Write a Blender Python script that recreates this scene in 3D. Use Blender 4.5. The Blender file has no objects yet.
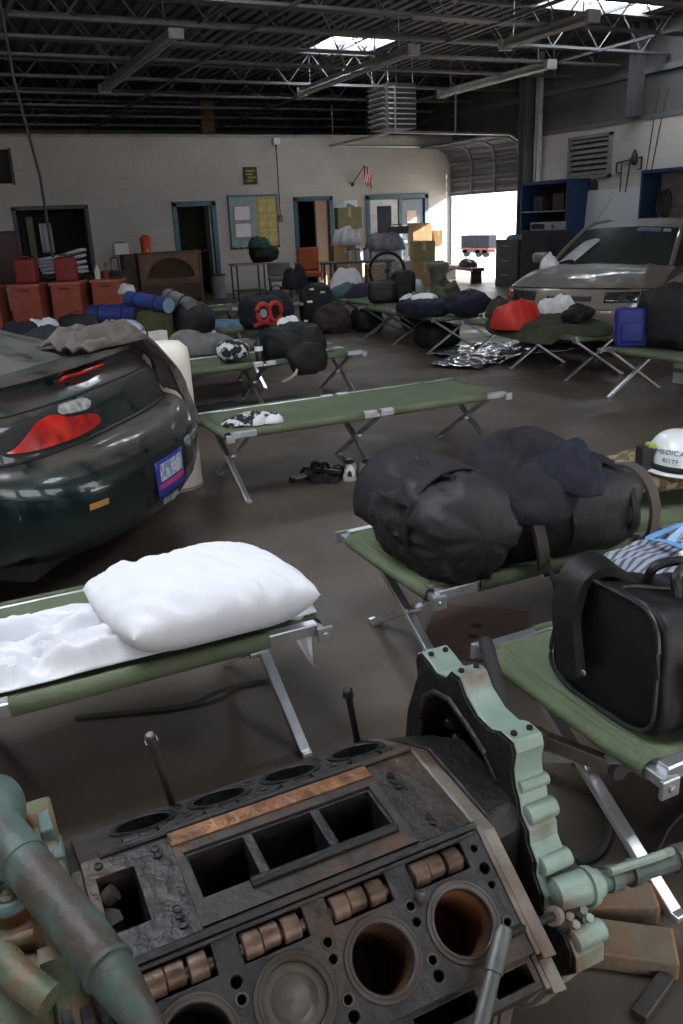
import bpy, bmesh, math, random
from mathutils import Vector, Matrix, noise
PI = math.pi
sc = bpy.context.scene
COL = sc.collection
V = Vector

# ------------------------------------------------------------------ materials
MATS = {}
def mat(name, col, rough=.7, metal=0., var=.2, scale=6., col2=None, fac2=(.45, .7), bump=0., bscale=40., coat=0., spec=.5, emit=None, estr=0., trans=0., alpha=1., detail=5., scale2=None, dust=None, sheen=0.):
    if name in MATS: return MATS[name]
    m = bpy.data.materials.new(name); m.use_nodes = True
    nt = m.node_tree; N = nt.nodes; L = nt.links
    b = N['Principled BSDF']
    tc = N.new('ShaderNodeTexCoord')
    no = N.new('ShaderNodeTexNoise'); no.inputs['Scale'].default_value = scale; no.inputs['Detail'].default_value = detail
    L.new(tc.outputs['Object'], no.inputs['Vector'])
    mr = N.new('ShaderNodeMapRange'); mr.inputs[1].default_value = .3; mr.inputs[2].default_value = .7
    mr.inputs[3].default_value = 1 - var; mr.inputs[4].default_value = 1 + var
    L.new(no.outputs['Fac'], mr.inputs[0])
    mx = N.new('ShaderNodeMix'); mx.data_type = 'RGBA'; mx.blend_type = 'MULTIPLY'; mx.inputs[0].default_value = 1
    L.new(mr.outputs[0], mx.inputs[7])
    mx.inputs[6].default_value = (*col, 1)
    out = mx.outputs[2]
    if col2:
        n2 = N.new('ShaderNodeTexNoise'); n2.inputs['Scale'].default_value = scale2 or scale * .45; n2.inputs['Detail'].default_value = 7
        mp = N.new('ShaderNodeVectorMath'); mp.operation = 'ADD'; mp.inputs[1].default_value = (3.7, 9.1, 5.3)
        L.new(tc.outputs['Object'], mp.inputs[0]); L.new(mp.outputs[0], n2.inputs['Vector'])
        r2 = N.new('ShaderNodeMapRange'); r2.inputs[1].default_value = fac2[0]; r2.inputs[2].default_value = fac2[1]; L.new(n2.outputs['Fac'], r2.inputs[0])
        m2 = N.new('ShaderNodeMix'); m2.data_type = 'RGBA'; L.new(r2.outputs[0], m2.inputs[0]); L.new(out, m2.inputs[6]); m2.inputs[7].default_value = (*col2, 1)
        out = m2.outputs[2]
    if dust:   # dust that has settled on upward faces
        g = N.new('ShaderNodeNewGeometry'); sx = N.new('ShaderNodeSeparateXYZ'); L.new(g.outputs['True Normal'], sx.inputs[0])
        rd = N.new('ShaderNodeMapRange'); rd.inputs[1].default_value = .12; rd.inputs[2].default_value = .7; L.new(sx.outputs[2], rd.inputs[0])
        nd = N.new('ShaderNodeTexNoise'); nd.inputs['Scale'].default_value = 5; nd.inputs['Detail'].default_value = 9; nd.inputs['Roughness'].default_value = .7; L.new(tc.outputs['Object'], nd.inputs['Vector'])
        rn = N.new('ShaderNodeMapRange'); rn.inputs[1].default_value = .34; rn.inputs[2].default_value = .52; L.new(nd.outputs['Fac'], rn.inputs[0])
        mm = N.new('ShaderNodeMath'); mm.operation = 'MULTIPLY'; L.new(rd.outputs[0], mm.inputs[0]); L.new(rn.outputs[0], mm.inputs[1])
        md = N.new('ShaderNodeMix'); md.data_type = 'RGBA'; L.new(mm.outputs[0], md.inputs[0]); L.new(out, md.inputs[6]); md.inputs[7].default_value = (*dust, 1)
        out = md.outputs[2]
        rr = N.new('ShaderNodeMapRange'); rr.inputs[3].default_value = rough; rr.inputs[4].default_value = .6; L.new(mm.outputs[0], rr.inputs[0]); L.new(rr.outputs[0], b.inputs['Roughness'])
        if coat:
            rc = N.new('ShaderNodeMapRange'); rc.inputs[3].default_value = coat; rc.inputs[4].default_value = .12; L.new(mm.outputs[0], rc.inputs[0]); L.new(rc.outputs[0], b.inputs['Coat Weight'])
    else:
        b.inputs['Roughness'].default_value = rough
        b.inputs['Coat Weight'].default_value = coat
    b.inputs['Coat Roughness'].default_value = .06
    L.new(out, b.inputs['Base Color'])
    b.inputs['Metallic'].default_value = metal
    b.inputs['Specular IOR Level'].default_value = spec
    b.inputs['Transmission Weight'].default_value = trans
    b.inputs['Sheen Weight'].default_value = sheen
    if alpha < 1: b.inputs['Alpha'].default_value = alpha
    if emit:
        b.inputs['Emission Color'].default_value = (*emit, 1); b.inputs['Emission Strength'].default_value = estr
    if bump:
        bn = N.new('ShaderNodeTexNoise'); bn.inputs['Scale'].default_value = bscale; bn.inputs['Detail'].default_value = 6
        L.new(tc.outputs['Object'], bn.inputs['Vector'])
        bp = N.new('ShaderNodeBump'); bp.inputs['Strength'].default_value = bump; bp.inputs['Distance'].default_value = .02
        L.new(bn.outputs['Fac'], bp.inputs['Height']); L.new(bp.outputs[0], b.inputs['Normal'])
    MATS[name] = m
    return m

def block_wall_mat(name, axes, col, mort, bw=.4, bh=.2):
    m = bpy.data.materials.new(name); m.use_nodes = True
    nt = m.node_tree; N = nt.nodes; L = nt.links; b = N['Principled BSDF']
    tc = N.new('ShaderNodeTexCoord'); sp = N.new('ShaderNodeSeparateXYZ'); cb = N.new('ShaderNodeCombineXYZ')
    L.new(tc.outputs['Object'], sp.inputs[0]); L.new(sp.outputs[axes], cb.inputs[0]); L.new(sp.outputs[2], cb.inputs[1])
    br = N.new('ShaderNodeTexBrick'); L.new(cb.outputs[0], br.inputs['Vector'])
    br.inputs['Scale'].default_value = 1; br.inputs['Brick Width'].default_value = bw; br.inputs['Row Height'].default_value = bh
    br.inputs['Mortar Size'].default_value = .008; br.inputs['Mortar Smooth'].default_value = .4
    br.inputs['Color1'].default_value = (*col, 1); br.inputs['Color2'].default_value = (*[c * .95 for c in col], 1); br.inputs['Mortar'].default_value = (*mort, 1)
    no = N.new('ShaderNodeTexNoise'); no.inputs['Scale'].default_value = .8; no.inputs['Detail'].default_value = 6; L.new(tc.outputs['Object'], no.inputs['Vector'])
    mr = N.new('ShaderNodeMapRange'); mr.inputs[1].default_value = .3; mr.inputs[2].default_value = .7; mr.inputs[3].default_value = .85; mr.inputs[4].default_value = 1.08; L.new(no.outputs['Fac'], mr.inputs[0])
    mx = N.new('ShaderNodeMix'); mx.data_type = 'RGBA'; mx.blend_type = 'MULTIPLY'; mx.inputs[0].default_value = 1
    L.new(br.outputs['Color'], mx.inputs[6]); L.new(mr.outputs[0], mx.inputs[7]); L.new(mx.outputs[2], b.inputs['Base Color'])
    b.inputs['Roughness'].default_value = .6
    bp = N.new('ShaderNodeBump'); bp.inputs['Strength'].default_value = .2; bp.inputs['Distance'].default_value = .01; bp.invert = True
    L.new(br.outputs['Fac'], bp.inputs['Height']); L.new(bp.outputs[0], b.inputs['Normal'])
    return m

# ------------------------------------------------------------------ mesh builder
def frame(d, up=V((0, 0, 1))):
    d = d.normalized()
    if abs(d.dot(up)) > .98: up = V((1, 0, 0)) if abs(d.x) < .9 else V((0, 1, 0))
    s = d.cross(up).normalized(); u = s.cross(d).normalized()
    return d, s, u

class MB:
    def __init__(self): self.v = []; self.f = []; self.mi = []; self.cur = 0
    def add(self, vs, fs):
        o = len(self.v); self.v += [tuple(p) for p in vs]
        for f in fs: self.f.append([i + o for i in f]); self.mi.append(self.cur)
        return self
    def box(self, c, s, M=None):
        vs = []
        for k in (-1, 1):
            for j in (-1, 1):
                for i in (-1, 1):
                    p = V((i * s[0] / 2, j * s[1] / 2, k * s[2] / 2))
                    if M is not None: p = M @ p
                    vs.append(p + V(c))
        return self.add(vs, [(0, 2, 3, 1), (4, 5, 7, 6), (0, 1, 5, 4), (2, 6, 7, 3), (0, 4, 6, 2), (1, 3, 7, 5)])
    def b2(self, a, b):   # box by two corners
        return self.box([(a[i] + b[i]) / 2 for i in range(3)], [abs(b[i] - a[i]) for i in range(3)])
    def bar(self, p, q, w, h, up=V((0, 0, 1))):
        p, q = V(p), V(q); d, s, u = frame(q - p, up)
        vs = [e + s * (i * w / 2) + u * (j * h / 2) for e in (p, q) for (i, j) in ((-1, -1), (1, -1), (1, 1), (-1, 1))]
        return self.add(vs, [(3, 2, 1, 0), (4, 5, 6, 7), (0, 1, 5, 4), (1, 2, 6, 5), (2, 3, 7, 6), (3, 0, 4, 7)])
    def tube(self, pts, r, n=10, caps=True, closed=False, flat=None, up=V((0, 0, 1))):
        pts = [V(p) for p in pts]; m = len(pts); vs = []; fs = []
        for i, p in enumerate(pts):
            if closed: d = pts[(i + 1) % m] - pts[i - 1]
            else: d = pts[min(i + 1, m - 1)] - pts[max(i - 1, 0)]
            _, s, u = frame(d, up)
            rr = r[i] if isinstance(r, (list, tuple)) else r
            for k in range(n):
                a = 2 * PI * k / n
                vs.append(p + s * (math.cos(a) * rr) + u * (math.sin(a) * rr * (flat or 1)))
        for i in range(m if closed else m - 1):
            for k in range(n):
                a, b = i * n + k, i * n + (k + 1) % n; j = ((i + 1) % m) * n
                fs.append((a, b, j + (k + 1) % n, j + k))
        if caps and not closed:
            fs.append(tuple(range(n - 1, -1, -1))); fs.append(tuple((m - 1) * n + k for k in range(n)))
        return self.add(vs, fs)
    def ribbon(self, pts, w, t=.003, side=None):
        pts = [V(p) for p in pts]; m = len(pts); vs = []; fs = []
        for i, p in enumerate(pts):
            d = (pts[min(i + 1, m - 1)] - pts[max(i - 1, 0)]).normalized()
            s = V(side) if side is not None else frame(d)[1]
            s = (s - d * s.dot(d)).normalized(); u = s.cross(d).normalized()
            for (a, b) in ((-1, -1), (1, -1), (1, 1), (-1, 1)): vs.append(p + s * (a * w / 2) + u * (b * t / 2))
        for i in range(m - 1):
            for k in range(4): fs.append((i * 4 + k, i * 4 + (k + 1) % 4, i * 4 + 4 + (k + 1) % 4, i * 4 + 4 + k))
        fs.append((3, 2, 1, 0)); fs.append(tuple((m - 1) * 4 + k for k in range(4)))
        return self.add(vs, fs)
    def lathe(self, prof, c=(0, 0, 0), M=None, n=24, caps=True):
        vs = []; fs = []
        for (r, z) in prof:
            for k in range(n):
                a = 2 * PI * k / n; p = V((r * math.cos(a), r * math.sin(a), z))
                if M is not None: p = M @ p
                vs.append(p + V(c))
        m = len(prof)
        for i in range(m - 1):
            for k in range(n): fs.append((i * n + k, i * n + (k + 1) % n, (i + 1) * n + (k + 1) % n, (i + 1) * n + k))
        if caps:
            if prof[0][0] > 1e-5: fs.append(tuple(range(n - 1, -1, -1)))
            if prof[-1][0] > 1e-5: fs.append(tuple((m - 1) * n + k for k in range(n)))
        return self.add(vs, fs)
    def prism(self, poly, f0, f1, caps=True):   # poly of 2-D points, f0/f1 map them to 3-D
        n = len(poly); vs = [f0(*p) for p in poly] + [f1(*p) for p in poly]
        fs = [(i, (i + 1) % n, n + (i + 1) % n, n + i) for i in range(n)]
        if caps: fs += [tuple(range(n - 1, -1, -1)), tuple(range(n, 2 * n))]
        return self.add(vs, fs)
    def grid(self, fn, nu, nv, cu=False, cv=False):
        vs = [fn(i / (nu if cu else nu - 1), j / (nv if cv else nv - 1)) for i in range(nu) for j in range(nv)]
        fs = []
        for i in range(nu if cu else nu - 1):
            for j in range(nv if cv else nv - 1):
                a, b = i, (i + 1) % nu; c, d = j, (j + 1) % nv
                fs.append((a * nv + c, b * nv + c, b * nv + d, a * nv + d))
        return self.add(vs, fs)
    def build(self, name, m, parent=None, smooth=35, bevel=0, sub=0, solid=0, kind=None, loc=None, rot=None, fix=True, weld=0):
        me = bpy.data.meshes.new(name); me.from_pydata(self.v, [], self.f)
        ms = m if isinstance(m, (list, tuple)) else [m]
        for x in ms: me.materials.append(x)
        for p, i in zip(me.polygons, self.mi): p.material_index = min(i, len(ms) - 1)
        if fix or weld:
            bm = bmesh.new(); bm.from_mesh(me)
            if weld: bmesh.ops.remove_doubles(bm, verts=bm.verts, dist=weld)
            bmesh.ops.recalc_face_normals(bm, faces=bm.faces); bm.to_mesh(me); bm.free()
        me.update()
        if smooth:
            me.polygons.foreach_set('use_smooth', [True] * len(me.polygons)); me.set_sharp_from_angle(angle=math.radians(smooth))
        o = bpy.data.objects.new(name, me); COL.objects.link(o)
        if parent: o.parent = parent
        if loc: o.location = loc
        if rot: o.rotation_euler = rot
        if solid:
            md = o.modifiers.new('solid', 'SOLIDIFY'); md.thickness = solid; md.offset = 0
        if bevel:
            md = o.modifiers.new('bevel', 'BEVEL'); md.width = bevel; md.segments = 2; md.limit_method = 'ANGLE'; md.angle_limit = math.radians(40)
        if sub:
            md = o.modifiers.new('sub', 'SUBSURF'); md.levels = sub; md.render_levels = sub
        if kind: o['kind'] = kind
        return o

def thing(name, label, cat, loc=(0, 0, 0), rz=0, group=None, rot=None):
    o = bpy.data.objects.new(name, None); COL.objects.link(o); o.empty_display_size = .1
    o.location = loc; o.rotation_euler = rot or (0, 0, rz)
    o['label'] = label; o['category'] = cat
    if group: o['group'] = group
    return o
def tag(o, label, cat, group=None, kind=None):
    o['label'] = label; o['category'] = cat
    if group: o['group'] = group
    if kind: o['kind'] = kind
    return o
def copy_tree(o, parent=None):
    c = o.copy(); COL.objects.link(c)
    if parent: c.parent = parent
    for ch in list(o.children): copy_tree(ch, c)
    return c
def box_obj(name, a, b, m, parent=None, bevel=.004, kind=None):
    return MB().b2(a, b).build(name, m, parent, smooth=0, bevel=bevel, kind=kind)

def smooth_path(pts, n=6):
    P = [V(p) for p in pts]; out = []
    for i in range(len(P) - 1):
        a, b, c, d = P[max(i - 1, 0)], P[i], P[i + 1], P[min(i + 2, len(P) - 1)]
        for k in range(n):
            t = k / n; out.append(.5 * ((2 * b) + (c - a) * t + (2 * a - 5 * b + 4 * c - d) * t * t + (3 * b - a - 3 * c + d) * t ** 3))
    return out + [P[-1]]
def spow(x, e): return math.copysign(abs(x) ** e, x)
def nz(p, f, s): return noise.fractal(V(p) * f + V((s * 7.3, s * 3.1, s * 1.7)), .8, 2.0, 4)
def ridge(p, f, s): return 1 - abs(noise.noise(V(p) * f + V((s * 5.1, s * 2.3, s * 9.7)))) * 2
def soft_pts(sx, sy, sz, e1=.6, e2=.6, amp=.02, freq=5, seed=0, n=(36, 22), crease=0., flat=.06, taper=0.):
    nu, nv = n; vs = []; fs = []
    for j in range(nv + 1):
        b = -PI / 2 + PI * j / nv
        for i in range(nu):
            a = 2 * PI * i / nu
            x = spow(math.cos(b), e1) * spow(math.cos(a), e2); y = spow(math.cos(b), e1) * spow(math.sin(a), e2); z = spow(math.sin(b), e1)
            p = V((x * sx / 2, y * sy / 2, z * sz / 2)); d = V((x, y, z)).normalized()
            k = 1 - taper * (z + 1) / 2; p.x *= k; p.y *= k
            if amp: p += d * amp * nz(p, freq, seed)
            if crease: p += d * crease * (ridge(p, freq * 1.6, seed + 3) - .6)
            p.z += sz / 2
            if p.z < flat * sz: p.z = flat * sz * .0 + max(0, p.z) * .15
            vs.append(p)
    for j in range(nv):
        for i in range(nu): fs.append((j * nu + i, j * nu + (i + 1) % nu, (j + 1) * nu + (i + 1) % nu, (j + 1) * nu + i))
    return vs, fs
def soft(name, size, m, parent=None, M=None, loc=None, rot=None, **k):
    vs, fs = soft_pts(*size, **k)
    if M is not None: vs = [M @ v for v in vs]
    return MB().add(vs, fs).build(name, m, parent, smooth=60, loc=loc, rot=rot, weld=1e-4)
def heap(name, sx, sy, h, m, parent=None, seed=0, loc=None, rot=None, amp=.35, n=(40, 14), folds=6., droop=None, peak=.6):
    """a crumpled cloth: irregular rim on the ground, lumpy folded crown (a square grid squeezed into a disc)"""
    k = max(18, int(n[0] * .62)); mb = MB(); vs = []; fs = []; sd = seed * 3.17
    for i in range(k + 1):
        for j in range(k + 1):
            a, b = -1 + 2 * i / k, -1 + 2 * j / k
            x, y = a * math.sqrt(1 - b * b / 2), b * math.sqrt(1 - a * a / 2); r = math.sqrt(x * x + y * y); th = math.atan2(y, x)
            rim = 1 + .22 * noise.noise(V((math.cos(th) * 1.5, math.sin(th) * 1.5, sd)))
            wx, wy = x + .25 * noise.noise(V((x * 1.6, y * 1.6, sd + 5))), y + .25 * noise.noise(V((x * 1.6, y * 1.6, sd + 9)))
            lump = .62 + .55 * noise.noise(V((x * 1.25 + sd, y * 1.25, sd)))
            ca, sa = math.cos(sd), math.sin(sd); q = wx * ca + wy * sa; q2 = -wx * sa + wy * ca
            f = abs(noise.noise(V((q * folds * .55, q2 * folds * .16, sd)))) ; g = abs(noise.noise(V((q * folds * .3 + 7, q2 * folds * .9, sd + 3))))
            prof = max(0, 1 - min(1, r) ** 3.2) ** peak
            z = h * prof * (lump * .75 + .30) + h * amp * prof ** .5 * (.75 - 1.5 * f - .7 * g) * .55
            px, py = x * rim * sx / 2, y * rim * sy / 2
            px += sx * .05 * noise.noise(V((x * 3, y * 3, sd + 21))) * prof; py += sy * .05 * noise.noise(V((x * 3, y * 3, sd + 31))) * prof
            z += .006
            if droop: z += droop(px, py)
            vs.append((px, py, z if droop else max(z, .004)))
    for i in range(k):
        for j in range(k): a = i * (k + 1) + j; fs.append((a, a + k + 1, a + k + 2, a + 1))
    per = [i * (k + 1) for i in range(k)] + [k * (k + 1) + j for j in range(k)] + [i * (k + 1) + k for i in range(k, 0, -1)] + [j for j in range(k, 0, -1)]
    base = len(vs)
    for q in per:
        x, y, z = vs[q]; vs.append((x * .98, y * .98, z - .006 if droop else 0.))
    P = len(per)
    for q in range(P): fs.append((base + q, base + (q + 1) % P, per[(q + 1) % P], per[q]))
    fs.append(tuple(base + q for q in range(P)))
    return mb.add(vs, fs).build(name, m, parent, smooth=70, loc=loc, rot=rot)

# ------------------------------------------------------------------ palette
steel = mat('bare_aluminium', (.62, .63, .66), .32, .9, .12, 14)
steel_dull = mat('dull_aluminium', (.45, .46, .48), .42, .85, .2, 14)
dark_steel = mat('dark_steel', (.06, .055, .05), .5, .6, .3, 20)
olive = mat('olive_canvas', (.112, .137, .078), .85, 0, .16, 5, (.085, .106, .062), bump=.25, bscale=90)
black_nylon = mat('black_nylon', (.010, .010, .011), .7, 0, .25, 12, bump=.35, bscale=26, spec=.4)
grey_nylon = mat('charcoal_nylon', (.0145, .0135, .0155), .62, 0, .2, 10, bump=.3, bscale=22)
black_leather = mat('black_leatherette', (.0055, .0055, .006), .48, 0, .2, 10, bump=.08, bscale=50, spec=.35)
black_plastic = mat('black_plastic', (.014, .014, .015), .4, 0, .1, 10)
rubber = mat('black_rubber', (.012, .012, .012), .75, 0, .2, 12)
white_cotton = mat('white_cotton', (.74, .74, .78), .9, 0, .03, 5, bump=.25, bscale=14)
white_cloth = mat('white_cloth', (.68, .68, .70), .9, 0, .08, 8, bump=.3, bscale=20)
navy_cloth = mat('navy_cloth', (.011, .012, .026), .9, 0, .25, 9, bump=.3, bscale=24)
dark_cloth = mat('black_cloth', (.009, .010, .015), .9, 0, .25, 9, bump=.35, bscale=26)
grey_cloth = mat('grey_cloth', (.16, .155, .15), .9, 0, .2, 9, bump=.3, bscale=24)
taupe_cloth = mat('taupe_blanket', (.105, .088, .078), .95, 0, .2, 16, bump=.35, bscale=70)
denim = mat('blue_denim', (.10, .16, .23), .9, 0, .3, 14, bump=.2, bscale=60)
dkolive_cloth = mat('dark_olive_cloth', (.035, .042, .022), .95, 0, .3, 8, bump=.4, bscale=18)
camo = mat('camouflage_cloth', (.30, .225, .14), .9, 0, .25, 22, (.12, .085, .045), (.46, .54), bump=.5, bscale=26, scale2=24)
wcamo = mat('woodland_camouflage', (.07, .075, .04), .9, 0, .3, 14, (.03, .022, .014), (.46, .54), bump=.3, bscale=18, scale2=12)
red_cloth = mat('bright_red_nylon', (.55, .03, .018), .55, 0, .15, 6, bump=.35, bscale=14)
blue_nylon = mat('royal_blue_nylon', (.012, .022, .17), .6, 0, .2, 8, bump=.25, bscale=20)
blue_roll = mat('blue_sleeping_bag', (.02, .045, .20), .7, 0, .25, 8, bump=.35, bscale=16)
pale_roll = mat('pale_blue_foam', (.22, .30, .38), .85, 0, .1, 10)
lanyard_blue = mat('light_blue_webbing', (.14, .33, .62), .6, 0, .1, 30)
paper = mat('white_paper', (.78, .78, .78), .8, 0, .04, 5)
cardboard = mat('cardboard', (.34, .215, .115), .9, 0, .12, 6)
blue_trim = mat('blue_grey_paint', (.085, .16, .20), .5, 0, .12, 6)
wood_brown = mat('brown_varnished_wood', (.14, .062, .028), .5, 0, .3, 7, (.08, .034, .016))
door_wood = mat('brown_door_wood', (.21, .115, .065), .55, 0, .12, 3)
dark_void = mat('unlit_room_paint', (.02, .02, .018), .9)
red_bin = mat('faded_red_paint', (.42, .095, .055), .55, 0, .18, 4, (.27, .06, .04))
red_can = mat('red_plastic', (.27, .03, .028), .5, 0, .15, 8)
# ================================================================== THE SETTING
YF, XR, XL, YB = 19.6, 12.9, -8.0, -5.0     # far wall, right wall, left wall, back wall
DECK = 4.78
wall_p = block_wall_mat('painted_block_wall', 0, (.51, .48, .445), (.45, .42, .39))
wall_q = block_wall_mat('painted_block_wall_side', 1, (.50, .465, .43), (.44, .405, .38))
wall_metal = mat('grey_metal_panel', (.11, .107, .104), .55, .1, .1, 1.5)
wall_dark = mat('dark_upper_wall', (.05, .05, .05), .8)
joist_paint = mat('joist_primer_grey', (.15, .15, .155), .5, .2, .15, 3)
deck_paint = mat('roof_deck_grey', (.085, .085, .082), .6, .1, .15, 1)

# floor -------------------------------------------------
def floor_mat():
    m = bpy.data.materials.new('stained_concrete'); m.use_nodes = True
    nt = m.node_tree; N = nt.nodes; L = nt.links; b = N['Principled BSDF']
    tc = N.new('ShaderNodeTexCoord')
    def noise_(s, d=8, r=.6, off=0):
        n = N.new('ShaderNodeTexNoise'); n.inputs['Scale'].default_value = s; n.inputs['Detail'].default_value = d; n.inputs['Roughness'].default_value = r
        a = N.new('ShaderNodeVectorMath'); a.operation = 'ADD'; a.inputs[1].default_value = (off, off * 2, 0); L.new(tc.outputs['Object'], a.inputs[0]); L.new(a.outputs[0], n.inputs['Vector']); return n.outputs['Fac']
    def rng(s, a, b_, c, d):
        r = N.new('ShaderNodeMapRange'); r.inputs[1].default_value = a; r.inputs[2].default_value = b_; r.inputs[3].default_value = c; r.inputs[4].default_value = d; L.new(s, r.inputs[0]); return r.outputs[0]
    def mix(f, a, b_):
        x = N.new('ShaderNodeMix'); x.data_type = 'RGBA'; L.new(f, x.inputs[0])
        for k, q in ((6, a), (7, b_)):
            if isinstance(q, tuple): x.inputs[k].default_value = (*q, 1)
            else: L.new(q, x.inputs[k])
        return x.outputs[2]
    c = mix(rng(noise_(1.1), .35, .65, 0, 1), (.108, .083, .064), (.068, .052, .041))
    c = mix(rng(noise_(.55, 6, .6, 11), .52, .66, 0, .75), c, (.030, .0235, .019))
    c = mix(rng(noise_(9, 8, .7, 5), .62, .75, 0, .6), c, (.14, .118, .10))
    L.new(c, b.inputs['Base Color'])
    L.new(rng(noise_(2.2, 7, .6, 23), .3, .7, .34, .62), b.inputs['Roughness'])
    b.inputs['Specular IOR Level'].default_value = .45
    bp = N.new('ShaderNodeBump'); bp.inputs['Strength'].default_value = .12; bp.inputs['Distance'].default_value = .01
    L.new(noise_(30, 8, .7, 2), bp.inputs['Height']); L.new(bp.outputs[0], b.inputs['Normal'])
    return m
MB().b2((XL, YB, -.12), (XR, 28.0, 0)).build('floor', floor_mat(), smooth=0, kind='structure')
yard = mat('pale_yard_concrete', (.45, .44, .42), .9, 0, .1, .3)
MB().b2((XR + .02, -30, -.24), (70, 70, -.12)).build('ground', yard, smooth=0, kind='structure')
MB().b2((-30, -40, -.24), (XR, YB - .02, -.12)).build('ground', yard, smooth=0, kind='structure')

# far wall with its openings ----------------------------
def wall_with_holes(name, m, axis, pos, thick, a0, a1, z0, z1, holes):
    """axis 0: wall runs along x at y=pos; axis 1: runs along y at x=pos. holes = (a0,a1,z0,z1)"""
    A = sorted({a0, a1, *[h[0] for h in holes], *[h[1] for h in holes]}); Z = sorted({z0, z1, *[h[2] for h in holes], *[h[3] for h in holes]})
    mb = MB()
    for i in range(len(A) - 1):
        for k in range(len(Z) - 1):
            ca, cz = (A[i] + A[i + 1]) / 2, (Z[k] + Z[k + 1]) / 2
            if any(h[0] < ca < h[1] and h[2] < cz < h[3] for h in holes): continue
            if axis == 0: mb.b2((A[i], pos, Z[k]), (A[i + 1], pos + thick, Z[k + 1]))
            else: mb.b2((pos, A[i], Z[k]), (pos + thick, A[i + 1], Z[k + 1]))
    return mb.build(name, m, smooth=0, kind='structure', weld=1e-4)
OP1 = (1.95, 3.47, 0, 2.07); D1 = (5.38, 6.38, 0, 2.08); D2 = (8.38, 9.40, 0, 2.11); D3 = (10.36, 12.16, 0, 2.10)
wall_with_holes('wall_far', wall_p, 0, YF, .2, XL, XR + .2, 0, 3.44, [OP1, D1, D2, D3])
box_obj('trim_1', (XL, YF - .02, 3.44), (XR, YF + .22, 3.50), mat('wall_cap', (.33, .31, .29), .6), kind='structure')
# rooms behind the openings
def room_behind(name, x0, x1, depth, h, m):
    mb = MB(); y0 = YF + .2; y1 = y0 + depth
    mb.b2((x0 - .05, y1, 0), (x1 + .05, y1 + .05, h)); mb.b2((x0 - .1, y0, 0), (x0 - .05, y1, h)); mb.b2((x1 + .05, y0, 0), (x1 + .1, y1, h)); mb.b2((x0 - .1, y0, h), (x1 + .1, y1 + .05, h + .05))
    return mb.build(name, m, smooth=0, kind='structure')
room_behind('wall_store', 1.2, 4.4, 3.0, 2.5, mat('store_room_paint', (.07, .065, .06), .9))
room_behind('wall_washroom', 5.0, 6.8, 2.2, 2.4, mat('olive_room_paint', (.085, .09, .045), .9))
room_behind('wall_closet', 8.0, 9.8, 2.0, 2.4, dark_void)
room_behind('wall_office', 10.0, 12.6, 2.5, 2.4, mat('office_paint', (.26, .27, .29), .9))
# dark space above the partition
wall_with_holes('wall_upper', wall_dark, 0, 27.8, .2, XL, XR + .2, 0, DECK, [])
box_obj('beam_1', (7.62, 23.9, 2.6), (7.98, 24.2, DECK), mat('ochre_post_paint', (.30, .17, .06), .6), kind='structure')
mb = MB()
for z in (3.1, 3.7, 4.3): mb.b2((XL, 27.62, z), (XR, 27.8, z + .12))
mb.build('beam_2', joist_paint, smooth=0, kind='structure')

# right wall: block to 3.15, metal panels above, one bay door in view and one beside the camera
GD = (16.62, 19.55, 0, 2.80); BD = (-4.4, -.6, 0, 3.0)
wall_with_holes('wall_right', wall_q, 1, XR, .2, YB, 28, 0, 3.13, [GD, BD])
mb = MB()
y = YB
while y < 27.9:
    mb.b2((XR + .03, y, 3.13), (XR + .12, y + 1.19, DECK)); mb.b2((XR + .0, y + 1.19, 3.13), (XR + .12, y + 1.22, DECK)); y += 1.22
mb.build('wall_right_upper', wall_metal, smooth=0, kind='structure')
mb = MB(); mb.b2((XR - .06, YB, 3.9), (XR + .03, 28, 4.0)); mb.b2((XR - .03, YB, 3.12), (XR + .05, 28, 3.2)); mb.build('trim_2', joist_paint, smooth=0, kind='structure')
# left and back walls (out of the frame, they hold the light in)
wall_with_holes('wall_left', wall_q, 1, XL - .2, .2, YB, 28, 0, DECK, [])
wall_with_holes('wall_back', wall_p, 0, YB - .2, .2, XL, XR + .2, 0, DECK, [(-5.6, -1.6, 0, 3.4), (-.6, 3.4, 0, 3.4), (4.6, 8.6, 0, 3.4)])

# columns on the right wall
def column(name, y, z0, z1, d=.22, x=XR - .14):
    mb = MB(); mb.b2((x - d / 2, y - d / 2, z0), (x + d / 2, y - d / 2 + .02, z1)); mb.b2((x - d / 2, y + d / 2 - .02, z0), (x + d / 2, y + d / 2, z1)); mb.b2((x - .01, y - d / 2, z0), (x + .01, y + d / 2, z1))
    return mb.build(name, joist_paint, smooth=0, kind='structure')
column('pillar_1', 16.35, 0, DECK, .24); column('pillar_2', 13.1, 3.2, DECK, .22); column('pillar_3', 9.6, 3.2, DECK, .22)
mb = MB()
mb.tube([(XR - .12, 15.9, 0), (XR - .12, 15.9, DECK)], .05, 12); mb.tube([(XR - .10, 16.05, 0), (XR - .10, 16.05, DECK)], .035, 12)
mb.build('trim_3', mat('white_pipe_paint', (.5, .49, .47), .5), kind='structure')
# conduit cables on the block wall
tag(MB().tube([(XR - .02, 12.62, 3.6), (XR - .02, 12.72, 2.9), (XR - .02, 12.80, 2.2)], .008, 6).tube([(XR - .02, 12.4, 3.6), (XR - .02, 12.55, 2.9), (XR - .02, 12.66, 2.2)], .008, 6).build('wall_cable', dark_steel), 'thin dark cables hanging down the right wall above the white board', 'cable')

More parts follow.
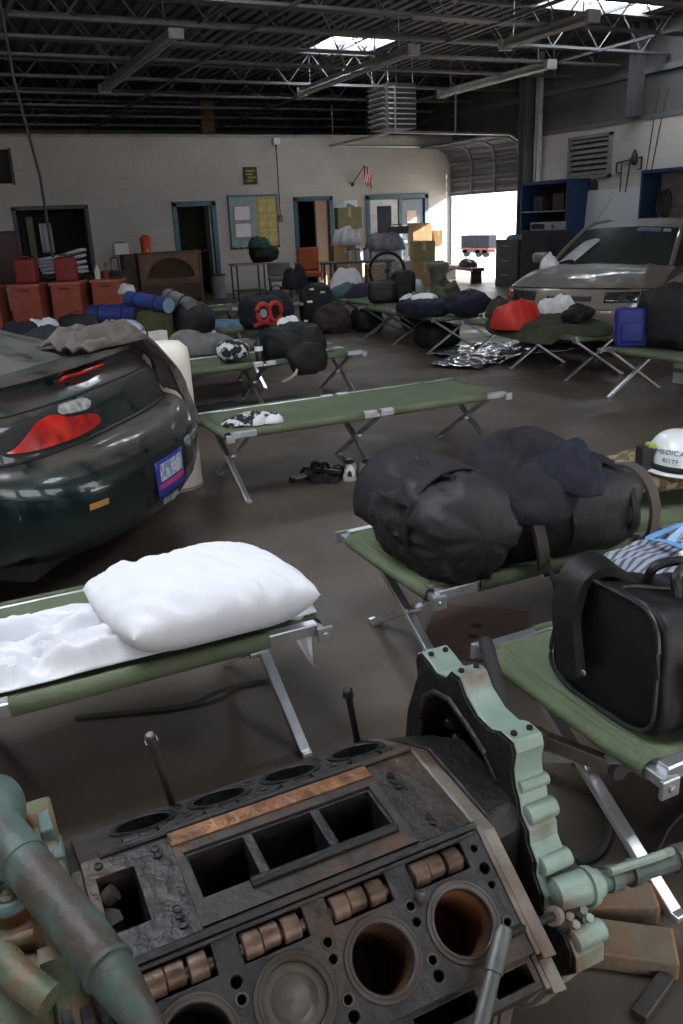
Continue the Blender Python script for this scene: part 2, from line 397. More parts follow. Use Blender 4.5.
# roof: corrugated deck with skylight holes ---------------
SKY = [(7.75, 9.1, 15.5, 16.9), (9.9, 12.3, 11.8, 12.6), (-1.7, .3, 1.7, 4.4), (3.6, 5.2, -1.5, .9), (-4, -2.4, 6, 8.4), (3.4, 5.0, 8.6, 9.8)]  # beyond the visible pair, panes are unseen and added for their light
mb = MB(); pitch = .23
def deck_strip(x, y0, y1):
    prof = [(0, 0), (.06, 0), (.085, .045), (.145, .045), (.17, 0), (.23, 0)]
    for (a, b) in zip(prof[:-1], prof[1:]):
        mb.add([(x + a[0], y0, DECK + a[1]), (x + b[0], y0, DECK + b[1]), (x + b[0], y1, DECK + b[1]), (x + a[0], y1, DECK + a[1])], [(0, 1, 2, 3)])
x = XL
while x < XR:
    cuts = sorted((s[2], s[3]) for s in SKY if s[0] - .001 < x + pitch / 2 < s[1])
    y = YB
    for (a, b) in cuts: deck_strip(x, y, a); y = b
    deck_strip(x, y, 28); x += pitch
o = mb.build('ceiling', deck_paint, smooth=0, kind='structure', weld=1e-4)
sky_panel = mat('translucent_skylight', (.8, .84, .88), .5, 0, .02, 2, emit=(.86, .93, 1.0), estr=15.0)
n = 0
for s in SKY:
    n += 1
    w = bpy.data.objects.new('window_%d' % n, None); COL.objects.link(w); w['kind'] = 'structure'; w.location = ((s[0] + s[1]) / 2, (s[2] + s[3]) / 2, DECK)
    hx, hy = (s[1] - s[0]) / 2 + .12, (s[3] - s[2]) / 2
    MB().b2((-hx, -hy, .13), (hx, hy, .16)).build('skylight_pane', sky_panel, w, smooth=0)
    fm = MB()
    for (a, b) in (((-hx - .03, -hy - .03, -.02), (-hx, hy + .03, .16)), ((hx, -hy - .03, -.02), (hx + .03, hy + .03, .16)), ((-hx, -hy - .03, -.02), (hx, -hy, .16)), ((-hx, hy, -.02), (hx, hy + .03, .16))): fm.b2(a, b)
    fm.b2((-.015, -hy, .09), (.015, hy, .12)); fm.build('skylight_frame', joist_paint, w, smooth=0)
# open-web joists
def joist(name, y, x0=XL, x1=XR, zb=4.14, zt=DECK - .02):
    mb = MB(); a = .05
    for s in (-1, 1):
        mb.b2((x0, y + s * .012, zt - a), (x1, y + s * (.012 + a), zt - a + .008)); mb.b2((x0, y + s * .012, zt - a), (x1, y + s * .018, zt))
        mb.b2((x0, y + s * .012, zb), (x1, y + s * (.012 + a), zb + .008)); mb.b2((x0, y + s * .012, zb), (x1, y + s * .018, zb + a))
    x = x0 + .25; k = 0
    while x + .5 < x1:
        p, q = ((x, y, zb + .03), (x + .5, y, zt - .03)) if k % 2 == 0 else ((x, y, zt - .03), (x + .5, y, zb + .03))
        mb.tube([p, q], .011, 6); x += .5; k += 1
    return mb.build(name, joist_paint, smooth=0, kind='structure')
for i, y in enumerate((9.6, 11.1, 12.5, 13.7, 15.0, 16.9, 18.75, 20.5, 22.3, 24.1, 25.9)): joist('ceiling_joist', y)
for y in (-3.5, -1.5, .5, 2.6, 4.8, 7.2): joist('ceiling_joist', y)
mb = MB()
for x in (1.5, 4.8, 8.1, 11.2): mb.b2((x, 9, 4.12), (x + .04, 28, 4.16)); mb.b2((x + .03, 9, 4.68), (x + .07, 28, 4.72))
mb.build('beam_3', joist_paint, smooth=0, kind='structure')
# the trusses' crossing diagonal bracing
mb = MB()
for (p, q) in (((5.0, 11.1, 4.7), (7.6, 15.0, 4.15)), ((8.2, 15.0, 4.72), (10.2, 18.75, 4.15)), ((2.0, 12.5, 4.7), (4.0, 16.9, 4.15)), ((10.2, 12.5, 4.7), (12.4, 15, 4.15))): mb.tube([p, q], .018, 6)
mb.build('beam_4', joist_paint, smooth=0, kind='structure')

# ------------------------------------------------ doors in the far wall
def door_frame(name, x0, x1, z1, m, w=.09):
    e = bpy.data.objects.new(name, None); COL.objects.link(e); e.location = ((x0 + x1) / 2, YF, 0); e['kind'] = 'structure'
    h = (x1 - x0) / 2; mb = MB()
    mb.b2((-h - .02, -.035, 0), (-h + w, .12, z1)); mb.b2((h - w, -.035, 0), (h + .02, .12, z1)); mb.b2((-h - .02, -.035, z1 - w), (h + .02, .12, z1 + .02))
    mb.build('door_frame', m, e, smooth=0, bevel=.004)
    return e, h
e, h = door_frame('door_1', D1[0], D1[1], D1[3], blue_trim)
lf = MB().bar((h - .1, .1, 1.02), (h + .02, .85, 1.02), .045, 2.02, V((0, 0, 1))).build('door_leaf', mat('white_door_paint', (.5, .49, .46), .55), e, smooth=0, bevel=.004)
MB().tube([(h - .16, .62, 1.0), (h - .06, .66, 1.0)], .02, 8).build('door_handle', steel_dull, lf)
e, h = door_frame('door_2', D2[0], D2[1], D2[3], blue_trim)
lf = MB().bar((h - .1, .06, 1.02), (h - .62, -.32, 1.02), .045, 2.0).build('door_leaf', door_wood, e, smooth=0, bevel=.004)
MB().lathe([(.012, 0), (.03, .03), (.03, .05), (.0, .06)], (h - .56, -.34, 1.0), Matrix.Rotation(PI / 2, 3, 'X'), 12).build('door_handle', steel_dull, lf)
e, h = door_frame('door_3', D3[0], D3[1], D3[3], blue_trim)
wl = mat('white_door_leaf', (.62, .63, .64), .5)
mb = MB(); lx0, lx1 = -h + .1, -h + .92
for (a, b) in (((lx0, 0, .02), (lx1, .045, 1.0)), ((lx0, 0, 1.85), (lx1, .045, 2.0)), ((lx0, 0, 1.0), (lx0 + .2, .045, 1.85)), ((lx1 - .2, 0, 1.0), (lx1, .045, 1.85))): mb.b2(a, b)
lf = mb.build('door_leaf', wl, e, smooth=0, weld=1e-4)
glass = mat('window_glass', (.35, .42, .5), .08, 0, .02, 2, trans=.9)
MB().b2((lx0 + .2, .02, 1.0), (lx1 - .2, .028, 1.85)).build('door_glass', glass, lf, smooth=0)
MB().tube([(lx1 - .07, -.03, 1.0), (lx1 - .07, -.05, 1.0), (lx1 - .19, -.05, 1.0)], .012, 8).build('door_handle', steel_dull, lf)
MB().b2((-h + .93, -.03, 0), (-h + 1.02, .12, 2.0)).build('door_mullion', blue_trim, e, smooth=0, bevel=.004)
sg = MB().b2((-h + 1.02, .03, .05), (h - .1, .04, 2.0)).build('side_window', glass, e, smooth=0)
box_obj('glazing_bar', (-h + 1.02, .0, .92), (h - .1, .07, 1.0), blue_trim, sg)
box_obj('poster', (h - .62, .015, 1.42), (h - .32, .025, 1.72), mat('pink_poster', (.75, .55, .5), .8), sg)

# ------------------------------------------------ bay door in the right wall
ge = bpy.data.objects.new('door_4', None); COL.objects.link(ge); ge['kind'] = 'structure'; ge.location = (XR, (GD[0] + GD[1]) / 2, 0)
hw = (GD[1] - GD[0]) / 2
slat = mat('bay_door_grey', (.12, .13, .15), .5, .2, .12, 2)
# curved path of the door sections: from the lower edge at 2.03 m straight up, round the bend, then inward
path = [(-.05, 2.03), (-.05, 2.42), (-.05, 2.80), (-.16, 3.08), (-.42, 3.2), (-.95, 3.22)]
for i in range(len(path) - 1):
    (xa, za), (xb, zb) = path[i], path[i + 1]
    d = V((xb - xa, 0, zb - za)); L_ = d.length; d.normalize(); nrm = V((-d.z, 0, d.x))
    mb = MB(); k = max(2, int(L_ / .13)); pr = []
    for j in range(k):     # ribbed section
        for (t, o_) in ((0, 0), (.35, 0), (.5, .012), (.85, .012)):
            pr.append((xa + d.x * L_ * (j + t) / k + nrm.x * o_, za + d.z * L_ * (j + t) / k + nrm.z * o_))
    pr.append((xb, zb))
    for (a, b) in zip(pr[:-1], pr[1:]):
        mb.add([(a[0], -hw, a[1]), (a[0], hw, a[1]), (b[0], hw, b[1]), (b[0], -hw, b[1])], [(0, 1, 2, 3)])
    pn = mb.build('door_panel', slat, ge, smooth=0, solid=.012, weld=1e-4)
    st = MB()
    for yy in (-hw + .03, -hw / 3, hw / 3, hw - .03): st.bar((xa + nrm.x * .03, yy, za + nrm.z * .03), (xb + nrm.x * .03, yy, zb + nrm.z * .03), .07, .03)
    st.bar((xb + nrm.x * .025, -hw, zb + nrm.z * .025), (xb + nrm.x * .025, hw, zb + nrm.z * .025), .05, .04)
    st.build('door_stile', mat('door_stile_grey', (.22, .225, .24), .5, .2), pn, smooth=0)
for s in (-1, 1):
    MB().tube([(-.08, s * (hw + .06), 0), (-.08, s * (hw + .06), 2.8), (-.2, s * (hw + .06), 3.1), (-.45, s * (hw + .06), 3.23), (-3.5, s * (hw + .06), 3.26)], .03, 8).build('door_rail', steel_dull, ge)
    for xx in (-1.9, -3.4): MB().bar((xx, s * (hw + .06), 3.26), (xx, s * (hw + .06), 4.15), .04, .02).build('rail_hanger', steel_dull, ge, smooth=0)
MB().bar((-3.48, -hw - .06, 3.26), (-3.48, hw + .06, 3.26), .05, .05).build('rail_tie', steel_dull, ge, smooth=0)
mb = MB(); mb.b2((-.02, hw - .012, 0), (.22, hw + .03, 2.85)); mb.b2((-.02, -hw - .03, 0), (.22, -hw + .012, 2.85)); mb.b2((-.02, -hw, 2.788), (.22, hw, 2.85)); mb.build('door_frame', mat('bay_frame_paint', (.45, .46, .45), .5), ge, smooth=0)
# ================================================================== COTS
CL, CW, CH = 1.93, .66, .43
def make_cot():
    root = thing('camp_cot', '', 'cot')
    hl, hw = CL / 2, CW / 2; zr = CH - .02
    fb = MB()
    def sag(u, v):
        x = -hl + .015 + (CL - .03) * u; y = (-hw + .03) + (CW - .06) * v
        s = 1 - (2 * v - 1) ** 2; e = min(1, min(u, 1 - u) * 9)
        return V((x, y, zr + .016 - .028 * s * (.35 + .65 * e) + .003 * nz((x * 2, y * 4, 0), 3, 2)))
    fb.grid(sag, 40, 14)
    for s in (-1, 1):   # sleeves round the side rails, cut open at the hinge and the ends
        for (xa, xb) in ((-hl + .155, -.105), (.105, hl - .155)):
            def slv(u, v, xa=xa, xb=xb, s=s):
                a = PI * (.5 + s * 0) + s * (-PI * 1.25 * v) ; r = .026
                return V((xa + (xb - xa) * u, s * (hw - .022) + (math.cos(PI / 2 - s * 0 - v * PI * 1.25) * r if s > 0 else -math.cos(PI / 2 - v * PI * 1.25) * r), zr + math.sin(PI / 2 - v * PI * 1.25) * r))
            fb.grid(slv, 8, 9)
            fb.grid(lambda u, v, xa=xa, xb=xb, s=s: V((xa + (xb - xa) * u, s * (hw - .03 - .0) + s * .01 * v, zr + .016 + .0105 * v)), 8, 3)
    for s in (-1, 1):   # hem wrapped round each end bar
        fb.grid(lambda u, v, s=s: V((s * (hl + .004) + s * .024 * math.sin(PI * (1.35 * v - .1)), (-hw + .05) + (CW - .10) * u, zr - .010 + .024 * math.cos(PI * (1.35 * v - .1)) - .010 * math.sin(PI * u) * (1 - v))), 12, 9)
        fb.grid(lambda u, v, s=s: V((s * (hl - .03 + .034 * v), (-hw + .05) + (CW - .10) * u, zr + .014 - .010 * math.sin(PI * u))), 12, 4)
    fb.build('canvas', olive, root, smooth=50, solid=.003)
    for s in (-1, 1):
        rl = MB()
        for (xa, xb) in ((-hl, -.012), (.012, hl)): rl.bar((xa, s * (hw - .022), zr), (xb, s * (hw - .022), zr), .034, .038)
        for xx in (-.06, .06): rl.box((xx, s * (hw - .022), zr + .012), (.09, .042, .022))
        rl.build('side_rail', steel, root, smooth=0, bevel=.004)
    for s in (-1, 1):
        eb = MB(); eb.bar((s * (hl + .004), -hw - .012, zr - .012), (s * (hl + .004), hw + .012, zr - .012), .03, .026)
        for t in (-1, 1): eb.box((s * (hl + .012), t * (hw + .012), zr - .012), (.05, .012, .046)); eb.lathe([(.009, 0), (.009, .008)], (s * (hl + .012), t * (hw + .012) - .004, zr - .012), Matrix.Rotation(PI / 2, 3, 'X'), 8)
        eb.build('end_bar', steel_dull, root, smooth=0, bevel=.003)
    for xc, dx in ((-hl + .09, .02), (0, .02), (hl - .09, -.02)):
        for s in (-1, 1):
            lg = MB(); xx = xc + s * dx
            lg.bar((xx, -s * (hw - .03), zr - .012), (xx, s * (hw - .005), .008), .022, .034, V((1, 0, 0)))
            lg.box((xx, s * (hw - .005), .009), (.032, .05, .018))
            if s > 0: lg.lathe([(.014, -.03), (.014, .03)], (xc, -.012, zr / 2 + .0), Matrix.Rotation(PI / 2, 3, 'Y'), 10)
            lg.build('leg', steel, root, smooth=0, bevel=.003)
    return root
COT0 = make_cot(); _used = [0]
def cot(x, y, rz, label, group='green folding camp cots', z=0):
    o = COT0 if not _used[0] else copy_tree(COT0); _used[0] = 1
    o.location = (x, y, z); o.rotation_euler = (0, 0, rz); o['label'] = label; o['group'] = group; o['category'] = 'cot'
    return o
cot(2.375, 4.73, .008, 'empty green camp cot with small black and white clothes on its end')
cot(2.245, 2.345, .012, 'green camp cot carrying the two big black packs and the white helmet')
cot(-.105, 2.33, 0, 'green camp cot with a white sheet and white pillow')
cot(2.185, 1.345, 0, 'green camp cot under the black leather bag, nearest at the right edge')
cot(2.49, 7.0, .03, 'green camp cot behind the empty one, holding the slumped black bag')
cot(5.51, 4.50, PI / 2 + .05, 'camp cot at the right edge holding the blue cooler bag')
cot(5.72, 7.02, PI / 2 - .02, 'camp cot in front of the tan car under olive blankets')
cot(5.62, 9.35, PI / 2 - .02, 'camp cot with the navy bedroll, behind the red bag')
cot(5.90, 11.35, PI / 2, 'camp cot carrying the charcoal rucksack and the black rucksack in a pair')
cot(2.75, 9.45, .0, 'camp cot with faded jeans lying on it, beyond the slumped black bag')
cot(4.0, 11.9, .0, 'camp cot with blue jeans near the black bag with white tags')
cot(1.35, 10.4, 0, 'camp cot under piled clothes in front of the red bins')
cot(.85, 8.75, 0, 'camp cot holding the small pale pillow, beyond the green car')
ZC = CH - .01

# ================================================================== BEDDING ON THE WHITE COT
def sheet_fn(u, v):
    x = -1.02 + 1.90 * u; y = 2.055 + (.40 + .10 * max(0, (u - .7) / .3)) * v
    e = math.sin(PI * v) ** .5 if 0 < v < 1 else 0
    f = ridge((x * .9 + y * 1.2, y * 2.4 - x * .5, 0), 3.2, 4)
    g = ridge((x * 1.5 - y, y * 3 + x, 1), 5.5, 8)
    amp = .026 + .075 * max(0, min(1, (.45 - x) / .35))
    k_ = abs(noise.noise(V((x * 2.2 + y * 5.5, y * 9 - x * 3.5, 3)))); k2 = abs(noise.noise(V((x * 5 + y * 9, y * 13 - x * 4, 7))))
    z = ZC + .030 + amp * .8 * max(0, f) + amp * .5 * max(0, g) - amp * .9 * k_ - amp * .45 * k2 - .012 * math.sin(PI * v) * 1
    y += .012 * noise.noise(V((x * 4, v * 3, 2)))
    z = ZC + .018 + (z - ZC - .018) * min(1, v * 9) * (1 - .75 * max(0, (v - .55) / .45))
    return V((x, y, z))
mb = MB(); mb.grid(sheet_fn, 190, 70)
mb.grid(lambda u, v: V((.765 + .10 * (v + (1 - v) * u), 2.075 + .01 * math.sin(u * 9), ZC + .03 - .20 * v)), 10, 12)
o = mb.build('bed_sheet', white_cotton, smooth=70, solid=.004, fix=False); tag(o, 'white wrinkled bed sheet spread on the cot under the white pillow', 'sheet')

def pillow_pts(lx, ly, lz, seed, nu=64, nv=48, corner=.16):
    vs = []; fs = []
    def side(sgn):
        base = len(vs)
        for i in range(nu):
            for j in range(nv):
                u = -1 + 2 * i / (nu - 1); v = -1 + 2 * j / (nv - 1)
                px = u * (1 - corner * .45 * (1 - v * v) ** 1 * 0 - .06 * (1 - abs(v)) * 0); 
                pin = 1 - .09 * (1 - u * u) * 0
                x = u * lx / 2 * (1 - .055 * abs(u * v) ** 3 - .02 * (1 - v * v) * abs(u) ** 6)
                y = v * ly / 2 * (1 - .055 * abs(u * v) ** 3 - .03 * (1 - u * u) * abs(v) ** 6)
                d = max(0, (1 - abs(u) ** 3.2)) ** .5 * max(0, (1 - abs(v) ** 3.2)) ** .5
                z = sgn * lz / 2 * d
                w = abs(noise.noise(V((x * 9 + y * 3, y * 3.2 - x * 1.0, seed)))) * -.022 + nz((x, y, seed), 3.5, seed) * .014 - abs(noise.noise(V((x * 7 - y * 4, y * 17 + x * 6, seed + 4)))) * .030 * max(.15, min(1, (.25 - u) * 1.1)) - abs(noise.noise(V((x * 5 + 3, y * 10 + x * 14, seed + 8)))) * .016
                edge = (1 - d) ; w += .012 * math.sin((u * 3 + v * 2.2) * 7 + seed) * edge * d * 2
                if sgn > 0: z += w * min(1, d * 2)
                else: z = max(z, -lz * .32)
                vs.append(V((x, y, z)))
        for i in range(nu - 1):
            for j in range(nv - 1):
                a = base + i * nv + j; q = (a, a + nv, a + nv + 1, a + 1); fs.append(q if sgn > 0 else q[::-1])
    side(1); side(-1)
    return vs, fs
def pillow(name, size, m, loc, rot, seed=1):
    vs, fs = pillow_pts(*size, seed); return MB().add(vs, fs).build(name, m, smooth=70, loc=loc, rot=rot, weld=1e-4)
o = pillow('pillow', (.59, .52, .23), white_cotton, (.568, 2.215, ZC + .10), (math.radians(-4), math.radians(3), .10), 3)
tag(o, 'plump white pillow lying on the white sheet of the near cot', 'pillow')
o = MB().ribbon(smooth_path([(.86, 2.45, .006), (.74, 2.47, .008), (.66, 2.45, .02), (.56, 2.44, .008), (.42, 2.475, .008), (.30, 2.52, .008), (.19, 2.555, .008)]), .022, .003).build('webbing_strap', dkolive_cloth, smooth=0)
tag(o, 'olive webbing strap trailing on the floor under the white cot', 'strap')

# ================================================================== LUGGAGE ON THE BLACK-PACK COT
def buckle_bits(mb, c, M):
    mb.box(V(c) + M @ V((0, 0, 0)), (.035, .006, .006), M); mb.box(V(c) + M @ V((.02, 0, -.015)), (.006, .006, .035), M)
    mb.box(V(c) + M @ V((-.012, 0, -.02)), (.006, .006, .03), M)
d = thing('duffel_bag', 'big round charcoal duffel bag standing out at the end of the cot', 'bag', (1.430, 2.25, ZC))
DS = .83
d.scale = (DS, .94, DS)
def duf(u, v):
    a = 2 * PI * u; t = v
    r = .215 * (1 - abs(2 * t - 1) ** 5.5) ** (1 / 3.0) if 0 < t < 1 else 0
    y = (-.30 + .60 * t)
    w = ridge((math.cos(a) * 1.0, y * 2.0, math.sin(a)), 3.0, 7) * .012 + ridge((math.cos(a) * 2.0, y * 3, math.sin(a) * 2), 2.6, 3) * .006 + nz((math.cos(a), y * 2, math.sin(a)), 2, 1) * .03
    r2 = max(r + w * min(1, r * 8), 0)
    x = r2 * math.cos(a) * 1.0; z = r2 * math.sin(a) * .98 + .20
    if z < .03: z = .03 * (z / .03) * .2 if z > 0 else max(z, -.0)
    return V((x, y, max(z, .0)))
MB().grid(duf, 72, 52, cu=True).build('bag_body', grey_nylon, d, smooth=70, weld=1e-4)
MB().tube([(-.05 + .018 * math.sin(k * 2.4), -.22 + k * .022, .395 + .03 * math.sin(PI * k / 20) + .004 * math.sin(k * 2.4)) for k in range(21)], .008, 6).build('drawcord', black_plastic, d)
cap = MB(); cap.grid(lambda u, v: V(((.225) * math.cos(PI * (.28 + .80 * u)), -.12 + .40 * v, .20 + (.226) * math.sin(PI * (.28 + .80 * u)) + .004 * math.sin(v * 9))), 20, 14); cap.build('bag_flap', black_nylon, d, smooth=60, solid=.012)
hd = MB(); hd.ribbon([(-.19, -.10, .30), (-.235, -.06, .33), (-.25, 0, .33), (-.24, .06, .33), (-.2, .10, .30)], .03, .006); hd.build('carry_handle', black_nylon, d, smooth=0)
bk = MB(); buckle_bits(bk, (-.02, -.235, .385), Matrix.Rotation(.5, 3, 'Y') @ Matrix.Rotation(-.7, 3, 'X')); bk.build('buckle', steel, d, smooth=0)['label'] = 'bright metal buckle'
sp = MB(); sp.ribbon([(.06, -.16, .40), (.09, -.2, .385), (.16, -.25, .32)], .02, .004); sp.build('strap', black_nylon, d, smooth=0)

b = thing('backpack', 'black backpack with curved shoulder straps lying beside the round duffel', 'backpack', (1.91, 2.14, ZC))
b.scale = (1, 1, .9)
vs, fs = soft_pts(.50, .33, .30, .5, .55, .012, 5, 4, (56, 30), crease=.008, flat=.05)
MB().add(vs, fs).build('bag_body', grey_nylon, b, smooth=70, weld=1e-4)
for xs, w in ((-.12, .024), (.14, .024)):
    MB().ribbon([(xs + .004 * math.sin(k), -.178 * math.cos(a) , .155 + .162 * math.sin(a)) for k, a in enumerate([-.9 + .24 * k for k in range(13)])], w, .005, side=(1, 0, 0)).build('compression_strap', black_nylon, b, smooth=0)
for (x0, s) in ((-.24, 1), (.235, -1)):
    MB().ribbon(smooth_path([(x0 + s * .02, .02, .275), (x0 - s * .002, -.05, .285), (x0 - s * .016, -.115, .235), (x0 - s * .016, -.155, .15), (x0 - s * .004, -.165, .06), (x0 + s * .01, -.15, .01)]), .05, .014, side=(1, .2, 0)).build('shoulder_strap', mat('taupe_strap_edge', (.07, .055, .05), .8), b, smooth=40)
st = MB(); st.ribbon([(-.23, -.17, .03), (-.22, -.2, -.03), (-.20, -.205, -.12), (-.21, -.2, -.17)], .022, .004, side=(1, 0, 0)); st.ribbon([(-.12, -.175, .03), (-.12, -.2, -.02), (-.105, -.205, -.09), (-.11, -.2, -.13)], .012, .003, side=(1, 0, 0)); st.ribbon([(-.25, -.18, -.005), (-.05, -.185, -.01), (.24, -.18, -.005)], .014, .003, side=(0, 0, 1)); st.build('loose_strap', black_nylon, b, smooth=0)
MB().grid(lambda u, v: V((-.02 + .2 * u, -.02 + .14 * v, .305 + .03 * math.sin(PI * u) * math.sin(PI * v) + .012 * nz((u * 3, v * 3, 0), 1.5, 3))), 20, 16).build('top_pocket', black_nylon, b, smooth=60, solid=.02)
o = thing('satchel', 'small black satchel with a white strap between duffel and backpack', 'bag', (1.69, 2.20, ZC))
soft('bag_body', (.16, .30, .29), black_nylon, o, e1=.4, e2=.4, amp=.008, seed=6, crease=.006)
MB().ribbon([(-.07, -.10, .285), (-.01, -.13, .305), (.05, -.10, .31), (.07, -.02, .30)], .04, .006).build('strap', mat('pale_plaid_webbing', (.42, .42, .47), .8, 0, .5, 60, (.05, .05, .12)), o, smooth=0)['label'] = 'pale plaid strap'
o = heap('jacket', .56, .46, .17, dark_cloth, seed=5, loc=(1.76, 2.20, ZC + .235), rot=(0.25, -.12, .5), amp=.55, n=(72, 26), folds=5); tag(o, 'crumpled black jacket piled on top of the backpack', 'jacket')
o = heap('navy_shirt', .27, .24, .13, navy_cloth, seed=11, loc=(1.82, 2.07, ZC + .255), rot=(.15, .2, .2), amp=.6, n=(60, 22), folds=9); tag(o, 'bunched navy shirt beside the black jacket on the backpack', 'shirt')

o = MB()
vs, fs = pillow_pts(.62, .40, .13, 8); o.add(vs, fs); o = o.build('camouflage_pillow', camo, smooth=70, loc=(2.70, 2.44, ZC + .075), rot=(0, 0, -.16), weld=1e-4); tag(o, 'tan camouflage pillow under the white helmet', 'pillow')
hm = thing('hard_hat', 'white medical hard hat with headlamp resting on the camouflage pillow', 'helmet', (2.625, 2.31, ZC + .120), -.35)
hr = (.125, .15, .155)
def hel(u, v):
    a = 2 * PI * u; p = PI / 2 * v; r = math.cos(p) ** .75 if v < 1 else 0
    return V((hr[0] * r * math.cos(a), hr[1] * r * math.sin(a), hr[2] * math.sin(p) ** .95))
white_shell = mat('white_helmet_plastic', (.78, .79, .80), .28, 0, .05, 8, coat=.3)
MB().grid(hel, 48, 20, cu=True).build('shell', white_shell, hm, smooth=60, weld=1e-4)
MB().grid(lambda u, v: V(((hr[0] + .004 + .02 * v) * math.cos(2 * PI * u), (hr[1] + .004 + .02 * v) * math.sin(2 * PI * u), .012 - .008 * v)), 48, 3, cu=True).build('brim', white_shell, hm, smooth=50, solid=.005)
MB().grid(lambda u, v: V(((hr[0] + .005) * math.cos(2 * PI * u), (hr[1] + .005) * math.sin(2 * PI * u), .012 + .026 * v)), 48, 3, cu=True).build('strap_band', black_nylon, hm, smooth=50, solid=.003)
def on_helmet(th, z, k=1.0):   # point on the shell by angle and height
    s = min(1, max(0, z / hr[2])) ** (1 / .95); c = math.sqrt(max(0, 1 - s * s)) ** .75
    return V((hr[0] * c * math.cos(th) * k, hr[1] * c * math.sin(th) * k, z))
ln = MB(); c = on_helmet(PI, .045); Mx = Matrix.Rotation(0, 3, 'Z'); ln.box(c + V((-.028, 0, .015)), (.05, .06, .075)); ln.box(c + V((-.02, 0, -.028)), (.075, .07, .02))
lamp_o = ln.build('headlamp', black_plastic, hm, smooth=0, bevel=.006)
MB().box(c + V((-.004, .0, .055)), (.03, .045, .02)).build('lamp_clip', mat('yellow_green_plastic', (.38, .45, .08), .5), lamp_o, smooth=0, bevel=.003)
def text_on(name, s, size, th0, z0, parent, m, fn, depth=.0016, spacing=1.0, align='CENTER'):
    cu = bpy.data.curves.new(name, 'FONT'); cu.body = s; cu.size = size; cu.align_x = align; cu.extrude = depth / 2; cu.space_character = spacing
    ob = bpy.data.objects.new(name, cu); COL.objects.link(ob)
    dg = bpy.context.evaluated_depsgraph_get(); me = bpy.data.meshes.new_from_object(ob.evaluated_get(dg)); bpy.data.objects.remove(ob)
    bm = bmesh.new(); bm.from_mesh(me); bmesh.ops.subdivide_edges(bm, edges=[e for e in bm.edges if e.calc_length() > size * .15], cuts=2); bm.to_mesh(me); bm.free()
    for v in me.vertices: v.co = fn(th0, z0, v.co)
    me.materials.clear(); me.materials.append(m); ob = bpy.data.objects.new(name, me); COL.objects.link(ob); ob.parent = parent
    return ob
ink = mat('blue_black_ink', (.01, .015, .05), .5)
TH = -2.40
hfn = lambda th, z, c: on_helmet(th + c.x / .125, z + c.y * .95, 1.012 + c.z * 5)
text_on('lettering', 'MEDICAL', .026, TH, .082, hm, ink, lambda th, z, c: on_helmet(th + c.x / .098, z + c.y * .95 - 2.5 * c.x ** 2, 1.016 + c.z * 5), spacing=1.05)
text_on('lettering', 'RI1TF', .024, TH, .050, hm, ink, hfn, spacing=1.1)

# ================================================================== LUGGAGE ON THE RIGHT-HAND COT
g = thing('holdall', 'black leather holdall with a wide padded strap at the right edge', 'bag', (1.46, 1.275, ZC))
def hold_h(x): return .315 - .075 * min(1, max(0, (x + .20) / .30))
def hold(u, v):   # section along x (u), around (v)
    x = -.20 + .37 * u; a = 2 * PI * v; hgt = hold_h(x)
    c, s = spow(math.cos(a), .42), spow(math.sin(a), .45)
    y = c * .200 * (1 - .20 * (s + 1) / 2); z = hgt / 2 * (1 + s)
    e = (1 - abs(2 * u - 1) ** 14) ** .4 if 0 < u < 1 else 0
    y *= .93 + .07 * e; z = hgt / 2 + (z - hgt / 2) * (.93 + .07 * e)
    p = V((x + .035 * (z / hgt) * (1 - u), y + .012 * (z / hgt), z))
    f = abs(noise.noise(V((x * 5, y * 7, z * 4)))) * .02
    return p + V((.012 * nz((x, y, z), 3, 2), .010 * nz((x, y, z), 3, 5) - f * .3, .010 * nz((x, y, z), 3, 9) - f * (s > .5)))
hb = MB(); hb.grid(hold, 44, 72, cv=True); nv = 72
for e in (0, 43):
    hb.f.append([e * nv + j for j in range(nv)] if e else [e * nv + j for j in range(nv - 1, -1, -1)]); hb.mi.append(0)
hb.build('bag_body', black_leather, g, smooth=50)
MB().grid(lambda u, v: V((-.13 + .27 * u, -.200 - .010 * math.sin(PI * u), .02 + .17 * v)), 12, 8).build('side_pocket', mat('grey_ripstop', (.045, .044, .047), .7), g, smooth=40, solid=.012)
MB().tube([(-.207 + .035 * (1 + spow(math.sin(a), .45)) * .5, .200 * spow(math.cos(a), .42) * (1 - .20 * (spow(math.sin(a), .45) + 1) / 2) * .91 + .006 * (1 + math.sin(a)), .1575 * (1 + spow(math.sin(a), .45) * .92)) for a in [2 * PI * k / 48 for k in range(48)]], .0055, 6, closed=True).build('piping', black_plastic, g)
MB().ribbon(smooth_path([(-.222, .070, .07), (-.222, .085, .13), (-.218, .105, .20), (-.206, .112, .25), (-.186, .116, .295), (-.150, .112, .318), (-.105, .10, .315), (-.07, .085, .285), (-.05, .07, .25)]), .085, .024, side=(.12, 1, .10)).build('padded_strap', black_leather, g, smooth=60)
for yy in (-.05, .045): MB().tube(smooth_path([(-.03, yy, .27), (-.02, yy * .7, .315), (.03, yy * .4, .325), (.08, yy * .5, .305), (.12, yy, .23)]), .012, 8).build('carry_handle', black_leather, g)
bk = MB(); bk.box((-.224, .07, .10), (.006, .05, .018)); bk.box((-.226, .035, .092), (.006, .03, .012)); bk.build('buckle', steel_dull, g, smooth=0, bevel=.003)['label'] = 'dull metal buckle'
mb = MB(); mb.tube([(-.15 + .29 * k / 10, .0 + .006 * math.sin(k), hold_h(-.15 + .29 * k / 10) + .004) for k in range(11)], .005, 6); mb.build('zip', dark_steel, g)
str_m = mat('grey_striped_ticking', (.34, .36, .42), .9, 0, .1, 10)
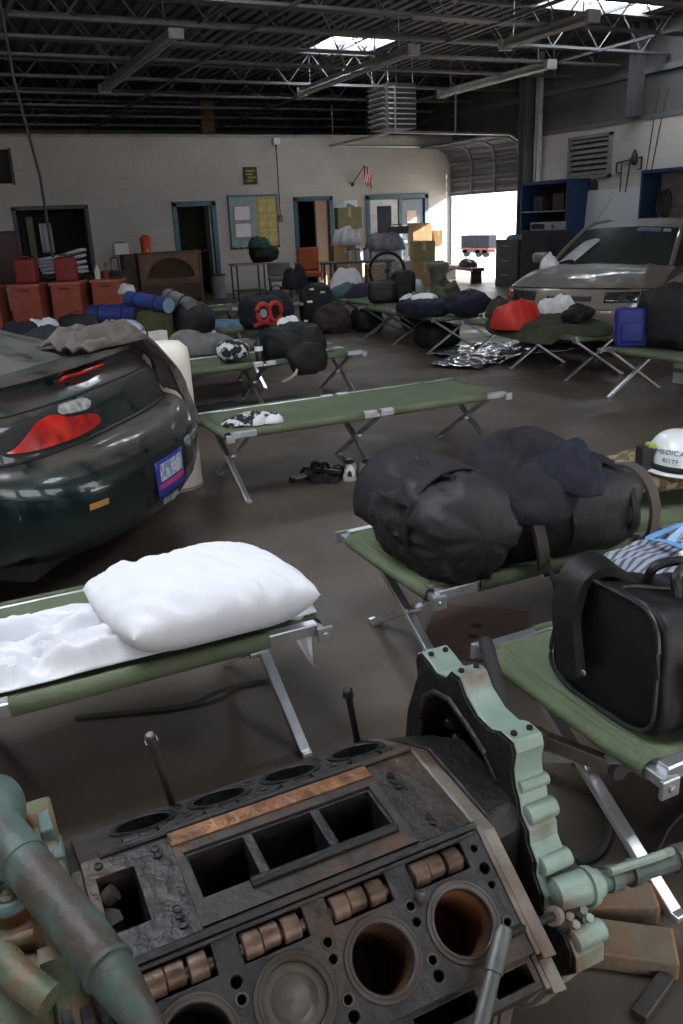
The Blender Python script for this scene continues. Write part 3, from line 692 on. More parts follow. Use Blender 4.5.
def stripes(m, freq, c2, axis=0):
    nt = m.node_tree; N = nt.nodes; L = nt.links; b_ = N['Principled BSDF']; tc = N.new('ShaderNodeTexCoord'); w = N.new('ShaderNodeTexWave'); w.bands_direction = 'XYZ'[axis]; w.inputs['Scale'].default_value = freq; w.inputs['Distortion'].default_value = .1
    L.new(tc.outputs['Object'], w.inputs['Vector']); old = b_.inputs['Base Color'].links[0].from_socket; x = N.new('ShaderNodeMix'); x.data_type = 'RGBA'
    r = N.new('ShaderNodeMapRange'); r.inputs[1].default_value = .55; r.inputs[2].default_value = .7; L.new(w.outputs['Fac'], r.inputs[0]); L.new(r.outputs[0], x.inputs[0]); L.new(old, x.inputs[6]); x.inputs[7].default_value = (*c2, 1); L.new(x.outputs[2], b_.inputs['Base Color'])
stripes(str_m, 14, (.09, .10, .15), 1)
o = pillow('striped_pillow', (.46, .36, .19), str_m, (1.84, 1.58, ZC + .10), (0, 0, .05), 12); tag(o, 'grey striped pillow behind the black leather holdall', 'pillow')
ln = thing('lanyard', 'light blue lanyard coiled on the grey striped pillow', 'lanyard', (1.89, 1.59, ZC + .185))
MB().ribbon([(.125 * math.cos(a) - .008 * math.cos(3 * a), .10 * math.sin(a), .010 + .016 * math.sin(2 * a + 1) + .010) for a in [2 * PI * k / 40 for k in range(44)]], .024, .002).build('webbing', lanyard_blue, ln, smooth=50)
MB().ribbon([(.11 * math.cos(a) + .03, .07 * math.sin(a) - .02, .03 + .02 * math.sin(2 * a)) for a in [2 * PI * k / 30 for k in range(24)]], .022, .002).build('webbing', mat('pale_blue_webbing', (.35, .55, .8), .6), ln, smooth=50)
MB().box((.17, .05, .03), (.09, .06, .004), Matrix.Rotation(.5, 3, 'Z') @ Matrix.Rotation(.3, 3, 'X')).build('badge_card', paper, ln, smooth=0)
MB().lathe([(.012, 0), (.014, .01), (.012, .03), (.004, .036)], (-.13, -.09, .0), None, 12).build('clip', white_shell, ln)

# ================================================================== MIDDLE OF THE FLOOR
def shoe(name, label, cat, loc, rz, upper, sole, inner, group=None, L_=.29):
    r = thing(name, label, cat, loc, rz, group)
    def wid(t): return .048 * (1 - .35 * math.sin(PI * min(1, t * 1.1)) * (t < .55)) * math.sqrt(max(0, 1 - (2 * t - 1) ** 6))
    def fn(u, v):
        t = .01 + .98 * u; a = PI * v; hgt = .085 - .045 * max(0, (t - .35) / .65) if t > .35 else .085 - .02 * (.35 - t)
        w = max(wid(t), .004); return V((-L_ / 2 + L_ * t, w * math.cos(a), .022 + hgt * math.sin(a) ** .8 * (1 if .02 < t < .98 else .6)))
    MB().grid(fn, 26, 14).build('upper', upper, r, smooth=60)
    so = MB(); n_ = 24; out = [(-L_ / 2 - .006 + (L_ + .012) * k / n_, wid(k / n_) + .006) for k in range(n_ + 1)]
    so.prism([(x, y) for x, y in out] + [(x, -y) for x, y in out[::-1]], lambda x, y: V((x, y, 0)), lambda x, y: V((x, y, .028))); so.build('sole', sole, r, smooth=30)
    MB().grid(lambda u, v: V((-.065 + .05 * math.cos(2 * PI * v) * (1 - .99 * u * 0) * (1 if u else .0), .034 * math.sin(2 * PI * v) * (1 if u else .0), .108 - .004 * u)), 2, 20, cv=True).build('opening', inner, r, smooth=0)
    lc = MB()
    for k in range(4): lc.tube([(.005 + .022 * k, -.02, .098 - .009 * k), (.011 + .022 * k, 0, .108 - .010 * k), (.005 + .022 * k, .02, .098 - .009 * k)], .004, 6)
    lc.build('lace', sole, r)
    return r
sneak = mat('white_shoe_leather', (.62, .60, .57), .6, 0, .1, 20)
shoe('sneaker', 'white sneaker beside the sandals under the empty cot, the one nearer them', 'shoe', (2.235, 4.565, 0), 1.12, sneak, mat('grey_shoe_sole', (.4, .39, .37), .7), navy_cloth, 'white sneakers on the floor')
shoe('sneaker', 'white sneaker next to the big duffel, outer one of its pair', 'shoe', (2.335, 4.515, 0), 1.12, sneak, mat('grey_shoe_sole', (.4, .39, .37), .7), navy_cloth, 'white sneakers on the floor')
def sandal(label, loc, rz, top, tilt=0):
    r = thing('sandal', label, 'shoe', loc, rz, 'sandals under the empty cot'); r.rotation_euler = (tilt, 0, rz)
    n_ = 20; wd = lambda t: .047 * (1 - .25 * math.sin(PI * t)) * max(0, 1 - (2 * t - 1) ** 8) ** .5 + .001
    out = [(-.14 + .28 * k / n_, wd(k / n_)) for k in range(n_ + 1)]; poly = out + [(x, -y) for x, y in out[::-1]]
    MB().prism(poly, lambda x, y: V((x, y, 0)), lambda x, y: V((x, y, .022))).build('sole', rubber, r, smooth=30)
    MB().prism([(x * .93, y * .9) for x, y in poly], lambda x, y: V((x, y, .0221)), lambda x, y: V((x, y, .027))).build('footbed', top, r, smooth=30)
    s = MB()
    for xx in (.05, -.02): s.ribbon([(xx, -.046, .02), (xx + .01, -.03, .055), (xx + .015, 0, .068), (xx + .01, .03, .055), (xx, .046, .02)], .03, .004, side=(1, 0, 0))
    s.build('strap', black_nylon, r, smooth=40)
fbed = mat('grey_footbed', (.35, .35, .34), .8)
sandal('black sandal with pale footbed lying below the empty cot', (1.985, 4.66, 0), .25, fbed); sandal('black sandal flipped over the pale one, tilted', (2.06, 4.60, .035), 2.2, fbed, .35); sandal('dark sandal closest to the white sneakers', (2.13, 4.55, 0), .9, rubber)
o = heap('dark_socks', .16, .12, .05, dark_cloth, seed=31, loc=(2.02, 4.54, 0)); tag(o, 'bunched dark socks in front of the sandals', 'socks')

ct = mat('black_white_print', (.6, .6, .6), .9, 0, .1, 20, (.012, .012, .016), (.44, .5), scale2=17)
o = heap('printed_shirt', .40, .26, .05, ct, seed=15, loc=(1.62, 4.66, ZC + .0), rot=(0, 0, .25), amp=.5, n=(48, 18)); tag(o, 'black and white printed shirt on the end of the empty cot', 'shirt')
for k, (x, y, a) in enumerate(((1.64, 4.55, .3), (1.73, 4.53, -.2))):
    o = heap('rolled_sock', .11, .055, .05, white_cloth, seed=21 + k, loc=(x, y, ZC), rot=(0, 0, a), n=(24, 10)); tag(o, 'white rolled sock beside the printed shirt, ' + ('farther from the hinge' if k == 0 else 'nearer the hinge'), 'sock', 'rolled white socks')

# slumped black bag and helmet-like bag on the next cot
o = thing('black_bag', 'slumped black travel bag hanging over the cot behind the empty one', 'bag', (2.83, 6.88, ZC))
soft('bag_body', (.56, .52, .30), black_nylon, o, e1=.7, e2=.8, amp=.05, freq=4, seed=13, n=(60, 34), crease=.03, loc=(0, 0, -.02))
soft('bag_overhang', (.38, .16, .26), black_nylon, o, e1=.7, e2=.8, amp=.03, freq=5, seed=14, crease=.015, loc=(.04, -.27, -.13))
MB().tube([(-.05, -.30, .0), (-.1, -.33, -.1), (-.16, -.3, -.15), (-.2, -.25, -.17)], .012, 6).build('strap', mat('pale_webbing', (.42, .38, .33), .8), o)['label'] = 'pale webbing strap'
o = heap('white_towel', .2, .15, .09, white_cloth, seed=8, loc=(2.84, 6.92, ZC + .255)); tag(o, 'small white towel on top of the slumped black bag', 'towel')
o = soft('patterned_bag', (.30, .26, .17), ct, e1=.8, e2=.9, amp=.02, seed=9, loc=(2.33, 6.98, ZC)); tag(o, 'rounded black and white patterned bag beside the slumped black bag', 'bag')
o = thing('water_bottle', 'small dark bottle with a white label standing by the slumped black bag', 'bottle', (2.50, 6.80, ZC))
MB().lathe([(.0, 0), (.036, 0), (.036, .15), (.018, .18), (.018, .205), (0, .205)], n=16).build('bottle_body', black_plastic, o); MB().lathe([(.0372, .09), (.0372, .13)], n=16, caps=False).build('bottle_label', paper, o)
o = MB().grid(lambda u, v: V((-.14 + .28 * u, -.1 + .2 * v, .012 + .012 * math.sin(u * 6 + v * 3))), 14, 10).build('folded_papers', paper, smooth=60, solid=.004, loc=(3.15, 7.2, ZC - .02)); tag(o, 'loose white papers lying on the cot by the slumped black bag', 'papers')
o = MB().grid(lambda u, v: V((-.10 + .2 * u, -.06 + .12 * v, .01 + .01 * math.sin(u * 6 + v * 3))), 10, 8).build('folded_papers', mat('grey_paper', (.5, .5, .52), .8), smooth=60, solid=.004, loc=(3.33, 7.05, ZC - .02)); tag(o, 'smaller grey papers lying near the far end of that cot', 'papers')
o = heap('dark_bundle', .62, .36, .13, dark_cloth, seed=33, loc=(2.05, 6.75, 0), rot=(0, 0, -.3)); tag(o, 'flat black bundle on the floor under the cot behind the empty one', 'bundle')
# flat rusty cover plate in the floor
o = thing('floor_plate', 'flat rust red cover plate on the floor under the black-pack cot', 'plate', (1.69, 2.39, 0), -.75)
rp = mat('rust_red_plate', (.13, .065, .05), .8, 0, .3, 6, (.09, .055, .045))
MB().b2((-.19, -.22, 0), (.19, .22, .006)).build('plate', rp, o, smooth=0, bevel=.002)
MB().b2((-.02, -.06, .0058), (.02, -.03, .0068)).b2((-.02, .03, .0058), (.02, .06, .0068)).build('lifting_slot', dark_void, o, smooth=0)
# ================================================================== RIGHT ROW: THINGS ON THE COTS BY THE TAN CAR
def bag(name, label, size, m, loc, rz=0, seed=1, cat='bag', e=(.5, .5), amp=.02, crease=.012, extras=True, trim=None, group=None):
    r = thing(name, label, cat, loc, rz, group)
    soft('bag_body', size, m, r, e1=e[0], e2=e[1], amp=amp, freq=5, seed=seed, crease=crease)
    if extras:
        sx, sy, sz = size; hd = MB(); t = trim or black_nylon
        hd.ribbon([(-sx * .2, -.01, sz * .95), (-sx * .16, -.015, sz * 1.06), (0, -.02, sz * 1.12), (sx * .16, -.015, sz * 1.06), (sx * .2, -.01, sz * .95)], .03, .006, side=(0, 1, 0)); hd.build('carry_handle', t, r, smooth=30)
        MB().tube([(-sx * .47 * math.cos(a), 0, sz * .5 + sz * .47 * math.sin(a)) for a in [PI * k / 12 for k in range(1, 12)]], .008, 6).build('zip', t, r)
    return r
r = thing('cooler_bag', 'royal blue cooler bag with pale zip on the rightmost cot', 'bag', (5.40, 5.40, ZC), .95)
r.scale = (.80, .80, .98)
vs, fs = soft_pts(.24, .34, .33, .25, .25, .006, 6, 3, (40, 20), flat=.02); MB().add(vs, fs).build('bag_body', blue_nylon, r, smooth=60, weld=1e-4)
MB().grid(lambda u, v: V((-.124 - .012 * math.sin(PI * u) * math.sin(PI * v), -.12 + .24 * u, .04 + .17 * v)), 10, 8).build('front_pocket', mat('dark_blue_nylon', (.012, .02, .16), .6), r, smooth=40, solid=.01)
MB().tube([(.0 + .0 * a, -.172 * math.cos(a), .165 + .155 * math.sin(a)) for a in [-.6 + .3 * k for k in range(15)]], .006, 6).build('zip', mat('pale_zip', (.55, .56, .6), .6), r)
MB().ribbon([(-.02, -.1, .32), (-.03, -.05, .37), (-.03, .05, .37), (-.02, .1, .32)], .03, .006).build('carry_handle', blue_nylon, r, smooth=30)
r = bag('kit_bag', 'large dark slouching kit bag at the right edge behind the blue cooler bag', (.60, .70, .50), black_nylon, (5.74, 5.10, ZC), .2, 17, amp=.05, crease=.03)
r = thing('flip_flop', 'pale blue flip flop tucked in front of the dark kit bag', 'shoe', (5.52, 5.28, ZC + .25), .5, rot=(.3, -.9, .6))
MB().prism([(.13 * math.cos(a), .048 * math.sin(a) * (1 - .2 * math.cos(a))) for a in [2 * PI * k / 24 for k in range(24)]], lambda x, y: V((x, y, 0)), lambda x, y: V((x, y, .018))).build('sole', mat('pale_blue_foam_rubber', (.16, .42, .60), .7), r, smooth=30)
MB().tube([(-.0, .045, .015), (.05, .02, .05), (.075, 0, .02), (.05, -.02, .05), (0, -.045, .015)], .006, 6).build('strap', mat('blue_strap', (.03, .12, .3), .6), r)
r = thing('carton', 'small white and green carton on the floor under the rightmost cot', 'box', (6.22, 5.40, 0), .1)
MB().b2((-.14, -.12, 0), (.14, .12, .24)).build('box_body', mat('off_white_card', (.42, .42, .40), .85), r, smooth=0, bevel=.004); MB().b2((-.142, -.122, .10), (.142, .122, .14)).build('printed_band', mat('green_print', (.08, .16, .11), .8), r, smooth=0)
o = heap('olive_blanket', .92, 1.85, .12, dkolive_cloth, seed=41, loc=(5.70, 6.88, ZC), rot=(0, 0, -.02), amp=.6, n=(84, 22), folds=6, droop=lambda x, y: -min(.085, max(0, abs(x) - .31) * 1.2)); tag(o, 'dark olive blanket spread along the cot before the tan car', 'blanket')
o = bag('stuff_sack', 'small black bag on the near end of the olive blanket', (.34, .26, .17), black_nylon, (5.72, 6.42, ZC + .07), .3, 22, e=(.8, .8), amp=.04, crease=.03, extras=False)
MB().tube([(-.1, -.1, .12), (-.16, -.14, .1), (-.2, -.1, .03)], .008, 6).build('strap', black_nylon, o)
o = heap('red_bag', .56, .52, .30, red_cloth, seed=44, loc=(5.46, 7.10, ZC), rot=(0, 0, .4), amp=.35, n=(64, 24), folds=3.5); tag(o, 'bright red nylon bag slumped on the cot edge', 'bag')
o = heap('white_shirt', .30, .55, .24, white_cloth, seed=45, loc=(5.98, 7.08, ZC + .05), rot=(0, -.2, .7), amp=.5, n=(56, 20), folds=6); tag(o, 'white crumpled shirt beside the bright red bag', 'shirt')
o = heap('olive_jacket', .4, .45, .2, dkolive_cloth, seed=46, loc=(5.72, 7.62, ZC + .04), amp=.5, n=(48, 18)); tag(o, 'dark olive jacket bunched behind the bright red bag', 'jacket')
foil = mat('silver_foil', (.62, .64, .68), .22, .9, .15, 6, bump=.9, bscale=7)
o = MB().grid(lambda u, v: V((-.75 + 1.5 * u, -.55 + 1.1 * v + .1 * math.sin(u * 5), .014 + .03 * max(0, ridge((u * 4, v * 4, 0), 1.2, 3)) + .012 * ridge((u * 4, v * 4, 3), 3, 6))), 40, 34).build('foil_sheet', foil, smooth=20, solid=.004, loc=(6.0, 7.95, 0), rot=(0, 0, .25)); tag(o, 'crinkled silver foil sheet on the floor under the cots by the tan car', 'foil')
o = MB().grid(lambda u, v: V((-.4 + .8 * u, -.3 + .6 * v, .014 + .03 * max(0, ridge((u * 4, v * 4, 7), 1.2, 3)) + .01 * ridge((u * 4, v * 4, 3), 3, 9))), 26, 22).build('foil_sheet', foil, smooth=20, solid=.004, loc=(5.25, 7.6, 0), rot=(0, 0, .5)); tag(o, 'smaller silver foil sheet lying loose in front of the bigger one', 'foil')

# next cot: navy bedroll
r = thing('bedroll', 'navy rolled bedding with papers on top, left of the red bag', 'bedding', (5.38, 8.75, ZC), .1)
soft('bedding_roll', (.55, .62, .20), navy_cloth, r, e1=.5, e2=.5, amp=.02, seed=51, crease=.02)
o = heap('loose_papers', .34, .3, .06, paper, seed=52, loc=(5.40, 8.80, ZC + .19), amp=.7, folds=9, n=(28, 10)); tag(o, 'loose white papers and cloth on top of the navy bedroll', 'papers')
o = bag('navy_duffel', 'dark navy duffel between the bedroll and the red bag', (.5, .45, .28), navy_cloth, (5.70, 8.30, ZC), .3, 53, e=(.7, .7), amp=.03, crease=.025)
o = heap('camouflage_jacket', .5, .55, .36, wcamo, seed=54, loc=(6.1, 9.4, ZC - .02), amp=.5, n=(52, 20), folds=5); tag(o, 'camouflage jacket heaped beside the front fender of the tan car', 'jacket')
o = heap('white_wrapper', .26, .3, .16, white_cloth, seed=55, loc=(5.75, 9.75, ZC), amp=.6, folds=8); tag(o, 'white plastic wrapper behind the navy bedroll', 'wrapper')
o = heap('grey_shirt', .35, .36, .16, grey_cloth, seed=56, loc=(6.15, 10.15, ZC + .0), amp=.5); tag(o, 'grey shirt heaped beyond the camouflage jacket', 'shirt')
o = bag('black_holdall', 'black bag on the floor under the navy bedroll', (.5, .45, .30), black_nylon, (5.65, 8.9, 0), .2, 57, amp=.02)

# pair of rucksacks and the bags under their cot
def ruck(label, loc, rz, size, m, seed):
    r = thing('rucksack', label, 'backpack', loc, rz); sx, sy, sz = size
    soft('pack_body', size, m, r, e1=.45, e2=.5, amp=.012, seed=seed, crease=.01)
    soft('front_pocket', (sx * .7, sy * .35, sz * .5), m, r, e1=.4, e2=.5, amp=.006, seed=seed + 1, loc=(0, -sy * .46, .03))
    MB().tube([(sx * .44 * math.cos(a), -sy * .12, sz * .40 + sz * .50 * math.sin(a)) for a in [PI * k / 14 - .2 for k in range(17)]], .007, 6).build('zip', mat('grey_piping', (.22, .22, .23), .6), r)
    MB().ribbon([(-.04, 0, sz * .97), (-.03, -.01, sz * 1.05), (.03, -.01, sz * 1.05), (.04, 0, sz * .97)], .025, .006).build('carry_handle', black_nylon, r, smooth=30)
    return r
ruck('charcoal rucksack with grey piping, left one of the pair on the far cot', (5.83, 10.62, ZC), -.42, (.42, .28, .29), grey_nylon, 61)
ruck('taller black rucksack, right one of the pair on the far cot', (6.18, 10.62, ZC), -.42, (.34, .30, .42), black_nylon, 63)
bag('black_duffel', 'low black duffel on the floor under the charcoal rucksack', (.42, .50, .32), black_nylon, (5.72, 10.92, 0), -.2, 65, amp=.03)
bag('black_duffel', 'black duffel on the floor under the taller rucksack', (.45, .5, .34), black_nylon, (6.50, 10.75, 0), -.3, 66, amp=.03)
r = bag('tagged_bag', 'tall black bag with white tags standing left of the rucksack cot', (.50, .42, .66), black_nylon, (5.30, 11.75, 0), -.4, 67, amp=.03, crease=.02)
for (x, z, w) in ((-.10, .42, .08), (.1, .55, .07), (-.17, .14, .06), (-.04, .08, .09), (.07, .12, .07), (-.06, .60, .06), (.17, .25, .05)): MB().box((x, -.212, z), (w, .03, .028)).build('luggage_tag', paper, r, smooth=0)
r = bag('brown_pack', 'dark brown pack slumped between the tagged bag and the rucksack cot', (.52, .42, .42), mat('dark_brown_cloth', (.04, .03, .024), .9, 0, .3, 9, bump=.3), (5.24, 11.05, 0), -.4, 68, e=(.75, .75), amp=.05, crease=.03)
o = heap('black_hooded_jacket', .42, .40, .42, dark_cloth, seed=69, loc=(5.2, 12.3, ZC + .15), amp=.4, folds=4); tag(o, 'black hooded jacket draped up behind the tagged bag', 'jacket')
o = heap('white_sack', .62, .55, .42, white_cloth, seed=70, loc=(6.15, 12.45, ZC), amp=.3, folds=3.5, n=(48, 18)); tag(o, 'white plastic sack of clothes in front of the bicycle wheel', 'sack')
o = heap('teal_towel', .5, .4, .2, mat('teal_towel', (.09, .17, .19), .95, 0, .2, 9, bump=.3), seed=71, loc=(5.95, 12.05, ZC), amp=.5); tag(o, 'dull teal towel spilling from the white sack', 'towel')
o = heap('purple_bedding', .8, .5, .22, mat('dark_purple_cloth', (.04, .03, .06), .95, 0, .2, 9, bump=.3), seed=72, loc=(6.2, 11.9, ZC - .05), amp=.5); tag(o, 'dark purple bedding just left of the rucksack pair', 'bedding')
def trousers(label, loc, rz, group=None):
    o = heap('jeans', .80, .36, .10, denim, seed=int(loc[0] * 7), loc=loc, rot=(0, 0, rz), amp=.5, n=(48, 16), folds=4); tag(o, label, 'jeans'); return o
trousers('faded jeans lying flat on the cot left of the red and black pack', (3.15, 9.50, ZC - .02), .05)
o = trousers('blue jeans hanging over the cot in front of the orange chair', (4.45, 11.75, ZC - .02), .05)
MB().grid(lambda u, v: V((-.1 + .3 * u, -.14 - .06 * math.sin(v * 2.4), .05 - .26 * v)), 8, 10).build('hanging_leg', denim, o, smooth=60, solid=.03)
r = bag('red_black_pack', 'red and black sports pack in front of the jeans', (.50, .34, .36), dark_cloth, (3.38, 9.0, ZC), .3, 75, amp=.02)
pp = MB()
for cx_ in (-.12, .05): pp.tube([(cx_ + .085 * math.cos(a), -.175 - .01 * math.sin(a * 2), .19 + .10 * math.sin(a)) for a in [2 * PI * k / 16 for k in range(16)]], .028, 8, closed=True)
pp.tube([(-.24, -.15, .06), (-.12, -.19, .10), (.0, -.19, .05), (.13, -.18, .12)], .024, 8); pp.build('red_panel', mat('sport_red', (.42, .03, .022), .6), r)
MB().lathe([(0, 0), (.05, 0), (.045, .015), (0, .02)], (-.12, -.175, .19), Matrix.Rotation(PI / 2, 3, 'X'), 14).build('grey_patch', mat('grey_patch', (.35, .36, .36), .7), r)
r = bag('dark_pack', 'big dark arched pack right of the red and black pack', (.40, .34, .44), dark_cloth, (3.72, 9.4, ZC - .05), .3, 77, e=(.8, .8))

# ================================================================== LEFT CLUTTER BEYOND THE GREEN CAR
o = pillow('small_pillow', (.55, .38, .20), mat('pale_blue_pillowcase', (.42, .46, .54), .9, 0, .08, 6, bump=.2, bscale=14), (1.80, 9.10, ZC + .12), (0, 0, -.45), 21); tag(o, 'pale blue pillow beyond the green car, left of the olive duffel', 'pillow')
o = heap('white_bundle', .36, .32, .24, white_cloth, seed=81, loc=(1.55, 9.95, ZC), amp=.45); tag(o, 'whitish bundle against the fourth red bin, above the pale pillow', 'bundle')
o = heap('patterned_shirt', .4, .3, .16, mat('floral_cloth', (.12, .10, .09), .9, 0, .4, 20, (.35, .33, .32), (.5, .56), scale2=18), seed=82, loc=(1.78, 9.65, ZC), amp=.5); tag(o, 'dark floral shirt between the whitish bundle and the pale pillow', 'shirt')
r = bag('olive_duffel', 'squarish olive duffel under the rolled sleeping bags', (.40, .36, .34), mat('olive_duffel_canvas', (.055, .06, .02), .9, 0, .25, 8, bump=.3), (2.18, 9.05, ZC - .03), -.42, 83, e=(.4, .4), amp=.02)
def roll(name, label, p, q, rad, m, me, cat='sleeping bag'):
    r = thing(name, label, cat, p); d = V(q) - V(p); n_ = 14
    MB().tube([d * (k / n_) for k in range(n_ + 1)], [rad * (1 + .05 * math.sin(k * 2.1)) for k in range(n_ + 1)], 20).build('roll_body', m, r, smooth=40)
    _, s, u = frame(d); sp = MB(); sp.tube([s * (math.cos(k * .5) * rad * k / 40 * .95) + u * (math.sin(k * .5) * rad * k / 40 * .95) + d * 1.004 for k in range(1, 40)], rad * .03, 5); sp.tube([s * (math.cos(k * .5) * rad * k / 40 * .95) + u * (math.sin(k * .5) * rad * k / 40 * .95) - d * .004 for k in range(1, 40)], rad * .03, 5); sp.build('spiral_end', me, r)
    for t in (.25, .75): MB().tube([d * t + s * (math.cos(a) * rad * 1.05) + u * (math.sin(a) * rad * 1.05) for a in [2 * PI * k / 20 for k in range(20)]], .008, 5, closed=True).build('roll_strap', black_nylon, r)
    MB().tube([d * 1.0, d * 1.012], rad * .96, 20).build('roll_end', me, r)
    return r
roll('sleeping_bag', 'blue rolled sleeping bag with pale end lying on the olive duffel', (1.98, 9.35, ZC + .42), (2.25, 8.75, ZC + .36), .080, blue_roll, pale_roll)
roll('sleeping_bag', 'royal blue rolled bag lying behind the pale pillow', (1.75, 10.6, ZC + .14), (2.25, 10.3, ZC + .14), .14, mat('deep_blue_nylon', (.012, .025, .16), .6, 0, .2, 8, bump=.3), navy_cloth)
roll('foam_mat', 'grey rolled mat leaning over the black round bag', (2.40, 9.3, ZC + .42), (2.50, 8.75, ZC + .34), .075, mat('grey_mat', (.17, .16, .17), .9), grey_cloth, 'mat')
o = heap('pale_cloth', .2, .18, .10, mat('dull_pale_cloth', (.40, .38, .37), .9), seed=84, loc=(1.98, 9.42, ZC + .47), amp=.4); tag(o, 'pale cloth bunched behind the blue rolled sleeping bag', 'cloth')
r = bag('round_bag', 'round black bag at the end of the clutter left of the jeans', (.46, .46, .40), black_nylon, (2.55, 8.9, ZC - .02), .2, 86, e=(.9, .9), amp=.03, crease=.02)
o = heap('white_clothes', .42, .36, .2, white_cloth, seed=87, loc=(1.17, 10.45, ZC), amp=.5); tag(o, 'white clothes piled in front of the second red bin', 'clothes')
o = heap('navy_clothes', .5, .36, .19, navy_cloth, seed=88, loc=(.86, 10.0, ZC), amp=.5); tag(o, 'navy clothes left of the white clothes pile', 'clothes')
o = heap('dark_clothes', .55, .5, .17, mat('slate_cloth', (.04, .045, .055), .9, 0, .3, 9, bump=.3), seed=89, loc=(1.12, 9.75, ZC), amp=.5); tag(o, 'slate grey clothes in front of the white clothes pile', 'clothes')
r = bag('black_sports_bag', 'black bag between the slate clothes and the pale pillow', (.42, .4, .28), black_nylon, (1.44, 9.55, ZC), .1, 90, e=(.7, .7), amp=.04)
o = heap('yellow_cloth', .2, .16, .09, mat('mustard_cloth', (.40, .26, .05), .9), seed=91, loc=(1.20, 9.28, ZC + .02), amp=.4); tag(o, 'mustard yellow cloth on the clothes beyond the green car', 'cloth')
o = heap('beige_towel', .34, .2, .08, mat('beige_towel', (.35, .29, .21), .95), seed=92, loc=(1.0, 9.0, ZC + .0), amp=.4); tag(o, 'beige towel lying nearest the green car among the clothes', 'towel')
o = heap('pale_jeans', .5, .26, .12, mat('grey_denim', (.15, .17, .2), .9), seed=93, loc=(1.35, 9.0, ZC), amp=.4); tag(o, 'grey blue folded jeans beside the mustard cloth', 'jeans')
roll('rolled_mat', 'whitish rolled mat showing past the taupe blanket on the car', (1.25, 7.9, ZC + .12), (1.95, 7.75, ZC + .12), .11, mat('whitish_mat', (.50, .47, .43), .9), grey_cloth, 'mat')
o = heap('grey_bedding', .75, .7, .2, grey_cloth, seed=94, loc=(2.3, 7.95, ZC - .02), amp=.4); tag(o, 'grey bedding heaped below the round black bag', 'bedding')
cot(1.95, 7.95, 0, 'camp cot under the grey bedding and the whitish rolled mat')
# ================================================================== RED BINS AND WHAT STANDS ON THEM
def red_bin_make():
    r = thing('red_bin', '', 'bin')
    mb = MB(); mb.grid(lambda u, v: V((0, 0, 0)), 2, 2) if 0 else None
    w, d, h = .53, .50, .74
    mb.prism([(-w / 2, 0), (w / 2, 0), (w / 2 - .02, h), (-w / 2 + .02, h)], lambda x, z: V((x, -d / 2, z)), lambda x, z: V((x, d / 2, z + .0))); mb.build('bin_body', red_bin, r, smooth=0, bevel=.02)
    MB().b2((-w / 2 - .005, -d / 2 - .02, h - .05), (w / 2 + .005, d / 2 + .01, h)).build('bin_lid', mat('faded_red_lid', (.50, .15, .10), .5, 0, .15, 5), r, smooth=0, bevel=.012)
    MB().bar((-.10, -d / 2 - .035, h - .1), (.10, -d / 2 - .035, h - .1), .02, .02).build('lid_handle', dark_steel, r, smooth=0)
    return r
RB = red_bin_make(); first = True
for (x, y, lab) in ((.94, 15.72, 'faded red steel bin farthest left, cut by the frame'), (1.60, 15.6, 'faded red steel bin under the pinkish red can'), (2.26, 15.5, 'faded red steel bin under the darker square red can'), (2.94, 15.45, 'faded red steel bin closest to the wooden cabinet')):
    o = RB if first else copy_tree(RB); first = False; o.location = (x, y, 0); o.rotation_euler = (0, 0, -.42); o['label'] = lab; o['group'] = 'red steel bins along the left'; o['category'] = 'bin'
def red_can_make():
    r = thing('red_can', '', 'can')
    vs, fs = soft_pts(.36, .24, .40, .2, .25, 0, 1, 1, (32, 14), flat=0); MB().add(vs, fs).build('can_body', red_can, r, smooth=50, weld=1e-4)
    MB().tube([(-.1, 0, .39), (-.09, 0, .44), (.05, 0, .44), (.06, 0, .39)], .016, 8).build('can_handle', red_can, r)
    MB().lathe([(.035, .38), (.035, .43), (.02, .45)], (.12, 0, 0), None, 14).build('can_cap', black_plastic, r)
    return r
RC = red_can_make()
for k, (x, y, lab) in enumerate(((.98, 15.72, 'red can at the far left edge on the first red bin'), (1.62, 15.6, 'pinkish red can on the second red bin'), (2.26, 15.5, 'darker square red can below the white linen pile'))):
    o = RC if k == 0 else copy_tree(RC); o.location = (x, y, .74); o.rotation_euler = (0, 0, -.42); o['label'] = lab; o['group'] = 'red cans on the red bins'; o['category'] = 'can'
r = thing('tote_bin', 'dark grey tote bin beside the darker red can', 'bin', (3.08, 16.2, 0), -.42)
MB().prism([(-.3, 0), (.3, 0), (.34, .80), (-.34, .80)], lambda x, z: V((x, -.25, z)), lambda x, z: V((x, .25, z))).build('bin_body', mat('dark_tote_plastic', (.05, .055, .06), .5), r, smooth=0, bevel=.02); MB().b2((-.36, -.28, .79), (.36, .28, .84)).build('bin_rim', black_plastic, r, smooth=0, bevel=.01)
r = thing('white_bottle', 'white bottle on the bin closest to the wooden cabinet', 'bottle', (2.78, 15.50, .74)); MB().lathe([(0, 0), (.05, 0), (.05, .16), (.025, .2), (.025, .24), (0, .24)], n=14).build('bottle_body', paper, r)
r = thing('red_cup', 'small red cup next to the white bottle on the bin', 'cup', (2.92, 15.46, .74)); MB().lathe([(0, 0), (.05, 0), (.06, .14), (.05, .14), (.045, .01), (0, .01)], n=14).build('cup_body', red_can, r)
r = thing('tool_caddy', 'black tool caddy with a tall loop handle on the bin', 'caddy', (3.08, 15.38, .74), -.4); MB().b2((-.10, -.09, 0), (.10, .09, .05)).build('tray', black_plastic, r, smooth=0, bevel=.006); MB().tube([(-.07, 0, .05), (-.06, 0, .33), (.0, 0, .36), (.06, 0, .33), (.07, 0, .05)], .014, 8).build('loop_handle', black_plastic, r)
r = thing('linen_trolley', 'dark trolley in the left opening carrying white linen', 'trolley', (2.45, 17.0, 0), -.35)
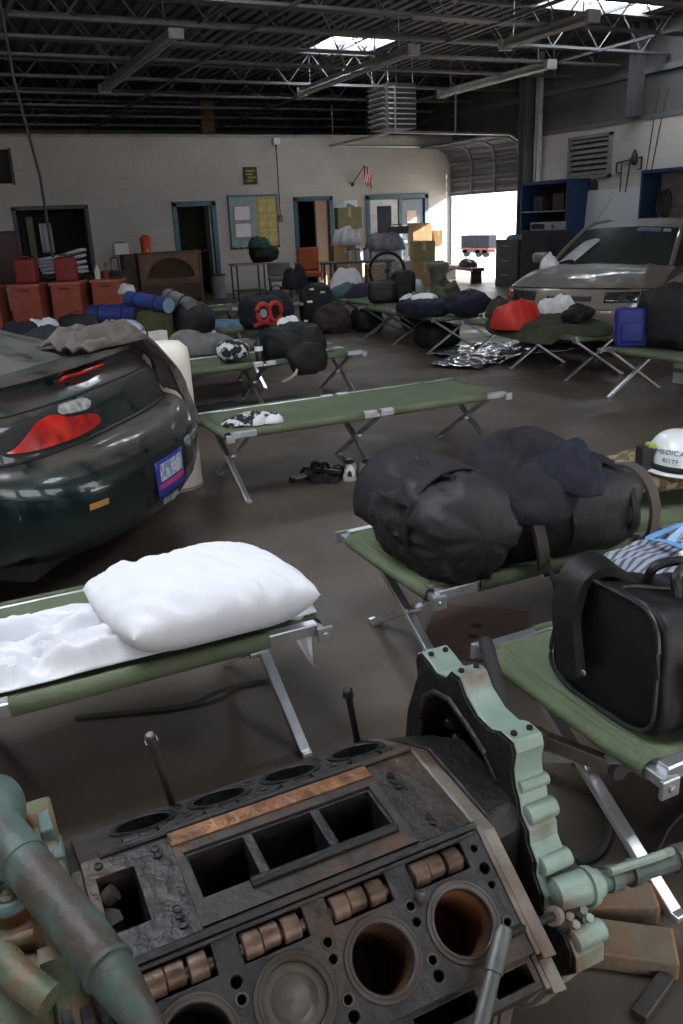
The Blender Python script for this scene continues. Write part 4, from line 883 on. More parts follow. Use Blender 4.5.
MB().b2((-.42, -.3, .74), (.42, .3, .80)).build('tray', dark_steel, r, smooth=0, bevel=.008)
for sx in (-1, 1):
    for sy in (-1, 1): MB().bar((sx * .38, sy * .26, .0), (sx * .38, sy * .26, .74), .04, .04).build('leg', dark_steel, r, smooth=0)
for k in range(5):
    o = MB().grid(lambda u, v, k=k: V((-.40 + .8 * u + .03 * nz((v, k, 0), 2, 1), -.24 + .48 * v, .028 + .03 * math.sin(u * 4 + k) * u + .012 * nz((u * 3, v * 3, k), 2, 4) + .11 * u * k / 4)), 18, 12).build('folded_linen', mat('pale_linen', (.58, .60, .66), .9, 0, .06, 5), smooth=60, solid=.05, loc=(2.45, 17.0, .815 + .06 * k), rot=(0, 0, -.35)); tag(o, 'folded white linen sheet on the trolley in the left opening', 'linen', 'white linen pile')
# hung cloth, panel and bright gap inside the left opening
o = MB().grid(lambda u, v: V((-.13 + .26 * u, .02 * math.sin(u * 14), -.62 * v)), 20, 8).build('garment_bag', mat('clear_plastic', (.42, .43, .47), .35, 0, .1, 6), smooth=50, solid=.01, loc=(2.62, 20.1, 1.75)); tag(o, 'pale plastic garment bag hanging inside the left opening', 'garment bag')
o = box_obj('yellow_board', (2.28, 20.5, .9), (2.42, 20.54, 1.9), mat('pale_yellow_board', (.30, .26, .14), .7)); tag(o, 'narrow pale yellow board standing inside the left opening', 'board')
o = MB().grid(lambda u, v: V((-.25 + .5 * u, .03 * math.sin(u * 22), -1.2 * v)), 30, 6).build('dark_curtain', mat('slate_curtain', (.05, .055, .075), .9), smooth=50, solid=.01, loc=(2.1, 20.7, 2.0)); tag(o, 'dark blue grey curtain hanging inside the left opening', 'curtain')
lampm = mat('lit_slit_window', (.8, .8, .8), .5, emit=(.9, .95, 1), estr=1.2)
e = bpy.data.objects.new('window_7', None); COL.objects.link(e); e['kind'] = 'structure'; e.location = (2.0, 22.78, 1.2); MB().b2((-.06, -.02, -.3), (.06, 0, .35)).build('window_pane', lampm, e, smooth=0); MB().b2((-.09, -.005, -.33), (.09, .01, .38)).build('window_frame', dark_steel, e, smooth=0)
e = bpy.data.objects.new('trim_4', None); COL.objects.link(e); e['kind'] = 'structure'; e.location = ((OP1[0] + OP1[1]) / 2, YF, 0)
hw_ = (OP1[1] - OP1[0]) / 2; mb = MB(); mb.b2((-hw_ - .03, -.03, 0), (-hw_ + .05, .2, 2.07)); mb.b2((hw_ - .05, -.03, 0), (hw_ + .03, .2, 2.07)); mb.b2((-hw_ - .03, -.03, 2.02), (hw_ + .03, .2, 2.1)); mb.build('opening_frame', mat('dark_frame', (.09, .085, .08), .6), e, smooth=0)
r = thing('electric_cabinet', 'maroon brown wall cabinet at the far left beside the opening', 'cabinet', (1.62, YF - .14, 0)); MB().b2((-.4, -.1, .55), (.30, .12, 1.62)).build('cabinet_body', mat('maroon_paint', (.085, .04, .035), .6), r, smooth=0, bevel=.01); MB().b2((-.36, -.115, .6), (.26, -.1, 1.57)).build('cabinet_door', mat('maroon_door', (.095, .045, .04), .55), r, smooth=0, bevel=.006)
r = thing('wall_board', 'black board high on the wall at the far left', 'board', (1.6, YF - .03, 0)); MB().b2((-.5, -.02, 2.55), (.46, .025, 3.2)).build('board_face', dark_void, r, smooth=0); MB().b2((.44, -.03, 2.52), (.49, .028, 3.23)).build('board_edge', dark_steel, r, smooth=0)
o = MB().tube([(1.28, 10.9, DECK - .1), (1.35, 11.1, 3.2), (1.5, 11.3, 2.2), (1.52, 11.4, 1.25)], .017, 8).build('hanging_cord', dark_steel); tag(o, 'dark cord hanging from the roof above the red bins', 'cord')

# wooden cabinet, cooler, dispenser
r = thing('wooden_cabinet', 'brown wooden cabinet with an arched spindle front beside the green room door', 'cabinet', (4.88, 18.55, 0), -.10)
w, h = 1.36, 1.02; mb = MB()
mb.b2((-w / 2, -.22, 0), (-w / 2 + .06, .25, h)); mb.b2((w / 2 - .06, -.22, 0), (w / 2, .25, h)); mb.b2((-w / 2 - .02, -.25, h), (w / 2 + .02, .27, h + .04)); mb.b2((-w / 2, -.2, .38), (w / 2, -.17, .52)); mb.b2((-w / 2 + .06, .20, .05), (w / 2 - .06, .22, h)); mb.build('carcass', wood_brown, r, smooth=0, bevel=.006)
ar = MB(); n_ = 20; x0, x1 = -w / 2 + .06, w / 2 - .06; cx_ = 0; out = []
for k in range(n_ + 1):
    a = PI - PI * k / n_; out.append((cx_ + (x1 - x0) / 2 * .82 * math.cos(a), .52 + .42 * math.sin(a)))
for (p, q) in zip(out[:-1], out[1:]):
    ar.add([(p[0], -.2, p[1]), (q[0], -.2, q[1]), (q[0], -.2, h), (p[0], -.2, h), (p[0], -.17, p[1]), (q[0], -.17, q[1]), (q[0], -.17, h), (p[0], -.17, h)], [(0, 1, 2, 3), (7, 6, 5, 4), (0, 4, 5, 1)])
ar.b2((x0, -.2, .52), (out[0][0], -.17, h)); ar.b2((out[-1][0], -.2, .52), (x1, -.17, h)); ar.build('arched_front', mat('reddish_wood', (.19, .075, .03), .45, 0, .25, 6), r, smooth=0, weld=1e-4)
sp_ = MB()
for k in range(12):
    xx = x0 + .18 + (x1 - x0 - .36) * k / 11; sp_.tube([(xx, -.185, .52), (xx, -.185, .52 + .42 * math.sqrt(max(0, 1 - (xx / ((x1 - x0) / 2 * .82)) ** 2)))], .012, 6)
sp_.build('spindles', wood_brown, r)
lp = MB(); lp.b2((x0, -.19, .06), (x1, -.17, .38)); lp.build('lower_panel', mat('dark_wood_panel', (.06, .028, .014), .5), r, smooth=0)
r = thing('drink_cooler', 'small orange drink cooler on top of the wooden cabinet', 'cooler', (4.42, 18.55, 1.06)); MB().lathe([(0, 0), (.10, 0), (.115, .24), (.115, .25), (0, .25)], n=20).build('cooler_body', mat('orange_plastic', (.62, .10, .02), .5), r); MB().lathe([(.12, .25), (.12, .30), (.05, .36), (0, .37)], n=20).build('cooler_lid', mat('orange_red_plastic', (.55, .07, .02), .5), r); MB().box((0, -.125, .05), (.03, .03, .04)).build('tap', paper, r, smooth=0)
r = thing('side_pedestal', 'dark narrow cupboard left of the arched wooden front', 'cupboard', (4.05, 18.75, 0)); MB().b2((-.14, -.2, 0), (.12, .2, 1.04)).build('cupboard_body', mat('black_brown_wood', (.045, .035, .028), .5), r, smooth=0, bevel=.006); MB().b2((-.12, -.212, .04), (.10, -.2, 1.0)).build('cupboard_door', mat('dark_wood_panel', (.06, .028, .014), .5), r, smooth=0)
r = thing('towel_dispenser', 'white towel dispenser on the far wall left of the orange cooler', 'dispenser', (4.08, YF - .09, 1.15)); MB().b2((-.16, -.09, -.12), (.16, .09, .12)).build('dispenser_body', paper, r, smooth=0, bevel=.02); MB().b2((-.1, -.05, .12), (.1, .05, .15)).build('dispenser_slot', grey_cloth, r, smooth=0)
r = thing('wall_outlet', 'small pinkish outlet box on the wall below the towel dispenser', 'outlet', (3.75, YF - .03, .82)); MB().b2((-.05, -.03, -.06), (.05, .03, .06)).build('outlet_box', mat('pinkish_plate', (.5, .36, .33), .6), r, smooth=0, bevel=.006); MB().b2((-.015, -.036, .01), (.015, -.03, .035)).build('socket', dark_void, r, smooth=0)
r = thing('litter_bin', 'grey cylindrical bin at the foot of the green room door frame', 'bin', (5.98, 18.55, 0)); MB().lathe([(0, 0), (.14, 0), (.16, .5), (.15, .5), (.135, .02), (0, .02)], n=18).build('bin_body', mat('grey_bin', (.23, .24, .27), .5), r); MB().lathe([(.165, .48), (.165, .52), (.15, .52)], n=18).build('bin_rim', dark_steel, r)

# desk with green and black bags, orange chair
r = thing('writing_desk', 'small worn school desk below the notice board', 'desk', (6.35, 17.6, 0), -.1); MB().b2((-.35, -.3, .72), (.35, .3, .76)).build('desk_top', mat('worn_desk_top', (.32, .24, .2), .6), r, smooth=0, bevel=.008)
for sx in (-1, 1):
    for sy in (-1, 1): MB().bar((sx * .3, sy * .25, 0), (sx * .3, sy * .25, .72), .03, .03).build('leg', dark_steel, r, smooth=0)
mb = MB(); mb.b2((-.3, -.26, .18), (.3, .26, .2)); mb.build('lower_shelf', dark_steel, r, smooth=0)
o = bag('black_bag', 'black lumpy bag on the school desk under the notice board', (.66, .5, .36), black_nylon, (6.72, 17.5, .76), 0, 101, e=(.8, .8), amp=.05, crease=.02)
o = heap('green_jacket', .5, .42, .24, mat('dark_green_cloth', (.02, .07, .06), .9, 0, .2, 9, bump=.3), seed=102, loc=(6.62, 17.5, 1.06), amp=.4); tag(o, 'dark green jacket on top of the black lumpy bag', 'jacket')
r = thing('tub_chair', 'grey upholstered chair beside the school desk', 'chair', (6.95, 17.25, 0), -.3)
MB().b2((-.25, -.25, .36), (.25, .25, .46)).build('seat', grey_cloth, r, smooth=0, bevel=.03); MB().b2((-.25, .18, .46), (.25, .26, .74)).build('backrest', grey_cloth, r, smooth=0, bevel=.03)
for sx in (-1, 1):
    for sy in (-1, 1): MB().tube([(sx * .22, sy * .22, 0), (sx * .22, sy * .22, .37)], .014, 8).build('leg', dark_steel, r)
r = thing('arm_chair', 'orange armchair in front of the brown wooden door', 'chair', (7.95, 17.9, 0), -.35)
om = mat('orange_upholstery', (.34, .075, .02), .7, 0, .15, 8)
MB().b2((-.27, -.27, .36), (.27, .25, .48)).build('seat', om, r, smooth=0, bevel=.03); MB().b2((-.25, .19, .48), (.25, .28, 1.0)).build('backrest', om, r, smooth=0, bevel=.05)
for s in (-1, 1):
    MB().tube([(s * .3, -.25, 0), (s * .3, -.25, .60), (s * .3, -.2, .64), (s * .3, .2, .64), (s * .3, .27, .6), (s * .3, .3, 0)], .018, 8).build('arm_frame', dark_steel, r); MB().b2((s * .3 - .025, -.2, .65), (s * .3 + .025, .2, .68)).build('arm_pad', om, r, smooth=0, bevel=.008)

# pile of cartons with things on them, bicycle wheel
def carton(label, c, s, rz, m=cardboard, grp=None):
    r = thing('carton', label, 'box', c, rz, grp); sx, sy, sz = s
    MB().b2((-sx / 2, -sy / 2, 0), (sx / 2, sy / 2, sz)).build('box_body', m, r, smooth=0, bevel=.006)
    MB().b2((-sx / 2 - .002, -.03, sz - .004), (sx / 2 + .002, .03, sz + .002)).b2((-.03 - .0, -sy / 2 - .002, sz * .55), (.03, -sy / 2, sz)).build('packing_tape', mat('tan_tape', (.45, .32, .18), .4), r, smooth=0)
    return r
carton('large cardboard carton at the base of the pile by the brown door', (8.85, 17.75, 0), (.6, .5, .62), -.3)
carton('cardboard carton second up in the pile by the brown door', (8.75, 17.8, .62), (.52, .45, .40), -.2)
carton('olive brown carton topmost in the pile by the brown door', (8.95, 17.85, 1.36), (.55, .45, .46), -.25, mat('olive_cardboard', (.22, .19, .09), .9))
carton('wide carton under the packages right of the pile', (9.75, 17.6, 0), (.9, .55, .55), -.35)
carton('upright olive carton beside the white door', (10.78, 17.6, .55), (.52, .45, .46), -.35, mat('olive_cardboard', (.22, .19, .09), .9))
carton('low carton under the upright olive one', (10.78, 17.6, 0), (.6, .5, .55), -.35)
carton('lower brown carton stacked before the side window', (11.35, 18.7, .62), (.48, .42, .38), -.3)
carton('upper brown carton stacked before the side window', (11.37, 18.7, 1.0), (.50, .42, .40), -.2)
carton('small brown carton right of the stack at the side window', (11.82, 18.6, .86), (.22, .3, .36), -.3)
r = thing('white_stool', 'white stand under the cartons at the side window', 'stand', (11.5, 18.7, 0)); MB().b2((-.45, -.25, .58), (.5, .25, .62)).build('stand_top', paper, r, smooth=0, bevel=.006)
for sx in (-.4, .45):
    for sy in (-.2, .2): MB().bar((sx, sy, 0), (sx, sy, .58), .05, .05).build('leg', paper, r, smooth=0)
MB().b2((.2, -.2, .62), (.48, .2, .86)).build('riser_box', paper, r, smooth=0)
o = heap('plastic_bags', .75, .5, .44, mat('pale_plastic', (.42, .42, .45), .35, 0, .15, 8, bump=.4, bscale=12), seed=111, loc=(8.85, 17.75, 1.0), amp=.4, folds=5); tag(o, 'pale plastic bags between the stacked cartons', 'bag')
o = heap('grey_packages', .95, .6, .42, mat('grey_package', (.12, .12, .13), .6, 0, .4, 8, bump=.3), seed=112, loc=(9.75, 17.6, .85), rot=(0, 0, -.3), amp=.5, folds=4); tag(o, 'grey wrapped packages lying in the middle of the carton pile', 'packages')
carton('white box under the grey packages', (9.75, 17.6, .55), (.7, .5, .30), -.3, mat('off_white_card', (.42, .42, .40), .85))
r = thing('dark_toolbox', 'dark toolbox on top of the grey packages', 'toolbox', (10.15, 17.7, 1.2), -.3); MB().b2((-.25, -.14, 0), (.25, .14, .16)).build('box_body', dark_steel, r, smooth=0, bevel=.01); MB().tube([(-.1, 0, .16), (-.1, 0, .21), (.1, 0, .21), (.1, 0, .16)], .012, 8).build('carry_handle', black_plastic, r)
r = thing('folding_table', 'low table with a dark edge in front of the carton pile', 'table', (8.4, 16.4, 0), -.42); MB().b2((-.8, -.3, .68), (.8, .3, .72)).build('table_top', mat('dark_table_top', (.05, .05, .055), .5), r, smooth=0, bevel=.006)
for sx in (-1, 1):
    for sy in (-1, 1): MB().bar((sx * .7, sy * .25, 0), (sx * .7, sy * .25, .68), .035, .035).build('leg', dark_steel, r, smooth=0)
for k, (x, lab) in enumerate(((-.15, 'clear jar on the low table, left of three'), (.02, 'clear jar on the low table, middle of three'), (.2, 'clear jar on the low table, right of three'))):
    r2 = thing('glass_jar', lab, 'jar', (8.4 + x * .9, 16.4 - x * .4, .72)); MB().lathe([(0, 0), (.06, 0), (.06, .2), (.05, .22)], n=14).build('jar_body', mat('pale_jar_glass', (.4, .45, .5), .15, 0, .05, 4, trans=.5), r2); MB().lathe([(.055, .22), (.055, .25), (0, .25)], n=14).build('lid', dark_steel, r2)
o = heap('white_tarp', .7, .4, .3, white_cloth, seed=114, loc=(9.45, 16.0, .0), rot=(0, 0, -.4), amp=.4); tag(o, 'white plastic sheeting heaped in front of the bicycle wheel', 'sheeting')
carton('grey carton behind the bicycle wheel', (9.75, 16.95, 0), (.5, .4, .62), -.3, mat('grey_card', (.25, .25, .27), .85))
r = thing('bicycle_wheel', 'large black bicycle wheel leaning against the boxes', 'wheel', (8.72, 15.66, .520), 0, rot=(math.radians(4), 0, -.40))
r.scale = (1.15, 1.15, 1.15)
carton('flat pale carton under the bicycle wheel', (8.72, 15.66, 0), (.5, .34, .125), -.3, mat('off_white_card', (.42, .42, .40), .85))
MB().tube([(.32 * math.cos(a), 0, .32 * math.sin(a)) for a in [2 * PI * k / 48 for k in range(48)]], .022, 10, closed=True).build('tyre', rubber, r)
MB().tube([(.295 * math.cos(a), 0, .295 * math.sin(a)) for a in [2 * PI * k / 48 for k in range(48)]], .011, 8, closed=True).build('rim', dark_steel, r)
sp_ = MB()
for k in range(20):
    a = 2 * PI * k / 20; s = .025 if k % 2 else -.025; sp_.tube([(.03 * math.cos(a + .4), s, .03 * math.sin(a + .4)), (.29 * math.cos(a), 0, .29 * math.sin(a))], .003, 4)
sp_.build('spokes', steel_dull, r); MB().tube([(0, -.05, 0), (0, -.03, 0), (0, -.028, 0), (0, .028, 0), (0, .03, 0), (0, .05, 0)], [.02, .02, .045, .045, .02, .02], 14).build('hub', black_plastic, r)
r = thing('trash_can', 'grey trash can with a wide lid standing inside the bay door', 'trash can', (9.75, 15.3, 0)); MB().lathe([(0, 0), (.15, 0), (.19, .55), (.17, .55), (.14, .02), (0, .02)], n=22).build('can_body', mat('grey_trash_plastic', (.20, .20, .19), .55), r); MB().lathe([(.23, .52), (.24, .56), (.22, .62), (.10, .67), (0, .68)], n=22).build('can_lid', mat('grey_green_lid', (.16, .19, .16), .55), r)
r = thing('low_bench', 'low dark red bench across the bottom of the bay door', 'bench', (12.0, 17.7, 0), 1.35); MB().b2((-1.0, -.15, .28), (1.0, .15, .36)).build('seat', mat('dark_red_paint', (.06, .022, .02), .6), r, smooth=0, bevel=.01)
for sx in (-.85, .85): MB().b2((sx - .04, -.13, 0), (sx + .04, .13, .28)).build('leg', dark_steel, r, smooth=0)
o = heap('dark_coat', .9, .4, .18, dark_cloth, seed=115, loc=(12.0, 17.5, .36), rot=(0, 0, 1.3), amp=.5); tag(o, 'dark coat lying on the low red bench', 'coat')

# ================================================================== WALL FITTINGS, FAR WALL
r = thing('notice_board', 'pale blue notice board with two papers and a yellow half', 'notice board', (7.32, YF - .03, 1.6))
MB().b2((-.60, -.015, -.55), (.06, .03, .56)).build('blue_panel', mat('pale_blue_board', (.28, .38, .40), .8), r, smooth=0); MB().b2((.06, -.012, -.55), (.58, .03, .56)).build('yellow_panel', mat('yellow_board', (.50, .40, .13), .8, 0, .15, 9), r, smooth=0)
fr = MB()
for (a, b) in (((-.63, -.022, -.6), (-.6, .03, .6)), ((.58, -.022, -.6), (.61, .03, .6)), ((-.63, -.022, .56), (.61, .03, .6)), ((-.63, -.022, -.6), (.61, .03, -.56))): fr.b2(a, b)
fr.build('board_frame', blue_trim, r, smooth=0)
for k in range(8): MB().box((-.55 + .16 * k, -.024, -.58), (.08, .006, .04), Matrix.Rotation(.6, 3, 'Y')).build('border_stripe', mat('black_border', (.02, .02, .02), .8), r, smooth=0)
def sheet_of_paper(label, parent_loc, w, h, edge, body=None, grp=None):
    q = thing('notice_sheet', label, 'paper', parent_loc, 0, grp); MB().b2((-w / 2, -.004, -h / 2), (w / 2, .004, h / 2)).build('sheet', body or paper, q, smooth=0)
    if edge:
        f = MB(); t = .02
        for (a, b) in (((-w / 2, -.006, -h / 2), (-w / 2 + t, -.003, h / 2)), ((w / 2 - t, -.006, -h / 2), (w / 2, -.003, h / 2)), ((-w / 2, -.006, h / 2 - t), (w / 2, -.003, h / 2)), ((-w / 2, -.006, -h / 2), (w / 2, -.003, -h / 2 + t))): f.b2(a, b)
        f.build('coloured_border', edge, q, smooth=0)
    return q
pink = mat('pink_border', (.55, .16, .28), .8)
sheet_of_paper('upper white sheet with a pink border on the blue notice board', (7.02, YF - .052, 1.80), .42, .34, pink); sheet_of_paper('lower white sheet with a pink border on the blue notice board', (7.02, YF - .052, 1.42), .42, .34, pink)
k = 0
for (x, z, lab) in ((7.54, 1.95, 'top left'), (7.76, 1.95, 'top right'), (7.54, 1.62, 'middle left'), (7.76, 1.62, 'middle right'), (7.54, 1.29, 'bottom left'), (7.76, 1.29, 'bottom right')):
    sheet_of_paper('yellow sheet at the %s of the yellow notice board half' % lab, (x, YF - .052, z), .19, .28, None, mat('yellow_sheet', (.60, .48, .19), .8), 'yellow notices')
r = thing('plaque', 'small framed brown and gold plaque above the notice board', 'plaque', (7.30, YF - .02, 2.62)); MB().b2((-.17, -.02, -.19), (.17, .02, .19)).build('plaque_frame', mat('dark_frame_wood', (.06, .045, .03), .5), r, smooth=0, bevel=.005)
pm = MB()
for (x, z, w_) in ((0, .10, .22), (-.03, .03, .18), (.03, -.04, .2), (-.02, -.11, .16)): pm.box((x, -.024, z), (w_, .006, .04))
pm.build('gold_lines', mat('gold_paint', (.42, .26, .08), .5), r, smooth=0)
r = thing('wall_siren', 'pale box lamp with a conduit running down the wall beside the notice board', 'fixture', (7.97, YF - .05, 3.35)); MB().box((0, -.04, .0), (.16, .16, .14)).build('lamp_box', paper, r, smooth=0, bevel=.01); MB().tube([(.02, .0, -.07), (.02, .0, -1.62)], .014, 8).build('conduit', mat('dark_conduit', (.12, .12, .12), .5), r); MB().box((.02, -.005, -1.70), (.10, .06, .16)).build('switch_box', grey_cloth, r, smooth=0, bevel=.006)
r = thing('flag', 'small striped flag on a staff fixed to the far wall', 'flag', (9.98, YF - .02, 2.38), 0)
MB().tube([(0, 0, 0), (.22, -.25, .42)], .01, 8).build('staff', wood_brown, r); MB().box((0, -.0, 0), (.07, .03, .09)).build('bracket', dark_steel, r, smooth=0)
cl_r, cl_w, cl_b = mat('flag_red', (.5, .03, .04), .8), mat('flag_white', (.6, .6, .6), .8), mat('flag_blue', (.03, .05, .22), .8)
mb = MB()
for k in range(7):
    mb.cur = k % 2
    mb.grid(lambda u, v, k=k: V((.20 + (k + v) * .035 - .03 * u, -.23 - .05 * math.sin(u * 3 + k * .6), .40 - .06 * (k) * .2 - .33 * u - .02 * k)), 8, 2)
mb.build('flag_cloth', [cl_r, cl_w], r, smooth=0, solid=.003, weld=1e-4)
MB().grid(lambda u, v: V((.20 + .12 * v - .015 * u, -.242 - .03 * u, .395 - .15 * u - .02 * v)), 5, 4).build('flag_canton', cl_b, r, smooth=0, solid=.003)
sheet_of_paper('white poster with a blue drawing right of the brown door', (9.92, YF - .01, 1.78), .36, .46, None); MB().box((9.90, YF - .017, 1.86), (.22, .004, .12), Matrix.Rotation(.4, 3, 'Y')).build('drawing', mat('blue_drawing', (.12, .25, .38), .8), None, smooth=0)
d_ = bpy.data.objects['drawing']; par = [o for o in bpy.data.objects if o.get('label') == 'white poster with a blue drawing right of the brown door'][0]; d_.parent = par; d_.location = (-par.location.x, -par.location.y, -par.location.z)
r = thing('cabinet_door_panel', 'white notice hung between the brown door and the poster', 'notice', (9.58, YF - .012, 1.7)); MB().b2((-.09, -.008, -.3), (.12, .008, .28)).build('sheet', mat('pale_notice', (.5, .5, .52), .8), r, smooth=0)

# ================================================================== RIGHT WALL
bl_shelf = mat('blue_shelf_steel', (.008, .030, .085), .45, 0, .12, 3); bl_in = mat('dark_shelf_inside', (.03, .028, .03), .8)
def shelving(label, y0, y1, h, depth, zs, inner, x=XR - .01):
    r = thing('shelf_unit', label, 'shelf', (x - depth / 2, (y0 + y1) / 2, 0)); l = (y1 - y0) / 2; d = depth / 2
    for s in (-1, 1): MB().b2((-d, s * l - .025, 0), (d, s * l + .025, h)).build('side_panel', bl_shelf, r, smooth=0, bevel=.004)
    MB().b2((-d, -l, h - .06), (d, l, h)).build('top_panel', bl_shelf, r, smooth=0, bevel=.004); MB().b2((d - .02, -l, 0), (d, l, h - .05)).build('back_panel', inner, r, smooth=0)
    for z in zs: MB().b2((-d + .01, -l + .025, z - .015), (d - .02, l - .025, z + .015)).build('shelf_board', mat('grey_shelf_board', (.17, .16, .155), .6), r, smooth=0, bevel=.003)
    return r
shelving('tall blue steel shelf unit beside the bay door', 14.35, 15.85, 2.17, .6, (.55, 1.05, 1.55), bl_in)
shelving('blue framed shelf unit on the wall behind the tan car roof', 10.2, 12.4, 2.2, .5, (.7, 1.30), mat('pinkish_shelf_back', (.22, .19, .19), .8))
for k, (y, z, s, lab) in enumerate(((15.5, 1.565, (.3, .3, .3), 'dark box on the upper board of the tall blue shelf, farther in'), (14.8, 1.565, (.34, .36, .34), 'dark box on the upper board of the tall blue shelf, nearer one'), (15.1, 1.065, (.3, .5, .25), 'dark box on the middle board of the tall blue shelf'))):
    r = thing('shelf_box', lab, 'box', (12.62, y, z)); MB().b2((-s[0] / 2, -s[1] / 2, 0), (s[0] / 2, s[1] / 2, s[2])).build('box_body', mat('black_brown_box', (.035, .028, .025), .8), r, smooth=0, bevel=.01); MB().b2((-s[0] / 2 - .004, -.05, s[2] * .4), (-s[0] / 2, .05, s[2] * .5)).build('hand_hole', dark_void, r, smooth=0)
o = MB(); 
for k in range(3): o.tube([(12.60 - .02 * k, 11.95 + (.15 - .015 * k) * math.cos(a) * .7 + .05 * k, 1.60 + (.24 - .02 * k) * math.sin(a)) for a in [2 * PI * j / 24 for j in range(24)]], .022, 8, closed=True)
o = o.build('hose_coil', rubber); tag(o, 'black hose coiled on the blue framed shelf', 'hose')
o = thing('white_bucket', 'pale bucket on the low board of the blue framed shelf', 'bucket', (12.5, 12.0, .715)); MB().lathe([(0, 0), (.12, 0), (.14, .3), (.13, .3), (.11, .02), (0, .02)], n=18).build('bucket_body', mat('pale_bucket', (.33, .31, .29), .6), o); MB().lathe([(.145, .28), (.145, .31), (.13, .31)], n=18).build('bucket_rim', grey_cloth, o)
r = thing('wall_louver', 'grey slatted louver vent set in the right wall', 'vent', (XR - .03, 14.38, 2.58)); fr = MB()
for (a, b) in (((-.05, -.63, -.42), (.04, -.57, .42)), ((-.05, .57, -.42), (.04, .63, .42)), ((-.05, -.63, .36), (.04, .63, .42)), ((-.05, -.63, -.42), (.04, .63, -.36))): fr.b2(a, b)
fr.build('vent_frame', mat('louver_grey', (.21, .19, .175), .6), r, smooth=0)
sl = MB()
for k in range(7): sl.box((-.01, 0, -.31 + .105 * k), (.10, 1.16, .010), Matrix.Rotation(-.8, 3, 'Y'))
sl.build('vent_slats', mat('louver_grey', (.21, .19, .175), .6), r, smooth=0); MB().b2((.02, -.58, -.38), (.03, .58, .38)).build('vent_backing', dark_void, r, smooth=0)
r = thing('wall_rack', 'black iron bracket with hanging rods on the right wall', 'bracket', (XR - .02, 13.2, 2.4)); mb = MB(); mb.bar((-.05, -.32, .06), (-.05, .34, .0), .03, .03); mb.bar((-.05, -.32, .06), (-.05, -.32, -.15), .025, .025); mb.bar((-.05, .34, 0), (-.05, .34, -.17), .025, .025); mb.bar((-.05, .34, -.17), (-.05, .22, -.19), .02, .02); mb.bar((-.05, -.32, -.15), (-.05, -.22, -.15), .02, .02); mb.build('bracket_frame', dark_steel, r, smooth=0)
MB().lathe([(.03, -.13), (.07, -.05), (.06, .05), (.02, .15)], (-.06, -.14, .06), None, 10).build('bracket_boss', dark_steel, r); mb = MB(); mb.tube([(-.05, .20, .0), (-.05, .2, -.55)], .014, 6); mb.tube([(-.05, -.02, 0), (-.05, .05, -.55)], .014, 6); mb.build('hanging_rod', dark_steel, r)
r = thing('wall_hook', 'small black oval fitting on the right wall below the louver', 'fitting', (XR - .03, 14.17, 2.0)); MB().lathe([(0, -.03), (.10, -.03), (.09, .02), (0, .03)], (0, 0, 0), Matrix.Rotation(PI / 2, 3, 'Y') @ Matrix.Diagonal((1.4, .8, 1)), 16).build('fitting_body', dark_steel, r)
r = thing('white_board', 'big white board leaning on the wall behind the tan car', 'board', (12.72, 13.50, 0), 0, rot=(0, math.radians(4), 0)); MB().b2((-.02, -.85, .75), (.02, .85, 1.93)).build('board_face', mat('dull_white_board', (.50, .51, .53), .5, 0, .05, 2), r, smooth=0); mb = MB(); mb.tube([(-.024, .6, 1.2), (-.024, .1, 1.75)], .006, 6); mb.build('pen_line', mat('grey_pen', (.2, .2, .22), .6), r)
for s in (-.6, .6): MB().bar((.0, s, 0), (.0, s, .76), .05, .04).build('board_leg', dark_steel, r, smooth=0)
r = thing('steel_cabinet', 'dark grey steel cabinet standing beside the bay door opening', 'cabinet', (11.95, 15.50, 0)); MB().b2((-.28, -.40, 0), (.28, .42, 1.0)).build('cabinet_body', mat('dark_grey_cabinet', (.045, .05, .06), .5, 0, .1, 3), r, smooth=0, bevel=.01)
for k in range(3): dr = MB().b2((-.292, -.37, .06 + .31 * k), (-.28, .39, .34 + .31 * k)).build('drawer', mat('dark_grey_drawer', (.05, .055, .065), .5), r, smooth=0, bevel=.004); MB().bar((-.305, -.1, .25 + .31 * k), (-.305, .15, .25 + .31 * k), .015, .02).build('drawer_handle', steel_dull, dr, smooth=0)
o = heap('tool_litter', .4, .7, .10, mat('teal_tools', (.06, .12, .13), .6, 0, .5, 12), seed=121, loc=(11.95, 15.5, 1.0), amp=.8, folds=12); tag(o, 'small teal and dark odds and ends on the dark steel cabinet', 'tools', kind='stuff')
r = thing('tool_chest', 'tall black tool chest right of the dark steel cabinet', 'tool chest', (11.95, 14.55, 0)); MB().b2((-.3, -.5, 0), (.3, .45, 1.18)).build('chest_body', mat('black_chest_paint', (.02, .02, .024), .4), r, smooth=0, bevel=.01)
for k in range(5): dr = MB().b2((-.312, -.47, .06 + .22 * k), (-.3, .42, .26 + .22 * k)).build('drawer', mat('black_drawer_paint', (.025, .025, .03), .4), r, smooth=0, bevel=.004); MB().bar((-.325, -.2, .23 + .22 * k), (-.325, .2, .23 + .22 * k), .012, .015).build('drawer_handle', dark_steel, dr, smooth=0)
r = thing('radio', 'pale grey radio box on the tall black tool chest', 'radio', (11.95, 14.55, 1.18), .1); MB().b2((-.15, -.42, 0), (.15, .32, .16)).build('radio_body', mat('radio_grey', (.24, .25, .26), .5), r, smooth=0, bevel=.012); MB().b2((-.155, -.1, .03), (-.15, .28, .13)).build('radio_front', dark_void, r, smooth=0)
for s in (-.28, -.0): MB().lathe([(.025, 0), (.025, .012)], (-.15, s - .05, .08), Matrix.Rotation(-PI / 2, 3, 'Y'), 12).build('radio_knob', dark_steel, r)

